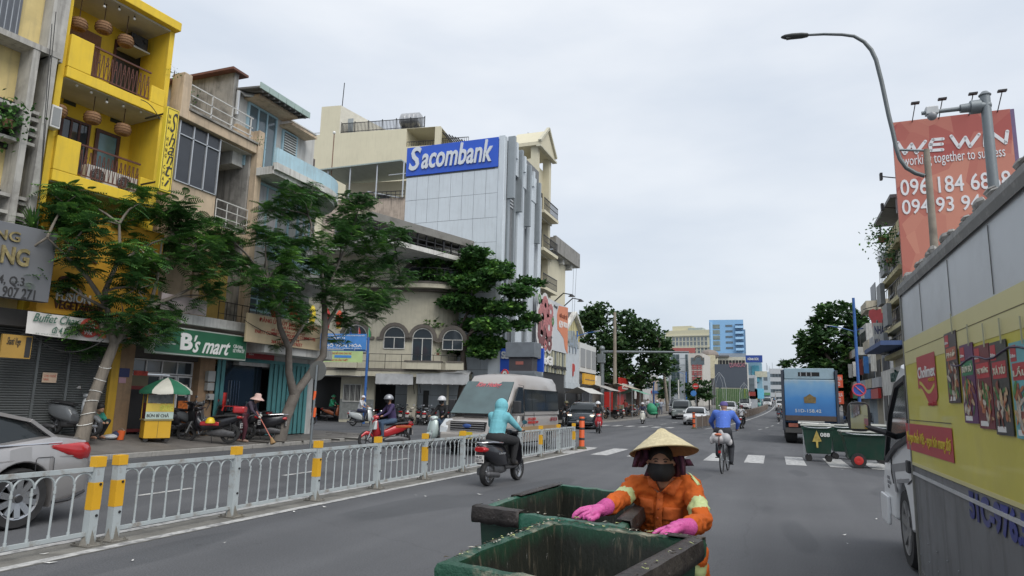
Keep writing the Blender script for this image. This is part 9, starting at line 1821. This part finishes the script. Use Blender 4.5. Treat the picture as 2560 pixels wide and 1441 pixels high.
p=gnd(775,1128);T=thing('sign_post','grey sign post with orange bands and round sign seen from behind, left of centre','sign',(p.x,p.y,0),0);q=onY(792,925,p.y);MB().tube([(0,0,0),(q.x-p.x,0,q.z+.15)],.035,8).build('post',polg,T,50);MB().lathe([(.001,.0),(.30,.0),(.30,.02),(.001,.02)],24,(q.x-p.x,.05,q.z-.02),(0,1,0)).build('sign_disc',M('sign_back',(.14,.145,.14),.6),T,40)
for ya,yb_ in((978,1000),(1020,1043)):a,b_=onY(788,ya,p.y),onY(785,yb_,p.y);MB().tube([(a.x-p.x,0,a.z),(b_.x-p.x,0,b_.z)],.041,8).build('orange_band',M('band_orange',(.75,.12,.03),.5),T,50)
T=thing('no_turn_sign','red bordered round sign on a pole above the minibus roof','sign',onY(1262,938,36));m_=MB();m_.tube([(.2*math.cos(a*PI/10),0,.3*math.sin(a*PI/10))for a in range(21)],.045,5);m_.build('border',redp,T,50);MB().lathe([(.001,0),(.24,0),(.24,.02)],16,(0,.02,0),(0,-1,0)).build('face',whitep,T);MB().bar((0,.05,-.2),(0,.05,-T.location.z),.06).build('post',polg,T);bx('arrow',darkl,T,-.04,-.03,-.14,.04,-.021,.12)
cab=M('cable_black',(.015,.015,.016),.6,var=0)
def wire(a,b_,sag,lab,n=16):a,b_=Vector(a),Vector(b_);T=tag(MB().tube([a+(b_-a)*(i/n)-Vector((0,0,sag*4*(i/n)*(1-i/n)))for i in range(n+1)],.012,4).build('cable',cab),lab,'cable','thin overhead wires')
wire(onX(1432,850,-15),onX(1441,672,-15),.05,'left thin wire dropping from the concrete overhang beside the blue lamp');wire(onX(1428,850,-15.3),onX(1434,672,-15.3),.05,'second thin wire dropping from the concrete overhang');wire(onX(140,30,-16.9),onX(88,640,-16.6),.3,'dangling wire down the left edge of the yellow house');wire(onX(130,60,-16.9),onX(95,560,-16.6),.2,'second dangling wire down the yellow house edge');wire(onX(80,838,-15.8),onX(260,850,-15.8),.35,'yellow brown cord sagging under the buffet banner');wire(onX(380,30,-16.4)if 0 else onX(352,250,-16.3),onX(400,300,-16.1),-.12,'bent black conduit on the yellow facade by the vertical sign');wire(onX(610,800,-15.6),onX(800,845,-15.4),.3,'drooping cable over the committee sign');wire(onX(1190,605,-17.5),onX(1010,650,-17.5),.2,'cable from the roof frame to the cream balcony')
#food cart
p=onpl(385,1104);CT_=T=thing('food_cart','yellow food cart with glass top and sign Duc, under a parasol','cart',(p.x,p.y,plz(p.x,p.y)),PI/2-.5);cy_=M('cart_yellow',(.62,.36,.02),.5,var=.08,dirt=.35,dirtcol=(.3,.2,.06));bx('cabinet',cy_,T,-.42,-.3,.12,.42,.3,.72,bevel=.015);bx('counter',M('cart_steel',(.4,.36,.2),.4,.3),T,-.46,-.34,.725,.46,.34,.77)
bx('sign_panel',M('cart_sign',(.62,.46,.08),.5),T,-.44,-.36,1.02,.44,-.33,1.30);text(T,'Đức',-.02,.4,1.06,1.27,-.36,M('lime',(.6,.62,.1)),depth=.01,bold=.04,shear=.1);bx('menu_strip',M('menu_pale',(.45,.55,.5),.5),T,-.44,-.358,.78,.44,-.335,1.015);text(T,'BÚN BÌ CHẢ',-.4,.3,.83,.97,-.358,darkl,depth=.006,bold=.03);bx('glass_box',M('cart_glass',(.16,.17,.16),.1,var=.3,scale=9),T,-.4,-.3,1.31,.4,.25,1.6)
for sx in(-1,1):
 for sy in(-1,1):MB().bar((sx*.42,sy*.3,.77),(sx*.42,sy*.3,1.72),.025).build('post',cy_,T);MB().lathe([(.02,-.02),(.08,-.02),(.08,.02),(.02,.02)],12,(sx*.34,sy*.25,.08),(0,1,0)).build('wheel',tyrem,T)
bx('door_gap',plastic,T,-.005,-.304,.14,.005,-.3005,.70);bx('roof_bar',cy_,T,-.44,-.32,1.70,.44,.32,1.73)
Tp=thing('parasol','green and white striped parasol over the yellow food cart','parasol',T.location+Vector((.1,.15,0)),.3);MB().tube([(0,0,.2),(0,0,2.25)],.02,8).build('pole',steel,Tp)
pg2,pw2=M('parasol_green',(.02,.14,.075),.8),M('parasol_white',(.55,.54,.47),.8)
for k in range(8):
 m_=MB();a0,a1=k*PI/4,(k+1)*PI/4;rr=[]
 for r_,z in((.02,2.2),(.35,2.08),(.7,1.88),(.86,1.74),(.87,1.64)):rr.append([(r_*(1-.05*math.sin(PI*t/4))*math.cos(a0+(a1-a0)*t/4),r_*(1-.05*math.sin(PI*t/4))*math.sin(a0+(a1-a0)*t/4),z-.03*math.sin(PI*t/4)*(r_>.5))for t in range(5)])
 m_.loft(rr,close=False);m_.build('panel',pg2 if k%2 else pw2,Tp,50)
CT_.scale=(.8,)*3;Tp.scale=(.8,)*3
p=onpl(330,1085);T=thing('display_cabinet','dark red wooden cabinet with a box on top behind the food cart','cabinet',(p.x-.2,p.y,plz(p.x,p.y)),PI/2-.1);bx('cabinet',M('oxblood',(.13,.015,.015),.5),T,-.5,-.3,.05,.5,.3,1.35,bevel=.01);bx('glass_door',glassd,T,-.44,-.31,.15,.2,-.301,1.25);bx('top_box',M('drab_box',(.12,.10,.06),.7),T,-.35,-.25,1.353,.3,.25,1.65)
p=onpl(300,1100);T=thing('orange_bucket','small orange bucket on the pavement beside the pillar','bucket',(p.x,p.y,plz(p.x,p.y)));MB().lathe([(.08,0),(.11,.24),(.1,.24),(.07,.01)],14,cap=False).build('bucket',M('bucket_orange',(.65,.12,.03),.4),T,50);MB().tube([(.11*math.cos(a*PI/8),0,.24+.06*math.sin(a*PI/8))for a in range(9)],.005,4).build('handle',steel,T)
p=onpl(275,1098);T=thing('rag_heap','heap of white and blue rags at the pillar foot','rags',(p.x,p.y,plz(p.x,p.y)));blob([((0,0,.06),(.16,.2,.07),0),((.05,.15,.12),(.12,.12,.1),1),((-.05,-.18,.05),(.1,.12,.05),0)],.02,1,'rags',[whites,M('rag_blue',(.04,.05,.1),.9)],T)
p=gnd(1425,1040);T=thing('parasol','red and white parasol behind the minibus tail','parasol',(p.x,p.y,.1));MB().tube([(0,0,0),(0,0,2.3)],.02,6).build('pole',steel,T)
for k in range(8):m_=MB();m_.add([(0,0,2.45),(1.3*math.cos(k*PI/4),1.3*math.sin(k*PI/4),1.95),(1.3*math.cos((k+1)*PI/4),1.3*math.sin((k+1)*PI/4),1.95)],[(0,1,2)]);m_.build('panel',[M('par_red',(.5,.06,.05),.7),whitep,M('par_navy',(.03,.04,.1),.7),whitep][k%4],T)

#the refuse worker in the foreground
W_T=thing('person','refuse worker in orange uniform, conical straw hat and pink gloves leaning on the open bins','person')
def w(px,py,Y):return onY(px,py,Y)
oc=M('orange_cloth',(.56,.12,.022),.9,var=.16,scale=5,spec=.2,dirt=.4,dirtcol=(.30,.08,.03),dscale=5,bump=.55,bscale=16);refl=M('reflective_tape',(.52,.60,.28),.45,var=.08,scale=12,dirt=.2);glv=M('pink_rubber',(.58,.10,.32),.38,var=.12,scale=16,dirt=.35,dirtcol=(.25,.03,.09),dscale=14,spec=.4,bump=.3,bscale=60);mask_m=M('mask_black',(.012,.012,.013),.85,var=0);scarf=M('scarf_plum',(.075,.02,.045),.9,var=.5,scale=18,stretch=(6,6,1))
YH=4.36;head=w(1652,1158,YH);nk=w(1656,1205,YH+.10);slI=w(1590,1212,4.48);srI=w(1728,1218,4.52);ch_=w(1660,1262,4.56);be=w(1668,1340,4.68);hip=w(1678,1400,4.82)
elI=w(1548,1252,4.30);wrI=w(1506,1272,4.02);elR=w(1757,1306,4.20);wrR=w(1716,1318,3.93)
fw_=(CO-head);fw_.z=0;fw_.normalize();sd=Vector((0,0,1)).cross(fw_).normalized()
if(w(1700,1158,YH)-head).dot(sd)<0:sd=-sd
HS=.85;P=[(head,(.066,.078,.098),0),(head+fw_*.025-Vector((0,0,.06)),(.042,.042,.042),0),(head+fw_*.084-Vector((0,0,.017)),head+fw_*.073+Vector((0,0,.017)),.012,.009,0),(nk-Vector((0,0,.05)),head-Vector((0,0,.06)),.058,.055,0),(nk-Vector((0,0,.06)),slI,.065,.072,1),(nk-Vector((0,0,.06)),srI,.065,.072,1),(slI*.8+ch_*.2,ch_,.105,.135,1),(srI*.8+ch_*.2,ch_,.105,.135,1),(ch_,be,.155,.155,1),(ch_+sd*.07,be+sd*.06,.12,.13,1),(ch_-sd*.07,be-sd*.06,.12,.13,1),(be,hip,.155,.16,1),(slI,elI,.064,.055,1),(elI,wrI+(elI-wrI)*.25,.055,.050,1),(srI,elR,.066,.058,1),(elR,wrR+(elR-wrR)*.25,.058,.052,1)]
for s,kx in((-1,1640),(1,1740)):kn=w(kx,1500 if s<0 else 1425,4.66);an=Vector((kn.x,kn.y+.1,.10));P+=[(hip+sd*.08*s,kn,.11,.085,1),(kn,an,.085,.065,1),(an-Vector((0,0,.03)),an+fw_*.14-Vector((0,0,.05)),.05,.04,2)]
for s in(-1,1):P.append((head+sd*.03*s+fw_*.07+Vector((0,0,.017)),(.015,.010,.010),0));P.append((head+sd*.075*s,(.017,.010,.026),0))
def on_seg(ce,a,b,t0,t1,rad):a,b=np.array(a),np.array(b);d=b-a;t=(ce-a)@d/(d@d);ds=np.linalg.norm(ce-a-np.clip(t,0,1)[:,None]*d,axis=1);return(t>t0)&(t<t1)&(ds<rad)
def fm_(ce,mi):
 mi=mi.copy();o=mi==1
 for a,b in((slI,elI),(srI,elR)):mi[o&on_seg(ce,a,b,.56,.80,.11)]=3
 return mi
body=blob(P,.0105,3,'body',[skin,oc,M('boot',(.03,.03,.03),.6),refl],W_T,fmat=fm_)
from mathutils import noise as mn_
me=body.data;nrm=[v.normal.copy()for v in me.vertices];mi_v=[0]*len(me.vertices)
for p_ in me.polygons:
 for v in p_.vertices:mi_v[v]=max(mi_v[v],p_.material_index)
for i,v in enumerate(me.vertices):
 if mi_v[i]:c=v.co;f_=(mn_.noise(Vector((c.x*9,c.y*9,c.z*22)))*.010+mn_.noise(Vector((c.x*24+c.z*14,c.y*24,c.z*38)))*.009-abs(mn_.noise(Vector((c.x*13-c.z*16,c.y*13,c.z*15))))*.022+.004);v.co=c+nrm[i]*f_
def patch(nm,mat,quad,n=6,th=.006,off=.0,bulge=.0):
 """a cloth patch laid on the body: corner points thrown onto the body surface"""
 bpy.context.view_layer.update();rows=[]
 for j in range(n+1):
  row=[]
  for i in range(n+1):
   u,v=i/n,j/n;px=(quad[0][0]*(1-u)+quad[1][0]*u)*(1-v)+(quad[3][0]*(1-u)+quad[2][0]*u)*v;py=(quad[0][1]*(1-u)+quad[1][1]*u)*(1-v)+(quad[3][1]*(1-u)+quad[2][1]*u)*v
   r=ray(px,py).normalized();ok,loc,nn,_=body.ray_cast(CO,r);q=(loc if ok else CO+r*4.6)-r*(off+bulge*math.sin(PI*u)*math.sin(PI*v));row.append(tuple(q))
  rows.append(row)
 m_=MB();m_.loft(rows,close=False);o=m_.build(nm,mat,W_T,60);so=o.modifiers.new('s','SOLIDIFY');so.thickness=th;so.offset=0;return o
oc2=M('orange_cloth_fold',(.54,.115,.02),.8,var=.1,scale=6,bump=.4,bscale=20)
patch('placket',oc2,[(1643,1232),(1659,1232),(1652,1342),(1634,1340)],8,.006,.010)
for q in([(1597,1242),(1634,1250),(1633,1287),(1600,1281)],[(1660,1268),(1707,1272),(1704,1308),(1655,1300)]):patch('pocket',oc,[(q[0][0]+2,q[0][1]+8),(q[1][0]-2,q[1][1]+8),(q[2][0]-2,q[2][1]+22),(q[3][0]+2,q[3][1]+22)],5,.004,.007,.004);patch('pocket_flap',oc2,q,6,.006,.014,.004)
patch('collar',oc2,[(1618,1192),(1636,1198),(1650,1230),(1622,1214)],5,.006,.022,.006);patch('collar',oc2,[(1686,1198),(1706,1200),(1686,1240),(1652,1232)],5,.006,.022,.006)
patch('neck_skin',skin,[(1634,1196),(1688,1198),(1664,1224),(1650,1224)],4,.004,.008)
patch('shoulder_tape',refl,[(1718,1180),(1728,1186),(1752,1212),(1744,1214)],5,.004,.006)
for py in(1250,1272,1296,1320):r=ray(1648-(py-1250)*.09,py).normalized();ok,loc,nn,_=body.ray_cast(CO,r);MB().ball(loc-r*.016,(.006,.003,.006),8,5).build('button',M('button',(.35,.07,.02),.5),W_T,60)
m_=MB();rows=[]
for z,q in((.002,.99),(-.03,1.12),(-.065,1.18),(-.10,1.0),(-.125,.72)):rows.append([tuple(head+(Vector((0,0,z))+fw_*(.094*q*math.cos(a)+.014*(abs(a)<.2 and z>-.08))+sd*(.088*q*math.sin(a)*(1 if z>-.09 else .9)))*HS)for a in[(-80+10*k)*PI/180 for k in range(17)]])
m_.loft(rows,close=False);m_.build('face_mask',mask_m,W_T,70);
for s in(-1,1):
 c=head+(sd*.034*s+fw_*.093+Vector((0,0,.018)))*HS;MB().ball(c,(.011,.007,.005),10,6).build('eye',M('eye',(.05,.035,.03),.2),W_T,60);m_=MB();m_.tube([c+sd*s*(-.014)+Vector((0,0,.012))+fw_*.002,c+Vector((0,0,.017))+fw_*.003,c+sd*s*.017+Vector((0,0,.011))],.0028,5);m_.build('eyebrow',hair,W_T)
 m_=MB();m_.tube([head+sd*.072*s+fw_*.026-Vector((0,0,.01)),head+sd*.078*s-Vector((0,0,.01)),head+sd*.072*s-fw_*.01+Vector((0,0,.026))],.0025,4);m_.build('mask_loop',bulbm,W_T)
blob([(head+Vector((0,0,.035))-fw_*.02,(.078,.085,.086),0),(head-fw_*.04-Vector((0,0,.04)),(.068,.05,.07),0)],.012,2,'hair',[hair],W_T)
def rag(pts,ww,nm='scarf_end',mat=scarf):
 m_=MB();m_.loft([[tuple(w(px-wd,py,y)),tuple(w(px,py,y-.03)),tuple(w(px+wd,py,y))]for(px,py,y),wd in zip(pts,ww)],close=False);o=m_.build(nm,mat,W_T,60);o.modifiers.new('s','SOLIDIFY').thickness=.004
rag([(1598,1128,YH-.04),(1592,1150,YH-.05),(1586,1168,YH-.04)],(5,7,5));rag([(1612,1125,YH),(1612,1150,YH),(1600,1168,YH+.02)],(10,14,8));rag([(1702,1140,YH-.02),(1706,1160,YH-.03),(1708,1188,YH-.03)],(7,7,5));rag([(1716,1148,YH),(1722,1165,YH+.02)],(8,12));rag([(1632,1140,YH+.05),(1628,1170,YH+.08),(1620,1190,YH+.1)],(7,9,9));rag([(1688,1142,YH+.04),(1694,1175,YH+.07),(1692,1192,YH+.09)],(7,9,8))
ap=w(1653,1071,YH+.02);ax=(Vector((0,0,1))+fw_*-.34*-1*0+(-fw_)*.26+sd*-.10).normalized();Hc=.150;ce_=ap-ax*Hc;RR=.208;u_=ax.cross(Vector((0,1,0))).normalized();v_=ax.cross(u_)
straw=M('hat_straw',(.56,.49,.31),.65,var=.16,scale=30,dirt=.25,dirtcol=(.34,.26,.13),dscale=9,bump=.4,bscale=50);straw2=M('hat_under',(.30,.24,.13),.8,var=.2,scale=20)
m_=MB();nA=96;rows=[]
for k,(r,h)in enumerate([(.004,Hc),(.022,Hc-.010)]+[(RR*q,Hc*(1-q)+.004*math.sin(PI*q))for q in(.22,.34,.46,.58,.7,.82,.93)]+[(RR,0)]):rows.append([tuple(ce_+ax*(h+.0016*(k%2))+(u_*math.cos(2*PI*i/nA)+v_*math.sin(2*PI*i/nA))*(r+.0018*((i%3)-1)*(r>.02)))for i in range(nA)])
m_.loft(rows,cap=False);hat=m_.build('conical_hat',straw,W_T,25)
m_=MB();m_.loft([[tuple(ce_+ax*h+(u_*math.cos(2*PI*i/48)+v_*math.sin(2*PI*i/48))*r)for i in range(48)]for r,h in((RR-.003,-.002),(RR*.6,Hc*.4-.008),(.02,Hc*.9-.01))],cap=False);m_.build('hat_lining',straw2,W_T,40)
m_=MB();m_.tube([tuple(ce_+(u_*math.cos(2*PI*i/48)+v_*math.sin(2*PI*i/48))*RR)for i in range(49)],.004,5);m_.build('hat_rim',straw2,W_T,50)
for k in range(1,9):
 r=RR*k/9+.004;m_=MB();m_.tube([tuple(ce_+ax*(Hc*(1-k/9)-.006)+(u_*math.cos(2*PI*i/40)+v_*math.sin(2*PI*i/40))*(r+.004))for i in range(41)],.0016,4);m_.build('hat_rib',straw,W_T,50)
def hand(wr_,kn_,tips,thumb,name,elb):
 """wr_ wrist, kn_ knuckle line centre, tips: 4 lists of joints, thumb joints"""
 d=(kn_-wr_).normalized();P=[(elb,wr_,.045,.036,0),(wr_,wr_+(kn_-wr_)*.5,.034,.034,0)]
 for j,tp in enumerate(tips):
  base=tp[0];P.append((wr_+(kn_-wr_)*.25+(base-kn_)*.5,base,.021,.0145,0));rr=.0132 if j<3 else .0115
  for a,b in zip(tp[:-1],tp[1:]):P.append((a,b,rr,rr*.9,0));rr*=.93
 P.append((wr_+(kn_-wr_)*.2,thumb[0],.022,.017,0))
 for a,b in zip(thumb[:-1],thumb[1:]):P.append((a,b,.0155,.0135,0))
 return blob(P,.0038,2,name,[glv],W_T)
kL=w(1474,1279,3.93)
tl_=[[w(1470,1270,3.97),w(1453,1273,3.95),w(1441,1281,3.93),w(1434,1289,3.92)],[w(1472,1274,3.93),w(1453,1279,3.91),w(1440,1287,3.90),w(1433,1294,3.90)],[w(1475,1280,3.89),w(1459,1287,3.87),w(1449,1294,3.87),w(1443,1298,3.88)],[w(1480,1286,3.86),w(1468,1292,3.84),w(1460,1297,3.85)]]
hand(w(1502,1274,3.98),kL,tl_,[w(1492,1292,3.88),w(1482,1298,3.85),w(1474,1299,3.84)],'glove',w(1518,1266,4.06))
kR=w(1674,1322,3.80)
tr_=[[w(1662,1322,3.81),w(1650,1325,3.79),w(1640,1330,3.77),w(1634,1335,3.76)],[w(1668,1326,3.79),w(1656,1333,3.75),w(1650,1343,3.73),w(1648,1353,3.73)],[w(1676,1329,3.78),w(1667,1337,3.73),w(1662,1348,3.71),w(1660,1358,3.71)],[w(1685,1330,3.78),w(1679,1337,3.73),w(1675,1346,3.71),w(1673,1354,3.71)]]
hand(w(1700,1317,3.86),kR,tr_,[w(1690,1325,3.84),w(1682,1320,3.80),w(1671,1318,3.79)][::-1][::-1],'glove',w(1724,1318,3.95))
for a,b in((w(1502,1274,3.98),w(1518,1266,4.06)),(w(1702,1317,3.87),w(1724,1318,3.95))):
 for k in range(7):q=a+(b-a)*(k/6);ax2=(b-a).normalized();MB().lathe([(.036+.0012*k,-.003),(.0405+.0012*k,0),(.036+.0012*k,.003)],16,q,ax2,cap=False).build('glove_rib',glv,W_T,60)
T=thing('orange_trouser_leg','orange trouser leg of the worker with pale tape, right of the bin corner','rag');blob([(w(1758,1378,4.2),w(1752,1400,4.2),.035,.04,0),(w(1750,1402,4.22),w(1746,1428,4.22),.045,.045,1),(w(1746,1430,4.24),w(1742,1460,4.24),.05,.05,0)],.01,2,'cloth',[oc,refl],T)  # added separate piece that shows the worker's right trouser leg with its reflective band
